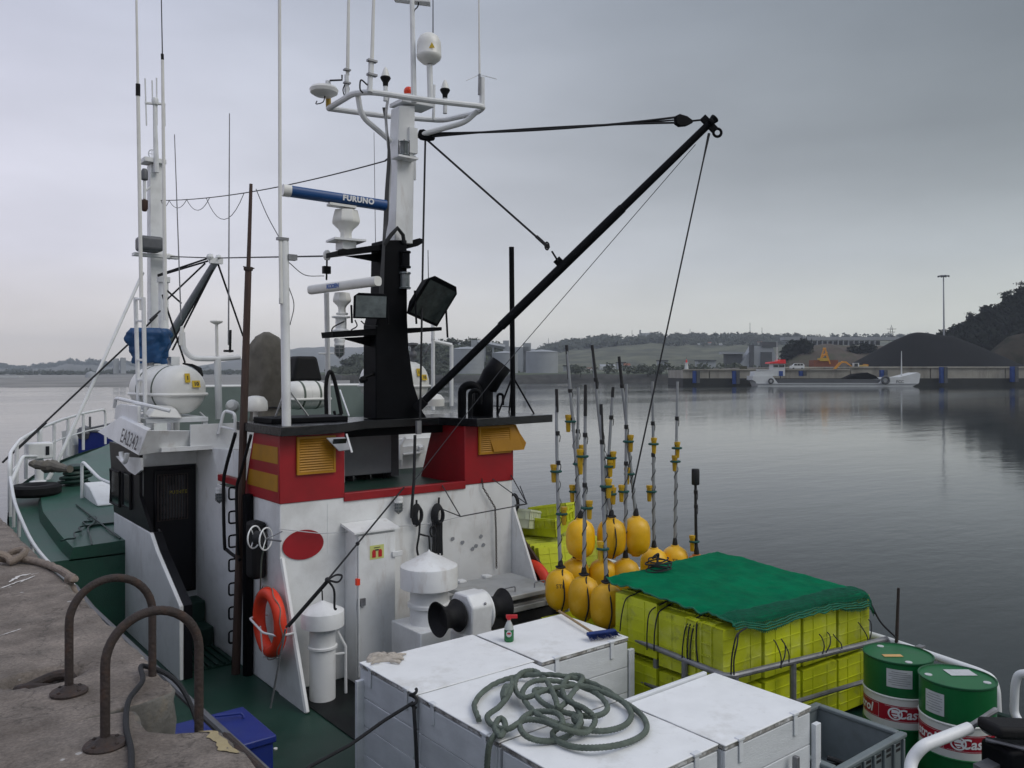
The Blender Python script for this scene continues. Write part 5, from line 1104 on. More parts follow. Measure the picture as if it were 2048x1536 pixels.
for x in (690,694): m.tube(smoothpath([at(x,168,Y=9.2), at(x-4,180,Y=9.2), at(x,192,Y=9.2), at(x+4,178,Y=9.2), at(x,168,Y=9.2)], 4), .008, 5)
m.tube(smoothpath([at(735,170,Y=8.7), at(722,160,Y=8.7), at(720,178,Y=8.7), at(726,186,Y=8.7)], 5), .01, 5); cc_ = m.build('coiled_cable', 'rope_dark', arr); cc_['kind'] = 'stuff'

# radars
def gearbox(cx, ytop, ybot, Y, w_, parent):
    a = at(cx, ytop, Y=Y); b = at(cx, ybot, Y=Y); h = a.z-b.z; k = w_/FPX*depth(a)/2; c = Vector((a.x, a.y, b.z))
    m = MB(); m.lathe([(k*.62,0),(k*.66,.02),(k*.42,h*.12),(k*.40,h*.30),(k*.55,h*.42),(k*.95,h*.58),(k,h*.64),(k*.98,h*.72),(k*.82,h*.98),(k*.3,h)], c, n=8); return m.build('gearbox', 'white_plastic', parent)
rd = MB(); c = at(692,488,Y=8.95); c.z = at(690,500,Y=8.95).z; rd.box(c.x-.09,c.x+.09,8.86,9.04,c.z,c.z+.10); radar = rd.build('radar_pedestal', 'white_metal', boat)
gearbox(692, 420, 486, 8.95, 58, radar)
m = MB(); m.obox(Vector((c.x,8.95,at(692,482,Y=8.95).z)), (.19,-.03,0), (.02,.16,0), (0,0,.012)); m.build('mount_plate', 'white_metal', radar)
L0 = at(568,382,Y=9.02); L0 = at(570,381,D=9.45); L1 = at(770,411,D=10.05); ax = (L1-L0).normalized(); z_ = Vector((0,0,1)); n_ = ax.cross(z_).normalized(); z2 = n_.cross(ax).normalized()
def bar(L0, L1, hw, hh, name, mat, parent, capm=None):
    ax = (L1-L0).normalized(); n_ = ax.cross(Vector((0,0,1))).normalized(); z2 = n_.cross(ax).normalized()
    prof = [(math.cos(a)*hw*(1 if abs(math.cos(a))>.2 else 1), math.sin(a)*hh) for a in [2*math.pi*i/20 for i in range(20)]]
    prof = [(math.copysign(abs(x/hw)**.7*hw, x), math.copysign(abs(y/hh)**.7*hh, y)) for x, y in prof]
    m = MB(); m.prism([L0+n_*x+z2*y for x, y in prof], (L1-L0)); o = m.build(name, mat, parent)
    if capm:
        m = MB(); m.prism([L0-ax*.03+n_*x*1.05+z2*y*1.05 for x, y in prof], ax*.09); m.build('end_cap', capm, o)
    return o
rb = bar(L0, L1, .085, .062, 'scanner_bar', 'radar_blue', radar, 'white_plastic')
fn_ = -n_ if n_.dot(L0) > 0 else n_
put_text('FURUNO', L0.lerp(L1,.70)+fn_*.0875, ax, z2, .088, 'white_ink', 'lettering', radar, .0045, spacing=1.12)
m = MB(); m.obox(L0.lerp(L1,.55)-Vector((0,0,.085)), ax*.16, n_*.07, z2*.014); m.build('scanner_mount', 'white_plastic', radar)
rd = MB(); c = at(682,662,Y=8.95); c.z = at(682,664,Y=8.95).z; rd.lathe([(.10,0),(.10,.02),(.065,.04),(.065,.16),(.11,.17),(.11,.185)], c, n=14); radar2 = rd.build('radar_pedestal', 'white_metal', boat)
gearbox(684, 585, 630, 8.95, 38, radar2)
L0 = at(622,580,D=10.1); L1 = at(756,562,D=9.3); rb2 = bar(L0, L1, .055, .055, 'scanner_bar', 'white_plastic', radar2)
ax = (L1-L0).normalized(); n_ = ax.cross(Vector((0,0,1))).normalized(); z2 = n_.cross(ax).normalized(); fn_ = -n_ if n_.dot(L0) > 0 else n_
put_text('KODEN', L0.lerp(L1,.40)+fn_*.058, ax, z2, .07, 'blue_ink', 'lettering', radar2, .003, spacing=.9)
SPEC['dim_glass'] = dict(base=(0.035,0.045,0.045), rough=0.12, var=0.5, scale=7, spec=0.6)
# floodlights
def flood(c, face, up, w_, h_, d_, parent, glass='lamp_glass'):
    c = Vector(c); f = Vector(face).normalized(); u = Vector(up); u = (u-f*u.dot(f)).normalized(); r_ = f.cross(u).normalized()
    m = MB(); F = [c+r_*x*w_+u*y*h_ for x, y in ((-1,-1),(1,-1),(1,.72),(.72,1),(-.72,1),(-1,.72))]; B = [c-f*d_+r_*x*w_*.62+u*y*h_*.62 for x, y in ((-1,-1),(1,-1),(1,.72),(.72,1),(-.72,1),(-1,.72))]
    m.add(F+B, [tuple(range(6)), tuple(range(11,5,-1))]+[(i, 6+i, 6+(i+1)%6, (i+1)%6) for i in range(6)]); o = m.build('floodlight', 'black_paint', parent, bevel=.008)
    m = MB(); m.add([c+f*.006+r_*x*w_*.86+u*y*h_*.86 for x, y in ((-1,-1),(1,-1),(1,.9),(-1,.9))], [(0,1,2,3)]); m.build('glass', glass, o, smooth=0)
    m = MB()
    for s in (-1,1): m.tube([c+r_*s*w_*1.03-f*d_*.4, c+r_*s*w_*1.03-f*d_*.2-Vector((0,0,h_*1.35))], .014, 6)
    m.build('yoke', 'black_paint', o); return o
flood(at(742,612,Y=8.72), (-.25,-1,-.12), (0,0,1), .215, .155, .16, mast)
flood(at(868,602,Y=8.5), (.05,-1,-.55), (.28,0,1), .27, .285, .2, mast, 'dim_glass')
cage_lamp(at(679,677,Y=8.9), 0, mast, 1.1)
m = MB(); m.tube(smoothpath([at(690,642,Y=8.9), at(666,655,Y=8.8), at(664,668,Y=8.85)], 5), .008, 5); m.tube(smoothpath([at(710,640,Y=8.75), at(714,652,Y=8.75), at(702,660,Y=8.8)], 5), .008, 5); m.tube(smoothpath([at(722,642,Y=8.75), at(735,652,Y=8.75), at(755,652,Y=8.8)], 5), .008, 5); m.build('lamp_cable', 'rope_dark', mast)
m = MB(); m.tube([mp(722,757,-.1), mp(748,747,-.1)], .02, 8); m.lathe([(.03,-.05),(.04,0),(.02,.04)], mp(728,760,-.1), (1,0,.2), 12); m.build('siren', 'black_paint', mast)

# ---------------------------------------------------------------- derrick boom and rigging
b0 = at(838,812,Y=8.72); tip = at(1418,248,Y=6.5)
bm = MB(); bm.tube([b0, b0.lerp(tip,.28), b0.lerp(tip,.281), b0.lerp(tip,.70), b0.lerp(tip,.701), tip], [.048,.048,.058,.058,.050,.046], 14); boom = bm.build('boom', 'black_paint', boat)
bd = (tip-b0).normalized(); up_ = Vector((0,0,1)); sd_ = bd.cross(up_).normalized(); nu = sd_.cross(bd).normalized()
m = MB(); m.obox(tip, bd*.05, sd_*.016, nu*.12); m.obox(tip+bd*.02, bd*.025, sd_*.08, nu*.035); m.tube([tip+bd*.02, tip+bd*.11+nu*.0], [.04,.06], 12); m.build('boom_head', 'black_paint', boom, bevel=.01)
c = tip-nu*.15; m = MB(); m.tube([c+bd*.05*math.cos(a)+nu*.05*math.sin(a) for a in [2*math.pi*i/14 for i in range(14)]], .018, 6, closed=True); m.build('eye', 'black_paint', boom)
m = MB(); m.obox(b0+bd*.02, bd*.08, sd_*.06, nu*.06); m.build('heel_fitting', 'black_paint', boom, bevel=.012)
lug = at(1116,514,Y=7.55); m = MB(); m.obox(b0.lerp(tip,.495)+nu*.07, bd*.05, sd_*.014, nu*.05); m.build('lug', 'black_paint', boom)
def block(c, d, parent, s=.09):
    c = Vector(c); d = Vector(d).normalized(); s_ = d.cross(Vector((0,0,1))).normalized(); u_ = s_.cross(d)
    m = MB(); m.prism([c+d*s*1.4*x+u_*s*y-s_*.03 for x, y in ((-1,-.55),(-.5,-.9),(.4,-.7),(1.1,-.2),(1.1,.2),(.4,.7),(-.5,.9),(-1,.55))], s_*.06); return m.build('pulley_block', 'black_paint', parent, bevel=.01)
hp = at(852,272,Y=8.85); tb = at(1366,242,Y=6.6)
block(tb, tip-tb, boom, .085); block(hp, Vector((1,-.4,-.3)), boom, .075)
m = MB(); m.tube([tb+(tip-tb)*.15, tip-bd*.03+nu*.1], .012, 6); m.build('shackle', 'black_paint', boom)
m = MB(); m.tube(sag(hp+Vector((.02,0,.04)), tb+Vector((-.08,0,.035)), .05, 16), .014, 7); m.tube(sag(hp+Vector((.02,0,-.01)), tb+Vector((-.08,0,-.035)), -.03, 16), .013, 7)
m.tube([hp+Vector((.02,0,.015)).lerp(tb, .0), hp.lerp(tb,.35)+Vector((0,0,.0)), hp.lerp(tb,.7), tb+Vector((-.08,.0,.0))], .010, 6); m.build('topping_lift', 'rope_dark', boom)
m = MB(); m.tube([hp+Vector((.02,0,-.05)), at(1098,496,Y=7.6)], .014, 7); m.tube([at(1094,492,Y=7.6)+Vector((.03*math.cos(a),0,.045*math.sin(a))) for a in [2*math.pi*i/12 for i in range(12)]], .012, 6, closed=True); m.tube([at(1104,503,Y=7.6), b0.lerp(tip,.495)+nu*.09], .012, 6); m.tube([hp.lerp(at(1098,496,Y=7.6),.9), at(1098,496,Y=7.6)], .022, 7); m.build('span_wire', 'rope_dark', boom)
m = MB(); m.tube([hp+Vector((-.01,0,-.05)), at(846,500,Y=8.6), at(840,850,Y=8.45)], .013, 7); m.build('hoist_fall', 'rope_dark', boom)
m = MB(); c = at(837,855,Y=8.42); m.obox(c, (.03,0,0), (0,.02,0), (0,0,.08)); m.build('hoist_hook', 'galvanised', boom)
m = MB(); f0 = tip+Vector((0,0,-.12)); f1 = at(1264,985,X=7.1); m.tube([f0, f0.lerp(f1,.08), f1], [.018,.010,.010], 7); m.build('tip_fall', 'rope_dark', boom)
m = MB(); m.tube([tip+Vector((-.05,0,-.14)).lerp(b0,.04), at(1000,742,Y=8.0), at(830,960,Y=8.2)], .005, 5); m.build('boom_wire', 'wire', boom)
# guy down to the wing plate and from mast across to the aft mast etc.
m = MB(); g0 = at(808,975,Y=8.36); g1 = at(655,1160,Y=7.6); g2 = at(572,1255,X=3.38)
m.tube([g0, g1], .010, 7); m.tube([g1, g2], .012, 7); m.tube([g1+Vector((.02,0,-.01)), g2+Vector((.03,0,0))], .010, 7); m.tube([g1.lerp(g0,.35)+Vector((0,0,0)), g1.lerp(g0,.36)], .022, 7)
m.ball(g1, .03, 8); m.tube(smoothpath([g1, at(672,1150,Y=7.6), at(684,1152,Y=7.6), at(676,1164,Y=7.6), g1], 5), .011, 6); m.tube(smoothpath([g1, at(668,1180,Y=7.62), at(669,1215,Y=7.64), at(673,1218,Y=7.64)], 5), .012, 6)
m.build('guy_rope', 'rope_dark', boat)
m = MB(); m.tube(sag(at(322,401,Y=18.2), at(770,322,Y=9.0), .12, 20), .009, 5); m.tube([at(770,322,Y=9.0), at(775,318,Y=9.0)], .012, 5)
s0, s1 = at(322,401,Y=18.2), at(770,322,Y=9.0)
for a, b, k in ((.0,.06,.12),(.06,.18,.16),(.18,.32,.22),(.30,.50,.42)): m.tube(sag(s0.lerp(s1,a)-Vector((0,0,4*.12*a*(1-a))), s0.lerp(s1,b)-Vector((0,0,4*.12*b*(1-b))), k, 10), .006, 5)
m.build('aerial_wire', 'wire', boat)
m = MB(); m.tube([at(336,513,Y=18.2), at(425,516,Y=15.5)], .012, 5); m.tube([at(436,516,Y=15.5), at(660,512,Y=9.4), at(676,508,Y=9.0)], .011, 6); m.tube(smoothpath([at(512,378,Y=9.3), at(534,430,Y=9), at(560,478,Y=8.5)], 6), .005, 5); m.tube(smoothpath([at(578,525,Y=8.4), at(610,550,Y=8.8), at(648,552,Y=9.2)], 6), .005, 5); m.tube(smoothpath([at(578,575,Y=8.4), at(588,610,Y=8.4), at(580,650,Y=8.4)], 6), .005, 5); m.build('stay_wire', 'wire', boat)
pl_ = MB(); c = at(653,520,Y=9.3); pl_.tube([at(654,516,Y=9.3), at(653,560,Y=9.3)], .012, 6); pl_.obox(at(653,540,Y=9.3), (.045,0,0), (0,.03,0), (0,0,.045)); pl_.build('insulator', 'black_rubber', boat)
m = MB(); m.lathe([(.03,-.06),(.05,-.02),(.045,.03),(.02,.06)], at(654,510,Y=9.3), n=12); m.build('insulator_cap', 'white_plastic', boat)
m = MB(); m.tube([at(657,828,Y=10.6), at(655,700,Y=10.4), at(653,585,Y=10.2)], .035, 10); m.build('roof_pole', 'white_paint', boat)
m = MB(); m.tube([at(637,707,Y=10.4), at(668,707,Y=10.4)], .012, 6); m.build('roof_pole_bar', 'white_paint', boat)
m = MB(); m.tube(smoothpath([at(653,830,Y=10.3), at(652,770,Y=10.3), at(660,743,Y=10.3), at(670,765,Y=10.3), at(683,828,Y=10.3)], 6), .028, 8); m.tube(smoothpath([at(683,828,Y=10.3), at(672,832,Y=10.3), at(668,822,Y=10.3)], 4), .02, 8); m.build('black_hose', 'black_rubber', boat)

# ---------------------------------------------------------------- foremast
FY = 18.4
fm = MB(); a = at(297,330,Y=FY); b = at(321,330,Y=FY); a2 = at(298,740,Y=FY); b2 = at(336,740,Y=FY)
fm.add([a2+Vector((0,-.15,0)), b2+Vector((0,-.15,0)), b2+Vector((0,.15,0)), a2+Vector((0,.15,0)), a+Vector((0,-.12,0)), b+Vector((0,-.12,0)), b+Vector((0,.12,0)), a+Vector((0,.12,0))], [(0,3,2,1),(4,5,6,7),(0,1,5,4),(1,2,6,5),(2,3,7,6),(3,0,4,7)])
z_ = fdz(FY); fm.box(a2.x, b2.x, FY-.15, FY+.15, z_, a2.z); fore = fm.build('foremast', 'white_paint', boat, bevel=.012)
c = at(306,324,Y=FY); m = MB(); m.obox(c, (.22,0,0), (0,.2,0), (0,0,.05)); m.build('mast_cap', 'white_paint', fore, bevel=.01)
m = MB(); c = at(304,308,Y=FY); m.tube([c+Vector((.07*math.cos(a),0,.09*math.sin(a))) for a in [2*math.pi*i/14 for i in range(14)]], .012, 6, closed=True); m.tube([c+Vector((-.07,0,0)), c+Vector((.07,0,0))], .008, 5); m.tube([c+Vector((0,0,-.1)), c+Vector((0,0,.09))], .008, 5); m.build('masthead_ring', 'white_metal', fore)
whip(313,345,309,205,FY-.2,.06,.035,'white_metal','topmast',fore)
c = at(310,203,Y=FY-.2); m = MB(); m.lathe([(.06,-.07),(.07,-.04),(.07,.04),(.06,.07)], c, n=12); m.tube([at(290,206,Y=FY-.2), at(330,208,Y=FY-.2)], .03, 6)
for x, y0, y1_ in ((290,157,251),(304,161,200),(313,156,250),(329,210,252)): m.tube([at(x,y0,Y=FY-.2), at(x+(3 if x == 290 else 1),y1_,Y=FY-.2)], .016, 5)
m.build('direction_finder', 'white_metal', fore)
m = MB(); c = at(289,352,Y=FY-.2); m.tube([at(289,362,Y=FY-.2), at(289,398,Y=FY-.2)], .035, 8); m.tube([at(291,382,Y=FY-.2), at(300,374,Y=FY-.2)], .02, 6); br = m.build('lamp_bracket', 'white_metal', fore)
for py, s_ in ((349,1),(411,-1)): m = MB(); m.lathe([(.05,-.12*s_),(.07,-.10*s_),(.07,.06*s_),(.04,.12*s_)], at(289,py,Y=FY-.2), n=12); m.build('mast_lamp', 'grey_box' if s_ > 0 else 'brown_board', br)
a = at(274,472,Y=FY-.4); b = at(322,506,Y=FY-.4); m = MB(); m.box(a.x, b.x, FY-.65, FY-.2, b.z, a.z); m.build('floodlight_case', 'grey_box', fore, bevel=.07, segs=3)
m = MB(); m.obox(at(312,512,Y=FY-.3), (.45,0,0), (0,.1,0), (0,0,.03)); m.build('lamp_platform', 'white_metal', fore)
m = MB(); m.tube([at(340,513,Y=FY), at(325,515,Y=FY)], .04, 8); m.lathe([(.04,-.08),(.07,0),(.04,.08)], at(338,513,Y=FY), (1,0,0), 10); m.build('insulator_cap', 'white_plastic', fore)
m = MB(); m.tube([at(327,560,Y=FY-.6), at(327,705,Y=FY-.6)], .10, 12); m.lathe([(.13,-.03),(.13,.08)], at(327,562,Y=FY-.6), n=14); m.build('vent_post', 'white_paint', fore)
gb0 = at(330,690,Y=17.4); gb1 = at(432,522,Y=15.5); m = MB(); m.tube([gb0, gb0.lerp(gb1,.5), gb1], [.085,.08,.06], 12); db = m.build('foredeck_boom', 'panel_grey', boat)
m = MB(); m.obox(gb1, (.12,0,0), (0,.04,0), (0,0,.05)); m.ball(at(437,515,Y=15.5), .06, 8); m.ball(at(420,514,Y=15.5), .07, 8); m.build('boom_head', 'white_metal', db)
m = MB()
for a, b in (((415,517),(316,550)),((416,522),(316,552)),((410,527),(333,600)),((426,540),(330,710)),((424,545),(345,700)),((436,528),(486,672)),((333,580),(362,606)),((325,590),(370,725)),((300,640),(320,622))): m.tube([at(*a,Y=15.6), at(*b,Y=16.6)], .018, 6)
m.build('boom_tackle', 'rope_dark', db)
m = MB(); p0 = at(5,925,Y=17); m.tube([p0, at(255,690,Y=18), at(320,625,Y=18.3)], .02, 6); m.tube([at(30,902,Y=17), at(92,845,Y=17.2)], .026, 7); m.build('forestay', 'rope_dark', boat)
m = MB(); m.tube([at(110,935,Y=17.5), at(286,545,Y=18.3)], .032, 8); m.tube([at(95,960,Y=17.4), at(104,945,Y=17.4)], .04, 8); m.build('mast_stay', 'white_metal', boat)

# whips and frames on the wheelhouse roof
wr = MB(); a = at(272,838,X=2.95)
for px0, px1 in ((271,278),(287,291)): wr.tube([at(px1,838,X=3.0), at(px0,595,X=3.0)], .028, 8)
for py in (598,642,720,760,815,830): wr.tube([at(272+ (py-598)*.02,py,X=3.0), at(288+(py-598)*.01,py,X=3.0)], .016, 6)
frame = wr.build('aerial_frame', 'white_metal', boat)
whip(283,620,276,190,11.7,.026,.024,'white_plastic','whip_aerial',frame); whip(276,190,272,-40,11.7,.018,.014,'white_plastic','whip_aerial',frame); m = MB(); m.tube([at(276,192,Y=11.7), at(276,168,Y=11.7)], .03, 8); m.build('aerial_joint', 'black_rubber', frame)
whip(331,640,325,120,12.6,.03,.022,'white_plastic','whip_aerial',boat); whip(325,120,322,-40,12.6,.009,.007,'wire','whip_tip',boat); m = MB(); m.tube([at(325,119,Y=12.6), at(324.5,108,Y=12.6)], .022, 8); m.build('aerial_joint', 'black_rubber', boat)
whip(362,640,349,269,12.0,.010,.006,'galvanised','whip_aerial',boat); whip(457,690,459,227,11.6,.012,.007,'galvanised','whip_aerial',boat); whip(752,560,748,265,12.0,.006,.004,'wire','whip_aerial',boat); whip(858,640,856,500,11.4,.009,.006,'wire','whip_aerial',boat)
yk = MB(); Yk = 11.5; yk.tube(bend([at(365,665,Y=Yk), at(367,700,Y=Yk), at(385,717,Y=Yk), at(435,718,Y=Yk), at(480,714,Y=Yk)], .18, 6), .036, 10); yk.tube([at(435,718,Y=Yk), at(438,838,Y=Yk)], .048, 10); yoke = yk.build('aerial_yoke', 'white_metal', boat)
m = MB(); m.tube([at(363,690,Y=Yk), at(363,664,Y=Yk)], .035, 8); m.lathe([(.03,-.1),(.035,0),(.02,.1),(0,.11)], at(364,668,Y=Yk), n=10); m.build('aerial_foot', 'white_plastic', yoke)
m = MB(); m.tube([at(434,712,Y=Yk), at(433,645,Y=Yk)], .022, 8); m.lathe([(.02,-.03),(.08,0),(.085,.02),(0,.03)], at(433,645,Y=Yk), n=16); m.build('mushroom_aerial', 'white_plastic', yoke)
m = MB(); m.tube([at(460,705,Y=Yk), at(461,660,Y=Yk)], .018, 8); m.obox(at(457,702,Y=Yk), (.06,0,0), (0,.03,0), (0,0,.015)); m.build('black_aerial', 'black_rubber', yoke)
sf = MB(); Ys = 10.7; 
for a, b in (((866,678),(866,820)),((903,690),(903,812)),((866,682),(903,690)),((866,640),(866,680))): sf.tube([at(*a,Y=Ys), at(*b,Y=Ys)], .03, 8)
sframe = sf.build('starboard_frame', 'white_metal', boat)
m = MB(); c = at(825,690,Y=11.2); m.tube([at(826,745,Y=11.2), c], .03, 8); m.lathe([(.02,-.04),(.09,0),(.09,.03),(0,.04)], c, n=14); m.ball(at(826,710,Y=11.2), .07, 10); m.tube(smoothpath([at(855,700,Y=11), at(850,706,Y=11), at(856,694,Y=11), at(860,692,Y=11)], 4), .015, 6); m.build('mushroom_aerial', 'grey_box', sframe)
m = MB(); m.lathe([(.17,0),(.17,.1),(.12,.16),(0,.19)], at(865,812,Y=9.9), n=20); m.build('dome_aerial', 'white_plastic', boat)
m = MB(); c = at(468,815,Y=11.4); m.lathe([(.06,0),(.09,.03),(.085,.10),(.05,.14),(0,.15)], c, (-.5,-.6,.3), 14); m.tube([at(468,812,Y=11.4), at(467,838,Y=11.4)], .02, 6); m.build('search_lamp', 'white_plastic', boat)
m = MB(); m.tube([at(680,780,Y=11.5), at(698,832,Y=10.6)], .012, 6); m.tube([at(414,838,Y=11.4), at(400,825,Y=11.6)], .015, 6); m.build('stay_rod', 'white_metal', boat)
a = at(580,712,Y=12.3); b = at(641,762,Y=12.3); m = MB(); m.prism([Vector((a.x+.08,12.2,a.z)), Vector((b.x-.1,12.2,a.z)), Vector((b.x,12.2,b.z)), Vector((a.x,12.2,b.z))], (0,.35,0)); m.build('instrument_hood', 'black_rubber', boat, bevel=.05, segs=3)
# ================================================================ DECK FITTINGS (parts of the boat)
m = MB(); m.box(3.66, 4.6, 6.3, 8.38, DK+.004, DK+.012); m.build('rubber_mat', 'mat_black', boat, bevel=.003)
def vent(c, parts, name, sc=1.0):
    m = MB(); m.lathe(parts[0], c, n=32); o = m.build(name, 'white_paint', boat)
    m = MB(); m.lathe(parts[1], c, n=36); m.build('vent_cap', 'white_paint', o); return o
c = at(645,1398,Z=DK); zt = at(645,1200,Y=c.y).z-DK
v = vent(c, ([(.135,0),(.135,zt*.52),(.155,zt*.525),(.155,zt*.545),(.135,zt*.55),(.135,zt*.72),(.16,zt*.73),(.15,zt*.80)],
             [(.20,zt*.745),(.225,zt*.745),(.225,zt*.888),(.222,zt*.894),(.03,zt*.985),(0,zt)]), 'mushroom_vent')
m = MB(); m.tube([c+Vector((0,0,zt-.01)), c+Vector((-.005,0,zt+.10))], .008, 6); m.build('vent_spindle', 'black_rubber', v)
m = MB(); m.tube([c+Vector((.16,-.02,zt*.66)), c+Vector((.24,-.05,zt*.50)), c+Vector((.245,-.05,0.02))], .016, 8); m.tube([c+Vector((.12,-.02,zt*.43)), c+Vector((.245,-.05,zt*.43))], .014, 6); m.build('vent_pipe', 'white_metal', v)
c = at(858,1290,Y=7.62); c.z = DK; d_ = depth(c)
def zz(py): return at(858,py,Y=7.62).z - DK
v2 = vent(c, ([(.21,zz(1245)),(.21,zz(1212)),(.235,zz(1210)),(.235,zz(1204)),(.21,zz(1202)),(.21,zz(1170))],
              [(.29,zz(1172)),(.315,zz(1172)),(.315,zz(1133)),(.312,zz(1130.5)),(.05,zz(1106)),(.018,zz(1103)),(0,zz(1098))]), 'mushroom_vent')
m = MB(); m.box(c.x-.30, c.x+.30, c.y-.30, c.y+.30, DK, DK+zz(1243)); m.build('vent_box', 'white_paint', v2, bevel=.012)
# hatch
hx0, hx1, hy0, hy1, hz_ = 5.42, 6.42, 7.2, 8.02, -2.50
hm_ = MB(); hm_.box(hx0+.06, hx1+.3, hy0+.06, hy1, DK, hz_-.12); hatch = hm_.build('hatch_coaming', 'alu_grey', boat, bevel=.01)
m = MB(); m.box(hx0, hx1+.02, hy0, hy1+.06, hz_-.06, hz_); m.build('hatch_lid', 'alu_grey', hatch, bevel=.012)
m = MB(); m.box(hx0+.02, hx1+.32, hy0+.01, hy0+.055, hz_-.20, hz_-.14); m.build('coaming_ledge', 'alu_grey', hatch, bevel=.006)
m = MB(); m.box(hx0+.1, hx1+.26, hy0+.04, hy0+.058, hz_-.34, hz_-.22); m.build('drain_slot', 'dark_gap', hatch)
for x in (5.75, 6.2): m = MB(); m.tube(bend([(x,hy0+.12,hz_),(x,hy0+.12,hz_+.06),(x+.16,hy0+.12,hz_+.06),(x+.16,hy0+.12,hz_)], .02), .008, 6); m.build('handle', 'galvanised', hatch)
for x in (5.6, 6.3): m = MB(); m.tube(bend([(x,hy0,hz_-.02),(x,hy0-.03,hz_-.02),(x,hy0-.03,hz_-.16),(x,hy0,hz_-.16)], .01), .010, 6); m.build('dog_clamp', 'galvanised', hatch)
for x in (5.62,6.0): m = MB(); m.box(x,x+.1,hy1-.02,hy1+.08,hz_,hz_+.03); m.build('hinge', 'white_metal', hatch, bevel=.006)
m = MB(); m.box(hx1+.02, 6.95, 7.0, 7.16, DK, hz_-.22); m.build('fish_pound_wall', 'alu_grey', hatch)
# line hauler with two warping heads
wc = at(943,1224,Y=6.82); wax = Vector((1,.04,.0)).normalized()
wn_ = MB(); P = [(-.17,-.20),(.17,-.20),(.20,-.08),(.20,.08),(.12,.20),(-.10,.21),(-.20,.10)]
wn_.prism([wc+Vector((-.13,y,z)) for y,z in P], (.26,0,0)); win = wn_.build('line_hauler', 'white_paint', boat, bevel=.018)
m = MB(); m.box(wc.x-.16, wc.x+.16, wc.y-.16, wc.y+.16, DK, wc.z-.18); m.build('hauler_plinth', 'white_paint', win, bevel=.02)
prof = [(0.0,.0),(.10,.0),(.15,.02),(.165,.05),(.12,.10),(.105,.16),(.115,.20),(.155,.25),(.175,.28),(.168,.285),(.135,.24),(.09,.20),(0,.19)]
for s in (-1, 1):
    m = MB(); m.lathe(prof, wc+Vector((s*.135,0,0)), (s,0,0), 32); m.build('warping_head', 'black_rubber', win)
m = MB(); m.lathe([(.19,-.02),(.205,-.01),(.205,.01),(.19,.02)], wc+Vector((.14,0,0)), (1,0,0), 28); m.build('flange', 'white_paint', win)
for y, z in ((-.10,.12),(.05,.15),(.0,-.1)): m = MB(); m.lathe([(.014,0),(.014,.012),(.006,.018)], wc+Vector((0.03,y-.09,z)), (0,-.8,.6), 6); m.build('bolt', 'galvanised', win)
# starboard rail, crate pen pipes, stern gate
sx = 8.18
m = MB(); a = at(1762,1276,X=sx); b = at(1958,1343,X=sx)
m.tube(bend([(sx,10.0,a.z+.12),(sx,6.0,a.z+.05),a,b,at(1985,1356,X=sx+.02),at(1993,1380,X=sx+.02),at(1996,1440,X=sx+.02)], .13, 6), .036, 12); srail = m.build('side_rail', 'white_metal', boat)
for y in (3.55, 4.9, 6.2, 7.5, 8.8): m = MB(); m.tube([(sx,y,-2.74),(sx,y,-3.12)], .024, 8); m.build('post', 'white_metal', srail)
p = at(1840,1302,X=sx); m = MB(); m.obox(p, (.05,0,0), (0,.03,0), (0,0,.05)); m.build('clamp', 'galvanised', srail)
m = MB(); m.tube(bend([at(2080,1345,X=8.1), at(2036,1348,X=8.1), at(2030,1370,X=8.1), at(2028,1428,X=8.1), at(2046,1452,X=8.05), at(2090,1470,X=8.0)], .10, 6), .036, 12); m.build('gate_rail', 'white_metal', srail)
pc = at(1462,1354,Z=-2.60); pa = at(1258,1274,Z=-2.60); pe = Vector((sx-.05, 4.12, -2.68))
m = MB(); m.tube(bend([pa, pc+Vector((-.02,.05,0)), pc+Vector((.05,-.0,0)), pe], .06, 5), .028, 10); pen = m.build('crate_pen', 'galvanised', boat)
m = MB(); m.tube(bend([pa+Vector((.0,0,-.38)), pc+Vector((0,.05,-.38)), pc+Vector((.05,0,-.38)), pe+Vector((0,0,-.36))], .06, 5), .022, 8); m.build('lower_pipe', 'galvanised', pen)
for q_ in (pa+Vector((0,-.35,0)), pc+Vector((0,.5,0)), pc+Vector((.06,.0,0)), pc.lerp(pe,.36), pe): m = MB(); m.tube([(q_.x,q_.y,q_.z-.01),(q_.x,q_.y,DK)], .03, 8); m.build('stanchion', 'galvanised', pen)
rp = MB(); a = at(1791,1285,X=sx-.02); b = at(1797,1176,X=sx-.02); rp.tube([a+Vector((0,0,-.3)), b], [.02,.014], 8); rp.build('rusty_rod', 'rust_iron', boat)
# stern hauling gear: white bent tube with black rubber roller guard
tb_ = bend([at(1815,1640,Z=-3.0), at(1822,1520,Z=-2.72), at(1845,1492,Z=-2.62), at(1938,1456,Z=-2.58)], .12, 7)
m = MB(); m.tube(tb_, .042, 14); hg = m.build('stern_gear', 'white_metal', boat)
e_ = tb_[-1]; m = MB(); m.tube([e_, e_+Vector((.16,-.02,.03)), e_+Vector((.34,-.05,.06))], [.025,.018,.022], 8); m.build('link_rod', 'galvanised', hg)
c = at(2050,1458,Z=-2.56); m = MB(); m.obox(c, Vector((.26,-.15,-.03)), Vector((.05,.10,.0)), Vector((0,0,.045))); m.build('rubber_guard', 'black_rubber', hg, bevel=.03, segs=3)
c = at(2050,1520,Z=-2.80); m = MB(); m.obox(c, (.22,-.12,0), (.05,.12,0), (0,0,.13)); m.build('gear_case', 'black_paint', hg, bevel=.03)
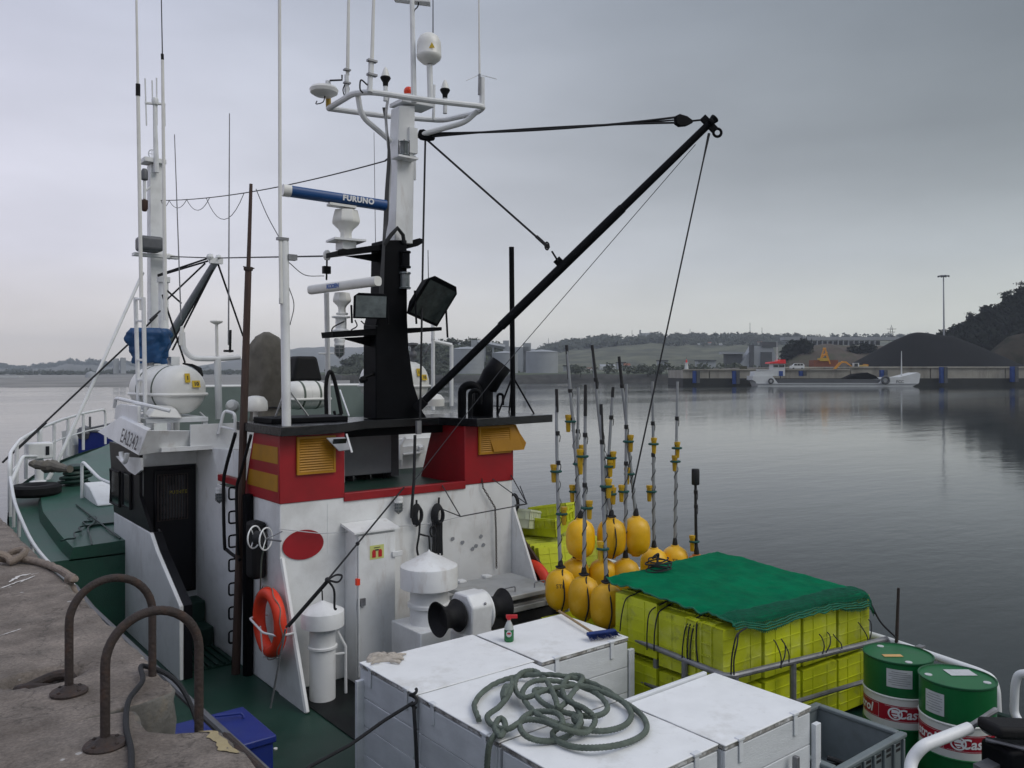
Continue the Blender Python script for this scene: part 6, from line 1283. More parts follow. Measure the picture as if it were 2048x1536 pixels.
m = MB(); m.lathe([(.0,0),(.05,0),(.05,.06),(0,.07)], at(1975,1462,Z=-2.6), (0,-.4,1), 14); m.tube([at(1972,1478,Z=-2.66), at(2060,1500,Z=-2.66)], .02, 8); m.obox(at(2000,1522,Z=-2.8), (.2,-.06,.02), (.02,.05,0), (0,0,.015)); m.build('gear_arm', 'galvanised', hg)

# ================================================================ THINGS ON BOARD
# ---- life ring
lc = at(539,1244,X=3.44); t = thing('life_ring', 'orange life ring hanging on the port wing of the deckhouse', 'life ring', lc)
LR, lr = .285, .066
m = MB(); m.tube([lc+Vector((.0,LR*math.cos(a),LR*1.05*math.sin(a))) for a in [2*math.pi*i/48 for i in range(48)]], lr, 14, closed=True); ring_ = m.build('ring_body', 'orange', t)
m = MB()
pts = [lc+Vector((-.02+.015*math.sin(8*a),(LR+lr+.014-.02*abs(math.sin(2*a)))*math.cos(a),(LR*1.05+lr+.014)*math.sin(a))) for a in [2*math.pi*i/64 for i in range(64)]]; m.tube(pts, .006, 5, closed=True); m.build('grab_line', 'rope_tan', t)
m = MB(); z = lc.z-.06; m.tube(bend([(3.55,lc.y+.30,z+.05),(3.34,lc.y+.30,z+.05),(3.32,lc.y-.12,z-.0),(3.40,lc.y-.33,z+.0),(3.56,lc.y-.33,z)], .04), .012, 6); hk = m.build('ring_bracket', 'white_metal', house)
m = MB(); m.tube([(3.36,lc.y+.05,z+.02),(3.38,lc.y+.02,lc.z-.36),(3.55,lc.y+.0,lc.z-.40)], .009, 6); m.build('bracket_strut', 'white_metal', hk)
m = MB(); a = at(571,1258,X=3.40); b = at(541,1416,X=3.3); m.tube([a, b], .011, 8); bh = m.build('boat_hook', 'galvanised'); tag(bh, 'thin grey rod leaning against the wing below the life ring', 'rod')
lc2 = Vector((6.86,8.12,-2.78)); t = thing('life_ring', 'orange life ring glimpsed behind the starboard wing of the deckhouse', 'life ring', lc2)
m = MB(); m.tube([lc2+Vector((0,LR*math.cos(a),LR*1.05*math.sin(a))) for a in [2*math.pi*i/48 for i in range(48)]], lr, 14, closed=True); m.build('ring_body', 'orange', t)
m = MB(); m.tube([lc2+Vector((0,LR*math.cos(a),LR*1.05*math.sin(a))) for a in (2.7,2.8,2.9,3.0)], lr+.003, 14); m.build('reflective_tape', 'reflective', t)
# ---- brown pole beside the deckhouse
t = thing('wooden_pole', 'tall weathered brown pole standing against the port side of the deckhouse', 'pole', (3.40, 9.36, DK))
b = Vector((3.42,9.30,DK)); tp = at(502,368,Y=9.30); mid = b.lerp(tp,.62)
m = MB(); m.tube([b, b.lerp(tp,.3), b.lerp(tp,.62), b.lerp(tp,.825)], [.050,.047,.043,.038], 10); m.build('lower_pole', 'brown_wood', t)
m = MB(); m.tube([b.lerp(tp,.80), tp], [.026,.020], 8); m.build('upper_pole', 'brown_wood', t)
m = MB(); m.lathe([(.05,-.02),(.055,0),(.05,.02)], b.lerp(tp,.825), n=10); m.tube([b.lerp(tp,.825)+Vector((-.06,0,.02)), b.lerp(tp,.825)+Vector((.07,0,.01))], .008, 5); m.build('joint_clamp', 'rust_iron', t)
# ---- life rafts
def raft(c, R_, L_, name_label, transverse=False, sticker=True):
    t = thing('liferaft', name_label, 'life raft', c-Vector((0,0,R_)), 'liferaft canisters on the wheelhouse roof')
    ax = Vector((-.20,.98,0)).normalized() if not transverse else Vector((1,.1,0)).normalized()
    h = L_/2; prof = [(0,-h),(R_*.45,-h+.012),(R_*.76,-h+.05),(R_*.92,-h+.11),(R_*.985,-h+.18),(R_,-h+.26),(R_,h-.26),(R_*.985,h-.18),(R_*.92,h-.11),(R_*.76,h-.05),(R_*.45,h-.012),(0,h)]
    m = MB(); m.lathe(prof, c, ax, 36); m.build('canister', 'white_plastic', t)
    s_ = ax.cross(Vector((0,0,1))); m = MB(); Z0 = Vector((0,0,-.06))
    path = [c+Z0+s_*x+ax*y for x, y in [(R_*1.015,-h+.26),(R_*.97,-h+.13),(R_*.80,-h+.04),(R_*.45,-h-.0),(0,-h-.012),(-R_*.45,-h-.0),(-R_*.80,-h+.04),(-R_*.97,-h+.13),(-R_*1.015,-h+.26),(-R_*1.015,h-.32),(-R_*.82,h-.06),(0,h+.01),(R_*.82,h-.06),(R_*1.015,h-.32)]]
    m.tube(smoothpath(path, 4, True), .022, 8, closed=True); m.build('seam_flange', 'white_plastic', t)
    for y in (-.22, .0, .22):
        m = MB(); m.lathe([(R_*1.001,-.018),(R_*1.012,-.015),(R_*1.012,.015),(R_*1.001,.018)], c+ax*y*L_/1.2, ax, 36); m.build('strap', 'rope_grey' if y else 'white_plastic', t)
    if sticker:
        f = -ax
        for x, z, w_, h_, tx in ((-.02,.16,.035,.06,'I'),(.10,.08,.055,.045,'10')):
            q_ = c+Vector((x,0,z)); rr = math.hypot(x, z+0)/R_; yy = -h+.012+.10*max(0, rr-.2)**1.6
            O = c-s_*0+ax*(-h-.004+.05*rr**2.4)-s_*(-x)+Vector((0,0,z)); O = c+ax*(-h-.006+.045*rr**2.4)+(Vector((-ax.y*-1,ax.x*-1,0)))*x+Vector((0,0,z)); rt_ = Vector((ax.y,-ax.x,0)); m = MB(); m.obox(O, rt_*w_, ax*.004, Vector((0,0,h_))+ax*.012); st_ = m.build('sticker', 'sticker_yellow', t, smooth=0)
            put_text(tx, O-ax*.0068, rt_, Vector((0,0,h_))+ax*.012, .07, 'black_ink', 'sticker_mark', st_, .003)
    return t
lc_ = at(352,779,Y=11.15); raft(Vector((lc_.x+.05, 11.15+.56, lc_.z-.01)), .330, 1.15, 'white liferaft canister on the port side of the wheelhouse roof, EA board below')
c = at(838,765,Y=11.0); raft(Vector((c.x-.1, 11.0+.60, c.z)), .335, 1.2, 'white liferaft canister half hidden behind the black mast')
c = at(612,790,Y=12.0); raft(c, .22, .75, 'small white liferaft drum behind the tarpaulin-covered gear', True, False)
m = MB(); c = at(397,727,Y=11.6); m.tube([at(366,727,Y=11.7), at(385,731,Y=11.6), at(399,739,Y=11.55), at(404,752,Y=11.5)], [.012,.022,.035,.02], 8); tag(m.build('black_cover', 'black_rubber'), 'crumpled black cover behind the port liferaft', 'cover')
# ---- tarpaulin covered gear
def tarp(c, hgt, rad, label, mat, name, seed, prof):
    t = thing(name, label, 'covered gear', c); m = MB(); n = 40; k = 22; rows = []
    for j in range(k+1):
        s = j/k
        for (a, ra), (b, rb_) in zip(prof, prof[1:]):
            if a <= s <= b: r_ = ra+(rb_-ra)*(s-a)/(b-a); break
        for i in range(n):
            a = 2*math.pi*i/n
            f = 1+.16*fb((math.cos(a)*1.5, math.sin(a)*1.5, s*1.8+seed))+.07*math.sin(a*7+3*s+seed)*(1-s)*1.2+.26*(abs(fb((math.cos(a)*2.2,math.sin(a)*2.2,s*2.0+seed)))-.25)
            m.v.append((c.x+rad*r_*f*math.cos(a), c.y+rad*r_*f*math.sin(a)*.85, c.z+hgt*s+.02*fb((a,s*3,seed))*(s<.95)))
    for j in range(k):
        for i in range(n): m.f.append((j*n+i, j*n+(i+1)%n, (j+1)*n+(i+1)%n, (j+1)*n+i)); m.m.append(0)
    m.f.append(tuple((k)*n+i for i in range(n))); m.m.append(0)
    m.build('cover_cloth', mat, t, smooth=60); return t
c = at(533,830,Y=10.9); tp = at(533,664,Y=10.9); c.z = WR+.04
t = tarp(c, tp.z-c.z, .27, 'olive tarpaulin tied over equipment on the wheelhouse roof', 'tarp_olive', 'covered_binnacle', 2.0, [(0,1.02),(.22,.80),(.30,.72),(.42,.92),(.7,1.0),(.85,.92),(.95,.62),(1,.15)])
m = MB(); zr_ = c.z+(tp.z-c.z)*.29; m.tube([(c.x+.24*math.cos(a), c.y+.2*math.sin(a), zr_+.015*math.sin(3*a)) for a in [2*math.pi*i/24 for i in range(24)]], .012, 6, closed=True); m.build('tie_rope', 'rope_dark', t)
c = at(301,727,Y=12.6); tp = at(301,657,Y=12.6)
t = tarp(c, tp.z-c.z, .285, 'blue tarpaulin cover behind the port liferaft', 'tarp_blue', 'covered_lamp', 5.0, [(0,.82),(.5,.95),(.88,1.05),(1,.9)])
m = MB(); m.tube([c+Vector((0,0,.1)), (c.x,c.y,WR)], .05, 8); m.build('stand_post', 'white_metal', t); m = MB(); m.box(c.x+.26,c.x+.38,c.y-.1,c.y+.1,WR,c.z+.1); m.build('stand_box', 'white_metal', t)

# ---- white wooden chests
def chest(x0, x1, y0, y1, label, hinge_side, zt=-2.45, lid_gap=.0, post=None):
    t = thing('deck_chest', label, 'chest', ((x0+x1)/2, (y0+y1)/2, DK), 'white wooden deck chests')
    zb = DK; ztop = zt-.046; N_ = 4; hgt = (ztop-zb)/N_
    m = MB(); m.box(x0+.03, x1-.03, y0+.03, y1-.03, zb+.01, ztop-.01); m.build('lining', 'dark_gap', t)
    rr = random.Random(int(x0*100+y0*10))
    for k in range(N_):
        za, zc_ = zb+hgt*k+.003, zb+hgt*(k+1)-.003
        j = lambda: rr.uniform(-.0025, .0025)
        for (a0, a1, b0_, b1_) in ((x0+.002,x1-.002,y0,y0+.025),(x0+.002,x1-.002,y1-.025,y1),(x0,x0+.025,y0+.027,y1-.027),(x1-.025,x1,y0+.027,y1-.027)):
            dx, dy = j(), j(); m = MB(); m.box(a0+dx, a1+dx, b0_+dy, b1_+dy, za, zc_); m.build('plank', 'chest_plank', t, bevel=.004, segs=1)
    m = MB(); o = .006
    n = 12; poly = []
    for (ax_, ay_, bx_, by_) in ((x0-o,y0-o,x1+o,y0-o),(x1+o,y0-o,x1+o,y1+o),(x1+o,y1+o,x0-o,y1+o),(x0-o,y1+o,x0-o,y0-o)):
        for i in range(n):
            s = i/n; w_ = .004*fb((ax_+s*3, ay_+s*5, x0*7)); poly.append((ax_+(bx_-ax_)*s+w_, ay_+(by_-ay_)*s+w_, zt-.034))
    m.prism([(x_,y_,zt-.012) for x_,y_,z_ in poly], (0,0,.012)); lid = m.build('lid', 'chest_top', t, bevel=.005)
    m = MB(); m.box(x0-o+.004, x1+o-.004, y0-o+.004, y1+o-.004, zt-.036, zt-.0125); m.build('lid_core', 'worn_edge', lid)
    for f_ in (.16, .80):
        m = MB()
        if hinge_side == 'y0': x = x0+(x1-x0)*f_; m.box(x-.022,x+.022,y0-o-.006,y0-.001,zt-.16,zt-.012); m.box(x-.035,x+.035,y0-o-.012,y0-o+.03,zt-.014,zt+.008)
        else: y = y0+(y1-y0)*f_; m.box(x0-o-.006,x0-.001,y-.022,y+.022,zt-.16,zt-.012); m.box(x0-o-.012,x0-o+.03,y-.035,y+.035,zt-.014,zt+.008)
        m.build('hinge_strap', 'chest_plank', t, bevel=.006)
    if post:
        for (px_, py_) in post: m = MB(); m.box(px_-.035, px_+.035, py_-.02, py_+.02, DK, zt-.13); m.build('batten', 'chest_plank', t, bevel=.005)
    return t
chest(3.36, 4.53, 5.36, 6.25, 'white wooden chest with a work glove lying on its lid', 'x0', post=[(3.33,6.2)])
chest(4.57, 5.62, 5.30, 6.22, 'white wooden chest with the spray bottle and broom on its lid', 'y0', post=[(5.68,5.32)])
chest(3.36, 4.49, 4.33, 5.33, 'white wooden chest under the big coil of grey rope', 'x0')
chest(3.36, 4.46, 3.40, 4.30, 'white wooden chest nearest the camera, rope end trailing on its lid', 'y0')
chest(4.49, 5.50, 3.36, 4.22, 'white wooden chest beside the grey plastic bin, its lid bare', 'y0', post=[(5.545,3.34)])
m = MB(); m.box(4.46, 5.42, 4.235, 4.27, -2.50, -2.43); tag(m.build('loose_batten', 'chest_plank', bevel=.005), 'grey-white wooden batten along the edge of the bare-lidded chest', 'batten')
m = MB(); p = at(1592,1518,Y=3.30); m.box(p.x-.02,p.x+.02,3.28,3.32,DK,p.z+.02); tag(m.build('short_post', 'galvanised', bevel=.006), 'short grey post in front of the bare-lidded chest', 'post')
# ---- rope coil
rr = random.Random(11); cc = at(1118,1405,Z=-2.42); pts = []
key = [(958,1440),(950,1405),(985,1370),(1040,1352),(1110,1350),(1180,1365),(1235,1395),(1262,1425),(1250,1450),(1205,1462),(1150,1455),(1095,1440),(1060,1415),(1045,1385),(1070,1362),(1130,1365),(1190,1385),(1215,1415),(1190,1432),(1130,1425),(1085,1405),(1070,1380),(1110,1385),(1150,1410),(1160,1445),(1130,1475),(1085,1482),(1050,1470),(1040,1445),(1065,1425),(1110,1425),(1125,1445),(1105,1470),(1140,1492),(1200,1495),(1255,1485),(1290,1465),(1290,1440),(1265,1415),(1220,1390),(1165,1372),(1100,1378),(1050,1395),(1030,1375),(1040,1348),(1070,1342),(1095,1365),(1110,1395),(1120,1415),(1150,1380),(1165,1355),(1140,1352),(1125,1375),(1135,1400),(1170,1418),(1190,1440),(1170,1465),(1120,1455),(1085,1442),(1050,1440),(1015,1458),(985,1450),(975,1432),(1000,1412),(1020,1385),(1025,1358)]
n = len(key)
for i, (x, y) in enumerate(key):
    zc = -2.445+.026+.10*max(0, 1-((x-1120)/150)**2)*max(0, 1-((y-1405)/70)**2)*(.35+.65*(i/n))+.05*max(0, math.sin(i*1.9))*max(0, 1-abs(x-1115)/170)
    p = at(x, y, Z=zc); pts.append(p)
tail = [at(1000,1470,Z=-2.41), at(968,1468,Z=-2.42), at(950,1450,Z=-2.42)]
m = MB(); m.tube(smoothpath(pts, 16), .0185, 12, strands=3, pitch=.075, depthf=.16)
t = thing('coiled_rope', 'thick grey-green rope heaped in loose loops on the white chest', 'rope', cc); m.build('rope_coils', 'rope_grey', t)
m = MB(); pts = [at(1012,1460,Z=-2.40), at(1008,1442,Z=-2.395), at(998,1438,Z=-2.39), at(990,1455,Z=-2.40), at(1000,1472,Z=-2.405), Vector((3.42,4.36,-2.40)), Vector((3.315,4.36,-2.44)), Vector((3.29,4.37,-2.6)), Vector((3.30,4.38,-2.85)), Vector((3.30,4.36,-3.1))]
m.tube(smoothpath(pts, 16), .0195, 12, strands=3, pitch=.075, depthf=.16); m.build('rope_tail', 'rope_grey', t)
for a, b in (((1008,1398),(1014,1372)),((1148,1434),(1162,1447))):
    m = MB(); p0, p1 = at(*a,Z=-2.36), at(*b,Z=-2.36); m.tube([p0.lerp(p1,i/8) for i in range(9)], [.022+.012*math.sin(math.pi*i/8) for i in range(9)], 12, strands=3, pitch=.1); m.build('splice', 'rope_grey', t)
# ---- black mooring line tied at the chest corner
t = thing('mooring_rope', 'black rope tied round the corner of the glove chest leading to the quay', 'rope', (3.3,5.34,-2.5)); k0 = Vector((3.325,5.345,-2.50))
m = MB(); m.tube([k0, at(770,1440,Z=-2.62), at(700,1490,Z=-2.75), at(620,1533,Z=-2.85), at(540,1600,Z=-2.9)], .014, 8); m.build('rope_strand', 'rope_dark', t)
m = MB(); m.tube(smoothpath([k0, k0+Vector((-.02,-.05,-.12)), k0+Vector((-.03,-.10,-.45)), k0+Vector((-.02,-.12,-.92))], 6), .014, 8); m.build('rope_end', 'rope_dark', t)
m = MB(); m.tube([k0+Vector((.022*math.cos(a),.03*math.sin(a),.012*a-.05)) for a in [i*.5 for i in range(26)]], .012, 6); m.build('lashing', 'rope_dark', t)
# ---- glove, bottle, broom
t = thing('work_glove', 'crumpled beige work glove at the corner of the first white chest', 'glove', at(770,1318,Z=-2.44)); c = at(770,1317,Z=-2.448)
m = MB(); n = 22
def gl(u, v_):
    x = (u-.5)*.30; y = (v_-.5)*.17; e = max(0, 1-(2*u-1)**2)*max(0, 1-(2*v_-1)**2)
    h = e**.5*(.035+.03*abs(fb((u*5,v_*5,3)))+.012*fb((u*13,v_*11,5)))
    return (c.x+x*CY+y*SY+.02*fb((u*4,v_*3,8)), c.y-x*SY+y*CY+.03*fb((u*3,v_*4,2)), c.z+.002+h)
m.grid(gl, n, n); m.build('palm', 'cotton', t, smooth=60)
for k, (a, b, r_) in enumerate((((788,1312),(812,1308),.012),((786,1318),(808,1318),.011),((780,1322),(800,1326),.012),((760,1322),(742,1328),.011))):
    p0, p1 = at(*a,Z=-2.43), at(*b,Z=-2.437); m = MB(); m.tube([p0, p0.lerp(p1,.5)+Vector((0,0,.008)), p1], [r_*1.3, r_*1.1, r_*.7], 8); m.build('finger', 'cotton', t)
bc = at(1018,1282,Z=-2.449); t = thing('spray_bottle', 'small spray bottle with green liquid and red trigger on the white chest', 'bottle', bc); hB = 52/FPX*depth(bc)
m = MB(); m.lathe([(0,0),(.040,0),(.045,.01),(.045,hB*.42),(.043,hB*.46)], bc, n=20); m.build('liquid', 'bottle_green', t)
m = MB(); m.lathe([(.043,hB*.46),(.040,hB*.56),(.024,hB*.72),(.015,hB*.78),(.015,hB*.84)], bc, n=20); m.build('shoulder', 'bottle_clear', t)
m = MB(); m.lathe([(.017,hB*.82),(.019,hB*.84),(.019,hB*.92)], bc, n=12); m.obox(bc+Vector((.022,-.012,hB*.94)), (.042,-.03,0), (.008,.012,0), (0,0,.014)); m.build('trigger_head', 'red_plastic', t)
q_ = bc-Vector((SY,CY,0))*.0465+Vector((0,0,hB*.33)); u_ = Vector((CY,-SY,0))
m = MB(); m.add([q_+u_*.025*math.cos(a)+Vector((0,0,.03*math.sin(a))) for a in [2*math.pi*i/16 for i in range(16)]], [tuple(range(16))]); m.build('label', 'label_paper', t, smooth=0)
m = MB(); m.add([q_-Vector((SY,CY,0))*.003+u_*.018*math.cos(a)+Vector((0,0,.009*math.sin(a)+.004)) for a in [2*math.pi*i/12 for i in range(12)]], [tuple(range(12))]); m.build('label_mark', 'red_ink', t, smooth=0)
t = thing('broom', 'broom with blue bristles and wooden handle lying on the white chest', 'broom', at(1205,1277,Z=-2.44))
a = at(1118,1222,Z=-2.40); b = at(1190,1268,Z=-2.415); m = MB(); m.tube([a, b], .012, 8); m.build('handle', 'bare_wood', t)
bx = at(1176,1278,Z=-2.43); by = at(1232,1270,Z=-2.43); d_ = (by-bx).normalized(); s_ = Vector((-d_.y,d_.x,0)); m = MB(); r2 = random.Random(4)
for i in range(420):
    p = bx.lerp(by, r2.random())+s_*r2.uniform(-.01,.025)+Vector((0,0,r2.uniform(.01,.045))); e = p+Vector((0,0,-.012))-s_*r2.uniform(.03,.07)+d_*r2.uniform(-.02,.02); e.z = max(e.z, -2.447)
    w_ = Vector((0,0,.003)); m.add([p-w_, p+w_, e+w_*.6, e-w_*.6], [(0,1,2,3)])
br_ = m.build('bristles', 'brush_blue', t, smooth=0); br_['kind'] = 'stuff'
m = MB(); m.obox(bx.lerp(by,.5)+Vector((0,0,.035))+s_*.012, d_*((by-bx).length*.5), s_*.028, Vector((0,0,.018))); m.build('head', 'brush_blue', t, bevel=.01)
# ---- blue box
t = thing('blue_box', 'blue painted locker with a bent handle standing on the green deck', 'box', (2.3,6.7,DK)); x0, x1, y0, y1, zt = 1.95, 2.66, 6.33, 7.06, -2.90
m = MB(); m.box(x0+.02, x1-.02, y0+.02, y1-.02, DK, zt-.04); m.build('body', 'blue_box', t, bevel=.01)
m = MB(); m.box(x0, x1, y0, y1, zt-.06, zt); m.build('lid', 'blue_box', t, bevel=.012)
m = MB(); m.tube(bend([(2.36,6.90,zt+.04),(2.56,6.82,zt+.04),(2.57,6.80,zt)], .02), .010, 6); m.build('handle', 'blue_box', t)
m = MB(); c = Vector((2.30,6.62,zt)); m.tube([c+Vector((.03*math.cos(a),.01*math.cos(a),.035*math.sin(a)+.02)) for a in [2*math.pi*i/14 for i in range(14)]], .008, 6, closed=True); m.build('ring_pull', 'blue_box', t)
m = MB(); c = at(551,1499,Z=DK); m.lathe([(0,0),(.018,0),(.018,.012),(0,.014)], c+Vector((0,0,.001)), n=10); tag(m.build('bottle_cap', 'white_plastic'), 'tiny white cap lying on the green deck beside the blue locker', 'cap')

# ---- fish crates
def crate_mesh(L=.562, W=.55, H=.25):
    m = MB(); th = .012; t_ = .014
    def wall(a0, a1, b0, b1, z0, z1): m.box(a0, a1, b0, b1, z0, z1)
    m.box(-L/2+t_, L/2-t_, -W/2+t_, W/2-t_, 0, th)
    # tapered sides
    for s in (-1, 1):
        m.add([(s*(L/2-t_),-W/2+t_,0),(s*(L/2-t_),W/2-t_,0),(s*L/2,W/2,H),(s*L/2,-W/2,H),(s*(L/2-t_-th),-W/2+t_,0),(s*(L/2-t_-th),W/2-t_,0),(s*(L/2-th),W/2,H),(s*(L/2-th),-W/2,H)], [(0,1,2,3),(7,6,5,4),(3,2,6,7),(0,3,7,4),(1,5,6,2)])
        m.add([(-L/2+t_,s*(W/2-t_),0),(L/2-t_,s*(W/2-t_),0),(L/2,s*W/2,H),(-L/2,s*W/2,H),(-L/2+t_,s*(W/2-t_-th),0),(L/2-t_,s*(W/2-t_-th),0),(L/2,s*(W/2-th),H),(-L/2,s*(W/2-th),H)], [(0,1,2,3),(7,6,5,4),(3,2,6,7),(0,3,7,4),(1,5,6,2)])
    # rims and ribs
    for z in (H-.03, H*.45):
        f_ = t_*(1-z/H); e = .012
        m.box(-L/2+f_-e, L/2-f_+e, -W/2+f_-e, -W/2+f_+.004, z, z+.012); m.box(-L/2+f_-e, L/2-f_+e, W/2-f_-.004, W/2-f_+e, z, z+.012)
        m.box(-L/2+f_-e, -L/2+f_+.004, -W/2+f_, W/2-f_, z, z+.012); m.box(L/2-f_-.004, L/2-f_+e, -W/2+f_, W/2-f_, z, z+.012)
    for k in range(6):
        x = -L/2+.06+(L-.12)*k/5
        for s in (-1,1): m.box(x-.005, x+.005, min(s*(W/2-t_*.6),s*(W/2+.008)), max(s*(W/2-t_*.6),s*(W/2+.008)), H*.45, H-.02)
    for k in range(5):
        y = -W/2+.06+(W-.12)*k/4
        for s in (-1,1): m.box(min(s*(L/2-t_*.6),s*(L/2+.008)), max(s*(L/2-t_*.6),s*(L/2+.008)), y-.005, y+.005, H*.45, H-.02)
    # underside stiffeners
    for k in range(4): y = -W/2+.1+(W-.2)*k/3; m.box(-L/2+t_+.01, L/2-t_-.01, y-.004, y+.004, -.006, 0)
    for x in (-L*.2, L*.2): m.box(x-.004, x+.004, -W/2+t_+.01, W/2-t_-.01, -.0055, 0)
    return m
proto = crate_mesh().build('fish_crate', 'crate_yellow', bevel=0); cm = proto.data; bpy.data.objects.remove(proto)
ncr = 0
def crate(loc, rot, label, group='yellow-green fish crates', pale=False):
    o = bpy.data.objects.new('fish_crate', cm); col.objects.link(o); o.matrix_world = Matrix.Translation(loc) @ rot
    o.location = loc; o.rotation_euler = rot.to_euler(); tag(o, label, 'crate', group); return o
RX = lambda a: Matrix.Rotation(R(a), 4, 'X'); RY = lambda a: Matrix.Rotation(R(a), 4, 'Y'); RZ = lambda a: Matrix.Rotation(R(a), 4, 'Z')
jr = random.Random(5); J = lambda s=1: jr.uniform(-s, s)
# crates on edge, bottoms to port (-X)
ordn = ['first','second','third','fourth']
for tier, zc in (('upper', -2.50), ('lower', -3.07)):
    for k in range(2):
        yc = 4.92+.575*k
        for i in range(5):
            if tier == 'lower' and 0 < i < 4: continue
            xx = 5.93+.29*i+(.5 if i == 4 else 0)
            rot = RZ(J(1.2)) @ RY(90) @ RZ(90)
            lab = f'yellow crate on edge facing the white chests, {tier} tier, {"nearer the pipe corner" if k == 0 else "nearer the buoys"}' if i == 0 else f'yellow crate {ordn[i-1]} behind the {"aft" if k == 0 else "forward"} chest-side crate, {tier} tier'
            crate(Vector((xx, yc+J(.008), zc+(.06*k if tier == 'upper' else .01)+J(.01))), rot, lab)
    for k in range(4):
        xc = 6.155+.568*k
        for i in range(2):
            if tier == 'lower' and i: continue
            rot = RZ(J(1.0)-3) @ RX(-90)
            lab = f'yellow crate on edge facing the drums, {tier} tier, {["at the pipe corner","second from the pipe corner","third from the pipe corner","nearest the side rail"][k]}' if i == 0 else f'yellow crate just behind the {["pipe-corner","second","third","rail-side"][k]} aft-facing crate, {tier} tier'
            crate(Vector((xc, 4.42-.035*k+.17*i, zc+.0-.010*k+J(.004))), rot, lab)
# low crates carrying the buoys
for k, (x, y, z) in enumerate(((6.15,6.55,-3.18),(6.15,6.55,-2.93),(6.85,6.95,-3.18),(6.85,6.95,-2.93),(7.6,6.9,-3.18),(7.6,6.9,-2.93),(8.0-.12,6.3,-3.18),(7.88,6.3,-2.93))):
    crate(Vector((x, y, z-.0)), RZ(90+J(3)), f'yellow-green crate lying flat under the buoys, {["near column lower","near column upper","middle column lower","middle column upper","far column lower","far column upper","rail column lower","rail column upper"][k]} one')
# leaning stacks abreast of the deckhouse
ordn += ['fifth','sixth','seventh','eighth']
for k in range(8):
    for s in range(2):
        rot = RZ(-14+J(1.5)) @ RX(-90-16-1.2*k+J(1))
        crate(Vector((7.24+.58*s, 8.05+.085*k, -2.54+.012*k)), rot, f'yellow crate in the leaning stack by the brown board, {ordn[k]} from aft, {"board" if s == 0 else "rail"} side')
        if k in (0,): crate(Vector((7.24+.58*s, 7.95+.16*k, -3.13)), RZ(-20) @ RX(-90-6), f'yellow-green crate at the foot of the leaning stack, {"board" if s == 0 else "rail"} side')
for k in range(2):
    rot = RZ(20+J(14)) @ RX(J(10)) @ RY(J(9)+6*(k%2))
    o = crate(Vector((7.5+.2*k, 8.55+.1*k, -2.17+.07*k)), rot, f'yellow-green crate tossed flat on top of the leaning stack, {ordn[k]} from the bottom')
m2 = cm.copy(); m2.materials.clear(); m2.materials.append(M('crate_pale'))
o = crate(Vector((7.1,8.75,-2.12)), RZ(30) @ RY(12), 'whitish crate on top of the leaning stack beside the deckhouse'); o.data = m2
# ---- green net
t = thing('green_net', 'green fishing net draped over the pile of yellow crates', 'net', (6.9,5.2,-2.2))
NU, NV = 90, 80
def net_pt(u, v_, lift=0.0):
    """u across (X), v_ along (Y)"""
    ex0 = 5.95+.06*fb((v_*3,1,1))+.025*math.sin(v_*9)-.03*v_; ex1 = 8.10
    ey0 = 4.40-.125*u; ey1 = 5.88+.22*u+.06*fb((u*3,4,2)); HV = .08
    x = ex0+(ex1-ex0)*u; y = ey0+(ey1-ey0)*max(0, (v_-HV)/(1-HV))
    z = -2.160+.10*v_-.05*u+.014*fb((x*2.2,y*2.2,1))+.006*fb((x*7,y*7,4))+.0035*fb((x*26,y*26,6),2)
    if v_ < HV: k = 1-v_/HV; z -= .012+(.12+.05*math.sin(u*8+.5)+.03*fb((u*9,1,7)))*k*(.15+.85*min(1,u*4)); y -= .012+.025*k
    elif v_ < HV+.05: z -= .012*(1-(v_-HV)/.05)
    if u < .05: z -= .05*(1-u/.05)**1.3*abs(fb((v_*6,2,9)))*2
    if u > .95: z -= .10*((u-.95)/.05)**1.5
    return Vector((x, y, z+lift))
m = MB(); m.grid(lambda u, v_: net_pt(u, .05+.02*fb((u*7,2,2))+(.95-.02*fb((u*7,2,2)))*v_), NU, NV); m.build('net_sheet', 'net_green', t, smooth=70)
m = MB(); nn = 84; rows_ = 9
for i in range(nn):
    for s in (-1, 1):
        p = [net_pt(min(.995, max(.005, (i+s*j*.5)/nn)), .16-.165*j/rows_ if .16-.165*j/rows_ > 0 else 0, .010+.008*abs(fb((i*.7,j,2))))-Vector((0, .006 if j == rows_ else 0, .008 if j == rows_ else 0)) for j in range(rows_+1)]
        m.tube(p, .0030, 4, caps=False)
fr = m.build('net_fringe', 'net_strand', t); fr['kind'] = 'stuff'
m = MB()
for j in range(3):
    m.tube([net_pt(i/60, .035+.0*j, .004)+Vector((0,-.01*j,-.02*j+.01*fb((i*.4,j,1)))) for i in range(61)], .008, 5)
m.tube([net_pt(.0, i/40, .005)+Vector((-.006,0,.004*fb((i,3,3)))) for i in range(41)], .009, 5); ed_ = m.build('edge_rope', 'net_strand', t)
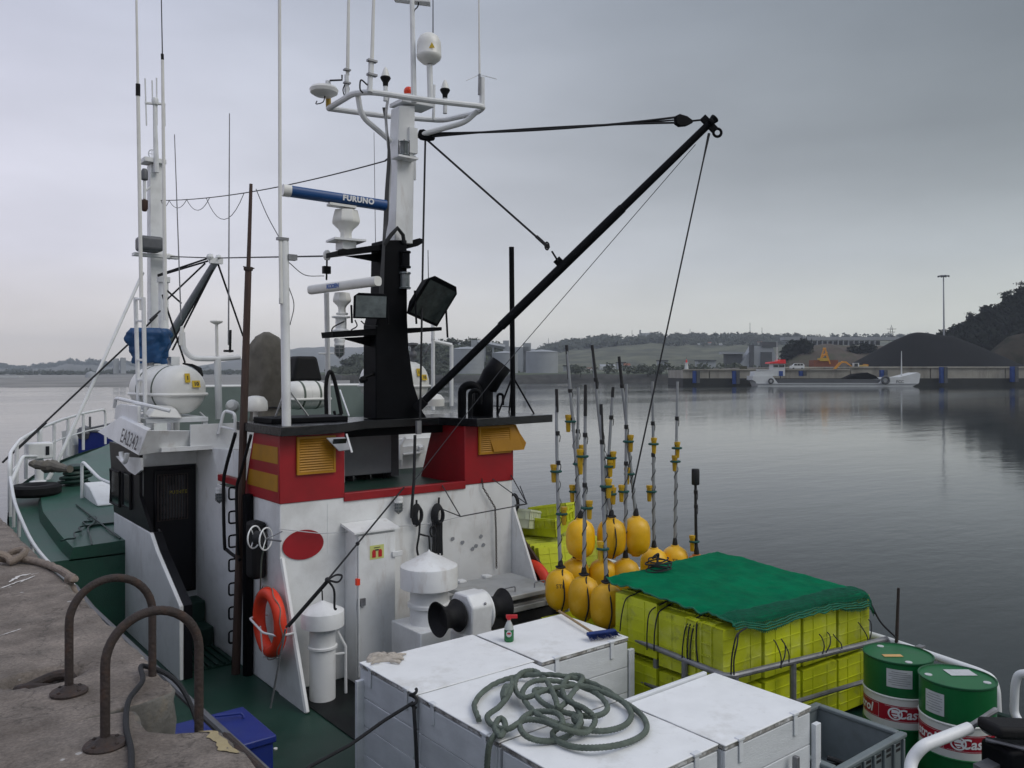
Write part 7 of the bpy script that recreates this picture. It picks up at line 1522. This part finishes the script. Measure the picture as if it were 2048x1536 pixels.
# rope coil and lashings on the crates
t = MB(); c = at(1318,1142,Z=-2.09); c = Vector((c.x, c.y, -2.10))
t.tube([c+Vector((.13*math.cos(a)*(1+.2*math.sin(a*.37)),.11*math.sin(a)*(1+.2*math.cos(a*.29)),.012+.004*a+.012*math.sin(a*1.7))) for a in [i*.35 for i in range(90)]], .008, 6)
t.tube(smoothpath([c+Vector((0,.02,.10)), c+Vector((.03,.05,.17)), c+Vector((-.03,.06,.14)), c+Vector((.02,.03,.18)), c+Vector((.05,.06,.12))], 6), .014, 6)
tag(t.build('small_rope_coil', 'rope_dark'), 'small dark rope coil lying on the green net near the buoys', 'rope')
def lash(pts, label, r_=.007):
    m = MB(); m.tube(smoothpath(pts, 5), r_, 6); tag(m.build('lashing_rope', 'rope_dark'), label, 'rope', 'lashings over the crates')
for k, (x0, y0, x1, y1, xt, yt) in enumerate(((1252,1198,1240,1262,1270,1188),(1300,1224,1294,1300,1325,1207),(1316,1228,1308,1302,1330,1215),(1374,1250,1364,1322,1400,1232),(1380,1250,1376,1330,1396,1238),(1388,1252,1380,1328,1404,1240),(1394,1248,1396,1326,1398,1240),(1472,1274,1462,1352,1480,1264),(1474,1290,1468,1350,1478,1266))):
    a = at(xt,yt,X=6.0); b = at(x0,y0,X=5.885); c = at(x1,y1,X=5.875)
    lash([a+Vector((.1,0,.02)), a, b, b.lerp(c,.5)+Vector((-.008,.01,0)), c], f'dark lashing rope down the chest side of the crate pile, {["first","second","third","fourth","fifth","sixth","seventh","eighth","ninth"][k]} from the buoys')
for k, (x0, y0, x1, y1) in enumerate(((1553,1288,1562,1337),(1570,1290,1560,1334),(1568,1286,1578,1325),(1644,1276,1645,1308),(1660,1272,1652,1305),(1672,1276,1684,1298),(1722,1252,1738,1292),(1742,1246,1734,1292))):
    Yf = 4.22; a = at(x0,y0,Y=Yf); b = at(x1,y1,Y=Yf-.06)
    lash([a+Vector((0,.03,.03)), a, a.lerp(b,.5)+Vector((.01,-.015,0)), b], f'dark net tie on the aft side of the crate pile, {["first","second","third","fourth","fifth","sixth","seventh","eighth"][k]} from the pipe corner', .006)
m = MB(); p0 = net_pt(.99,.05); p1 = at(1792,1275,X=8.12); m.tube(smoothpath([p0, p0.lerp(p1,.4)+Vector((0,0,-.05)), p1], 6), .010, 6); tag(m.build('net_line', 'rope_dark'), 'dark green line from the net corner to the side rail', 'rope')

# ---- dan buoys
def float_mesh(name, mat, t, c, r_=.170, h=.48, rib=True):
    prof = [(0,0),(.05,0),(.055,.015),(.085,.03)]
    for i in range(1, 12):
        s = i/12; prof.append((r_*(1-.40*abs(2*s-1)**3.2)*(1+.008*(i % 2)), .03+(h-.06)*s))
    prof += [(.085,h-.03),(.055,h-.015),(.05,h),(0,h)]
    m = MB(); m.lathe(prof, c, n=28); return m.build(name, mat, t)
def buoy(base, top_, label, lamps, mat='buoy_yellow', text=None, rope=True, tipl=.35, seed=0, r_=.170, h=.48, pole='pole_pvc', wrap=True):
    base = Vector(base); top_ = Vector(top_); t = thing('dan_buoy', label, 'buoy', base, 'dan buoys with poles')
    fl = float_mesh('float', mat, t, base, r_, h); rb_ = random.Random(seed)
    p0 = base+Vector((0,0,h-.02)); L_ = (top_-p0).length; d = (top_-p0).normalized()
    bow = Vector((rb_.uniform(-.012,.012), rb_.uniform(-.012,.012), 0))
    P = [p0+d*L_*s+bow*4*s*(1-s) for s in [i/10 for i in range(11)]]
    if tipl > 0:
        m = MB(); m.tube(P, [.021-.004*s/10 for s in range(11)], 10); m.build('pole', pole, t)
        q_ = top_-d*tipl; m = MB(); m.tube([q_, top_], [.020,.018], 10); m.build('tape_tip', 'tape_black', t)
    else:
        m = MB(); m.tube(P, [.020-.003*s/10 for s in range(11)], 10); m.build('pole', pole, t)
    m = MB(); m.lathe([(.03,0),(.035,.02),(.03,.06),(.022,.1)], base+Vector((0,0,h-.01)), n=10); m.build('collar', 'tape_black', t)
    for f_ in (.55+rb_.uniform(-.08,.08), .78+rb_.uniform(-.05,.05)):
        c = p0+d*L_*f_; m = MB(); m.lathe([(.022,-.025),(.026,-.02),(.026,.02),(.022,.025)], c, d, 10)
        m.tube(smoothpath([c+Vector((.02,0,0)), c+Vector((.05,.01,-.04)), c+Vector((.03,0,-.10))], 4), .005, 5); m.build('tape_wrap', 'tape_black', t)
    if wrap:
        s_ = d.orthogonal().normalized(); w_ = d.cross(s_); m = MB(); n = 60; lim = .52
        m.tube([p0+d*L_*lim*(i/n)+(s_*math.cos(i*.55)+w_*math.sin(i*.55))*(.023+.006*abs(fb((i*.2,seed,1)))) for i in range(n)], .0045, 5)
        c = p0+d*L_*lim; m.tube(smoothpath([c+s_*.025, c+s_*.045+d*.15, c+s_*.03+d*.4, c+d*.55+s_*.022], 5), .0045, 5); m.build('flag_cord', 'rope_dark', t)
    for px, py, side in lamps:
        k = (at(px, py, D=1)); f_ = None
        # height on the pole seen at that image row
        zc = (HOR-py)/FPX*depth(base); s = (zc-p0.z)/d.z; c = p0+d*s; off = Vector((CY,-SY,0))*(.052*side)
        m = MB(); m.lathe([(.0,-.115),(.022,-.11),(.026,-.09),(.030,.03),(.032,.035),(.032,.055),(.038,.056),(.038,.09),(.0,.095)], c+off, n=14); lp = m.build('strobe_lamp', 'lamp_yellow', t)
        m = MB(); m.tube([c+off*.5+Vector((.055*math.cos(a)*CY+.04*math.sin(a)*SY, -.055*math.cos(a)*SY+.04*math.sin(a)*CY, .012)) for a in [2*math.pi*i/16 for i in range(16)]], .014, 6, closed=True); m.build('band', 'lamp_band', lp)
    if rope:
        m = MB(); a = rb_.uniform(0, 6); pts = [base+Vector((.05,0,h)), base+Vector((SY*-.10+.02,-CY*.10,h-.03)), base+Vector((-SY*(r_+.01)+CY*.03,-CY*(r_+.01)-SY*.03,h*.62)), base+Vector((-SY*(r_+.008)+CY*.03,-CY*(r_+.008)-SY*.03,h*.35)), base+Vector((-SY*r_*.75,-CY*r_*.75,.02))]
        m.tube(smoothpath(pts, 6), .009, 6); m.tube([base+Vector((.05*math.cos(a),.05*math.sin(a),h+.015+.004*math.sin(3*a))) for a in [2*math.pi*i/14 for i in range(14)]], .010, 5, closed=True); m.build('lanyard', 'rope_dark', t)
    if text:
        def fn(x, y):
            a = x/(r_*.98); f = Vector((-base.x,-base.y,0)).normalized(); rt = Vector((-f.y,f.x,0)); zr = y+h*.66; s = zr/h; rad = r_*(1-.40*abs(2*s-1)**3.2)+.007
            return base+f*rad*math.cos(a)+rt*rad*math.sin(a)+Vector((0,0,zr))
        put_text(text, (0,0,0), (1,0,0), (0,0,1), .062, 'black_ink', 'hand_lettering', t, 0, fn=fn)
    return t
ZF = -2.67
F1, F2, F3 = at(1121,1222,Z=ZF), at(1168,1240,Z=ZF), at(1213,1258,Z=ZF)
def tipat(px, py, base, dd=0): return at(px, py, D=depth(base)+dd)
buoy(F1, tipat(1113,778,F1), 'yellow dan buoy marked STE, left of the three front floats', [(1100,945,-1),(1130,1030,1)], text='STE', tipl=.26, seed=1)
buoy(F2, tipat(1171,769,F2), 'yellow dan buoy in the middle of the three front floats', [(1160,915,-1),(1176,1018,1)], tipl=.34, seed=2)
buoy(F3, tipat(1202,808,F3), 'yellow dan buoy with a short black-tipped pole, right of the three front floats', [(1214,975,1),(1200,1100,-1)], tipl=.42, seed=3)
M1, M2, M3 = (at(x, 1118, D=9.75) for x in (1151,1206,1251))
for q_ in (M1, M2, M3): q_.z = ZF
buoy(M1, tipat(1157,775,M1), 'yellow dan buoy with a grey-topped pole behind the left front float', [(1168,905,1),(1150,985,-1)], tipl=0, seed=4, rope=False)
buoy(M2, tipat(1226,774,M2), 'yellow dan buoy with a dark leaning pole behind the right front floats', [(1216,918,1),(1218,985,1)], tipl=.12, seed=5, rope=False)
buoy(M3, tipat(1253,768,M3), 'yellow dan buoy low beside the net with an upright grey pole', [(1262,885,1),(1240,985,-1)], tipl=0, seed=6, rope=False)
ZU = -2.19
U1, U2, U3 = at(1161,1118,Z=ZU), at(1223,1116,Z=ZU), at(1272,1112,Z=ZU)
buoy(U1, tipat(1133,690,U1), 'tall-poled yellow dan buoy raised at left above the others', [(1134,845,-1),(1160,930,1)], tipl=.40, seed=7, rope=False)
buoy(U2, tipat(1184,690,U2), 'dark-yellow dan buoy raised in the middle with a long leaning pole', [(1212,935,1),(1208,990,1)], mat='buoy_yellow', tipl=.52, seed=8, rope=True)
buoy(U3, tipat(1238,713,U3), 'bright yellow dan buoy raised at right above the others', [(1256,950,-1)], tipl=.36, seed=9, rope=False)
R1_, R2_, R3_ = at(1308,1100,D=10.3), at(1350,1096,D=10.45), at(1393,1110,D=10.35)
for q_ in (R1_, R2_): q_.z = -2.215-.47+.02
R3_.z = -2.28-.36
buoy(R1_, tipat(1305,763,R1_), 'yellow dan buoy lettered in two rows behind the net, pole with green lamp band', [(1305,890,0.2),(1296,985,-1)], text='BAUTI', tipl=0, seed=10, rope=False)
buoy(R2_, tipat(1355,763,R2_), 'yellow dan buoy marked TE behind the net, rightmost tall pole', [(1355,898,.2),(1350,925,-.4)], text='TE', tipl=0, seed=11, rope=False)
b3 = buoy(R3_, tipat(1391,940,R3_), 'small orange float with a dark rod at the right end of the buoys', [(1386,1085,-1)], mat='buoy_orange', tipl=.16, seed=12, rope=False, r_=.12, h=.36, pole='tape_black', wrap=False)
m = MB(); c = tipat(1391,952,R3_); m.lathe([(.045,-.11),(.05,-.1),(.05,.07),(.045,.09),(0,.095)], c, n=12); m.build('black_lamp', 'tape_black', b3)
# ---- oil drums
def drum(c, label, letters, turn, papers):
    t = thing('oil_drum', label, 'drum', c, 'green oil drums by the side rail'); r_ = .29; H = .88
    f0 = math.atan2(-c.y, -c.x)   # azimuth of the side turned to the quay
    def seg(z0, z1, mat, name, swell=0):
        m = MB(); m.lathe([(r_,z0),(r_+swell,z0+(z1-z0)*.3),(r_+swell,z0+(z1-z0)*.7),(r_,z1)], c, n=48); return m.build(name, mat, t)
    seg(.004,.30,'drum_green','lower_band'); seg(.30,.36,'drum_white','white_band'); seg(.36,.50,'drum_red','red_band'); seg(.50,.555,'drum_white','white_band'); seg(.555,.575,'drum_white','rolling_hoop',.008); seg(.575,H-.01,'drum_green','upper_band'); seg(.285,.30,'drum_green','rolling_hoop',.008)
    m = MB(); m.lathe([(r_,H-.02),(r_+.008,H-.012),(r_+.008,H),(r_-.002,H+.002),(r_-.008,H-.016),(0,H-.016)], c, n=48); m.build('lid', 'drum_lid', t)
    for a_, rr_ in ((1.2,.22),(4.0,.22)): m = MB(); m.lathe([(.03,0),(.03,.012),(.0,.014)], c+Vector((rr_*math.cos(a_+turn),rr_*math.sin(a_+turn),H-.016)), n=12); m.build('bung', 'label_paper', t)
    def cyl(a0):
        def fn(x, y): a = f0+a0+x/(r_+.002); return c+Vector(((r_+.0025)*math.cos(a),(r_+.0025)*math.sin(a),.43+y))
        return fn
    for a0 in letters:
        put_text('Castrol', (0,0,0), (1,0,0), (0,0,1), .115, 'white_ink', 'lettering', t, .0028, .18, fn=cyl(a0+.62))
        fn = cyl(a0); m = MB(); R0 = .055
        outer = [fn(R0*1.1*math.cos(a), R0*math.sin(a)) for a in [2*math.pi*i/28 for i in range(28)]]; inner = [fn(R0*.86*math.cos(a), R0*.78*math.sin(a)) for a in [2*math.pi*i/28 for i in range(28)]]
        m.add(outer+inner, [(i,(i+1)%28,28+(i+1)%28,28+i) for i in range(28)])
        m.add([fn(-.028,.034), fn(.02,.034), fn(.03,.005), fn(-.03,.005)], [(0,1,2,3)]); m.add([fn(-.03,-.006), fn(.044,-.006), fn(.03,-.02), fn(-.02,-.02)], [(0,1,2,3)]); m.add([fn(-.02,-.026), fn(.02,-.026), fn(.0,-.038)], [(0,1,2)])
        m.build('emblem', 'white_ink', t, smooth=0)
        m = MB(); P = [fn(x, y) for x, y in ((-.085,-.062),(.42,-.062),(.42,.062),(-.085,.062))]
        m = MB(); 
        for (xa,ya,xb,yb) in ((-.085,-.062,.42,-.060),(-.085,.060,.42,.062),(.418,-.06,.42,.06)):
            nn_ = 12 if xb-xa > .1 else 1; vs = []
            for i in range(nn_+1): x = xa+(xb-xa)*i/nn_; vs += [fn(x,ya), fn(x,yb)]
            m.add(vs, [(2*i,2*i+2,2*i+3,2*i+1) for i in range(nn_)])
        m.build('emblem_frame', 'white_ink', t, smooth=0)
    for a0, w_, z0, z1 in papers:
        m = MB(); n = 8; vs = []
        for i in range(n+1): a = f0+a0+w_*(i/n-.5)/r_; vs += [c+Vector(((r_+.002)*math.cos(a),(r_+.002)*math.sin(a),z0)), c+Vector(((r_+.002)*math.cos(a),(r_+.002)*math.sin(a),z1))]
        m.add(vs, [(2*i,2*i+2,2*i+3,2*i+1) for i in range(n)]); pp = m.build('paper_label', 'label_paper', t)
        m = MB()
        for j in range(7):
            za = z1-.02-(z1-z0-.03)*j/7; vs = []; e_ = .42 if j % 3 else .3
            for i in range(n+1): a = f0+a0+w_*e_*2*(i/n-.5)/r_; vs += [c+Vector(((r_+.0045)*math.cos(a),(r_+.0045)*math.sin(a),za-.004)), c+Vector(((r_+.0045)*math.cos(a),(r_+.0045)*math.sin(a),za))]
            m.add(vs, [(2*i,2*i+2,2*i+3,2*i+1) for i in range(n)])
        m.build('print_lines', 'label_ink', pp)
    return t
D1 = Vector((7.43,3.66,DK)); D2 = Vector((7.25,3.07,DK))
d1 = drum(D1, 'green oil drum with an orange slip on its lid, next to the crates', (-.08,-2.0), 0, ((.04,.21,.66,.82),))
c = at(1785,1311,Z=-2.556); m = MB(); m.obox(c, (CY*.085,-SY*.085,0), (SY*.03,CY*.03,0), (0,0,.0015)); m.build('orange_slip', 'label_orange', d1)
d2 = drum(D2, 'green oil drum with a white slip on its lid, nearer the rail end', (.03,-1.78), 1.0, ((-.62,.17,.62,.80),))
c = at(1920,1345,Z=-2.556); m = MB(); m.obox(c, (CY*.11,-SY*.11,0), (SY*.07,CY*.07,0), (0,0,.0015)); m.build('paper_slip', 'label_paper', d2)
# ---- grey plastic bin
x0, x1, y0, y1, zt = 5.58, 6.55, 3.18, 3.94, -2.87
t = thing('plastic_bin', 'grey plastic bin with ribbed sides, open, in front of the oil drums', 'bin', ((x0+x1)/2,(y0+y1)/2,DK))
m = MB(); th = .03
m.box(x0,x1,y0,y0+th,DK+.08,zt-.02); m.box(x0,x1,y1-th,y1,DK+.08,zt-.02); m.box(x0,x0+th,y0+th,y1-th,DK+.08,zt-.02); m.box(x1-th,x1,y0+th,y1-th,DK+.08,zt-.02); m.box(x0+th,x1-th,y0+th,y1-th,DK+.08,DK+.12); m.build('tub', 'plastic_grey', t)
for a in ((x0-.02,x1+.02,y0-.02,y0+th+.012),(x0-.02,x1+.02,y1-th-.012,y1+.02),(x0-.02,x0+th+.012,y0+th+.013,y1-th-.013),(x1-th-.012,x1+.02,y0+th+.013,y1-th-.013)): m = MB(); m.box(*a, zt-.035, zt); m.build('rim', 'plastic_grey', t, bevel=.01)
for k in range(7): m = MB(); x = x0+.03+(x1-x0-.06)*k/6; m.box(x-.012,x+.012,y0-.022,y0-.001,DK+.1,zt-.036); m.build('rib', 'plastic_grey', t, bevel=.004)
for k in range(6):
    for z in (.06,.10): m = MB(); x = x0+.06+(x1-x0-.06)*k/6; m.box(x,x+.09,y0-.003,y0-.001,zt-z-.022,zt-z); m.build('slot', 'dark_gap', t, smooth=0)
for k in range(3): m = MB(); y = y0+.1+(y1-y0-.2)*k/2; m.box(x1+.001,x1+.02,y-.015,y+.015,DK+.1,zt-.036); m.build('rib', 'plastic_grey', t, bevel=.004)
for x in (x0+.08,(x0+x1)/2,x1-.08): m = MB(); m.box(x-.06,x+.06,y0+.04,y1-.04,DK,DK+.08); m.build('foot', 'plastic_grey', t)
m = MB(); c = Vector((5.95,3.6,DK+.14))
m.tube([c+Vector((.25*math.cos(a*1.03),.2*math.sin(a)*(1+.1*math.sin(a*.3)),.01*a+.02*math.sin(a*2.3))) for a in [i*.3 for i in range(64)]], .02, 7); tag(m.build('dark_hose', 'rope_dark'), 'dark hose coiled in the bottom of the grey bin', 'hose')
# ---- blue boat moored ahead
c = at(190,905,D=30); t = thing('blue_boat', 'blue-hulled boat moored beyond the bow rail', 'boat', Vector((c.x,c.y,WA)))
m = MB(); rows = []
L_ = 7.0; fwd = Vector((-.45,.9,0)).normalized(); sd2 = Vector((fwd.y,-fwd.x,0)); o_ = at(160,880,D=30); zt = at(160,862,D=30).z
for i in range(9):
    s = i/8; hbm = 1.3*(1-(1-s)**2.2)+.02; zz_ = zt-.25*s
    cpt = o_+sd2*1.2+fwd*0-(-sd2*0); cpt = at(157,880,D=30)+Vector((CY,-SY,0))*(s*L_*.8)+Vector((SY,CY,0))*(s*L_*.25)
    nrm_ = Vector((SY,CY,0)); rows.append([cpt-nrm_*hbm*.55+Vector((0,0,WA-cpt.z)), cpt-nrm_*hbm+Vector((0,0,zz_-cpt.z)), cpt+nrm_*hbm+Vector((0,0,zz_-cpt.z)), cpt+nrm_*hbm*.55+Vector((0,0,WA-cpt.z))])
for r_ in rows: m.v += [tuple(p) for p in r_]
for i in range(8):
    for j in range(3): m.f.append((i*4+j, i*4+j+1, (i+1)*4+j+1, (i+1)*4+j)); m.m.append(0)
m.build('hull', 'blue_box', t)
m = MB(); m.tube([Vector(r_[1])+Vector((0,0,.03)) for r_ in rows], .05, 6); m.build('rubbing_band', 'grey_box', t)
m = MB(); p = at(140,885,D=29.9); m.prism([p+Vector((CY,-SY,0))*x+Vector((0,0,z)) for x, z in ((-.25,-.7),(-.3,.4),(-.1,.45),(.1,-.1),(0,-.7))], Vector((SY,CY,0))*.8); m.build('bow_panel', 'far_white', t, smooth=0)
m = MB(); p = at(180,858,D=30); m.tube([p, p+Vector((0,0,.45))], .04, 6); m.ball(at(170,866,D=30), .28, 8); m.tube([at(158,862,D=30), at(225,848,D=30)], .05, 6); m.build('deck_gear', 'grey_box', t)
m = MB(); zf = fdz(12.4)+.09
m.tube(smoothpath([at(x, y, Z=zf+.02) for x, y in ((122,1082),(135,1078),(150,1076),(148,1066),(162,1062),(158,1055),(172,1050),(166,1044),(184,1042),(176,1036),(192,1034),(188,1046),(176,1056),(180,1072),(184,1090))], 5), .012, 6)
tag(m.build('rope_scrap', 'dark_green'), 'tangled scrap of dark green rope lying on the foredeck', 'rope')
# ================================================================ HAZE
hz = MB(); hz.box(-4800, 4800, -4800, 4800, WA-3, 175)
ho = hz.build('haze', bpy.data.materials.new('haze'), smooth=0)
hm = ho.data.materials[0]; hm.use_nodes = True; hn = hm.node_tree.nodes; hn.clear()
pv = hn.new('ShaderNodeVolumePrincipled'); pv.inputs['Color'].default_value = (0.80, 0.88, 1.0, 1); pv.inputs['Density'].default_value = 0.00017; pv.inputs['Anisotropy'].default_value = 0.0
ot = hn.new('ShaderNodeOutputMaterial'); hm.node_tree.links.new(pv.outputs[0], ot.inputs['Volume'])
tag(ho, 'thin grey-blue sea haze over the whole harbour', 'haze', kind='stuff')
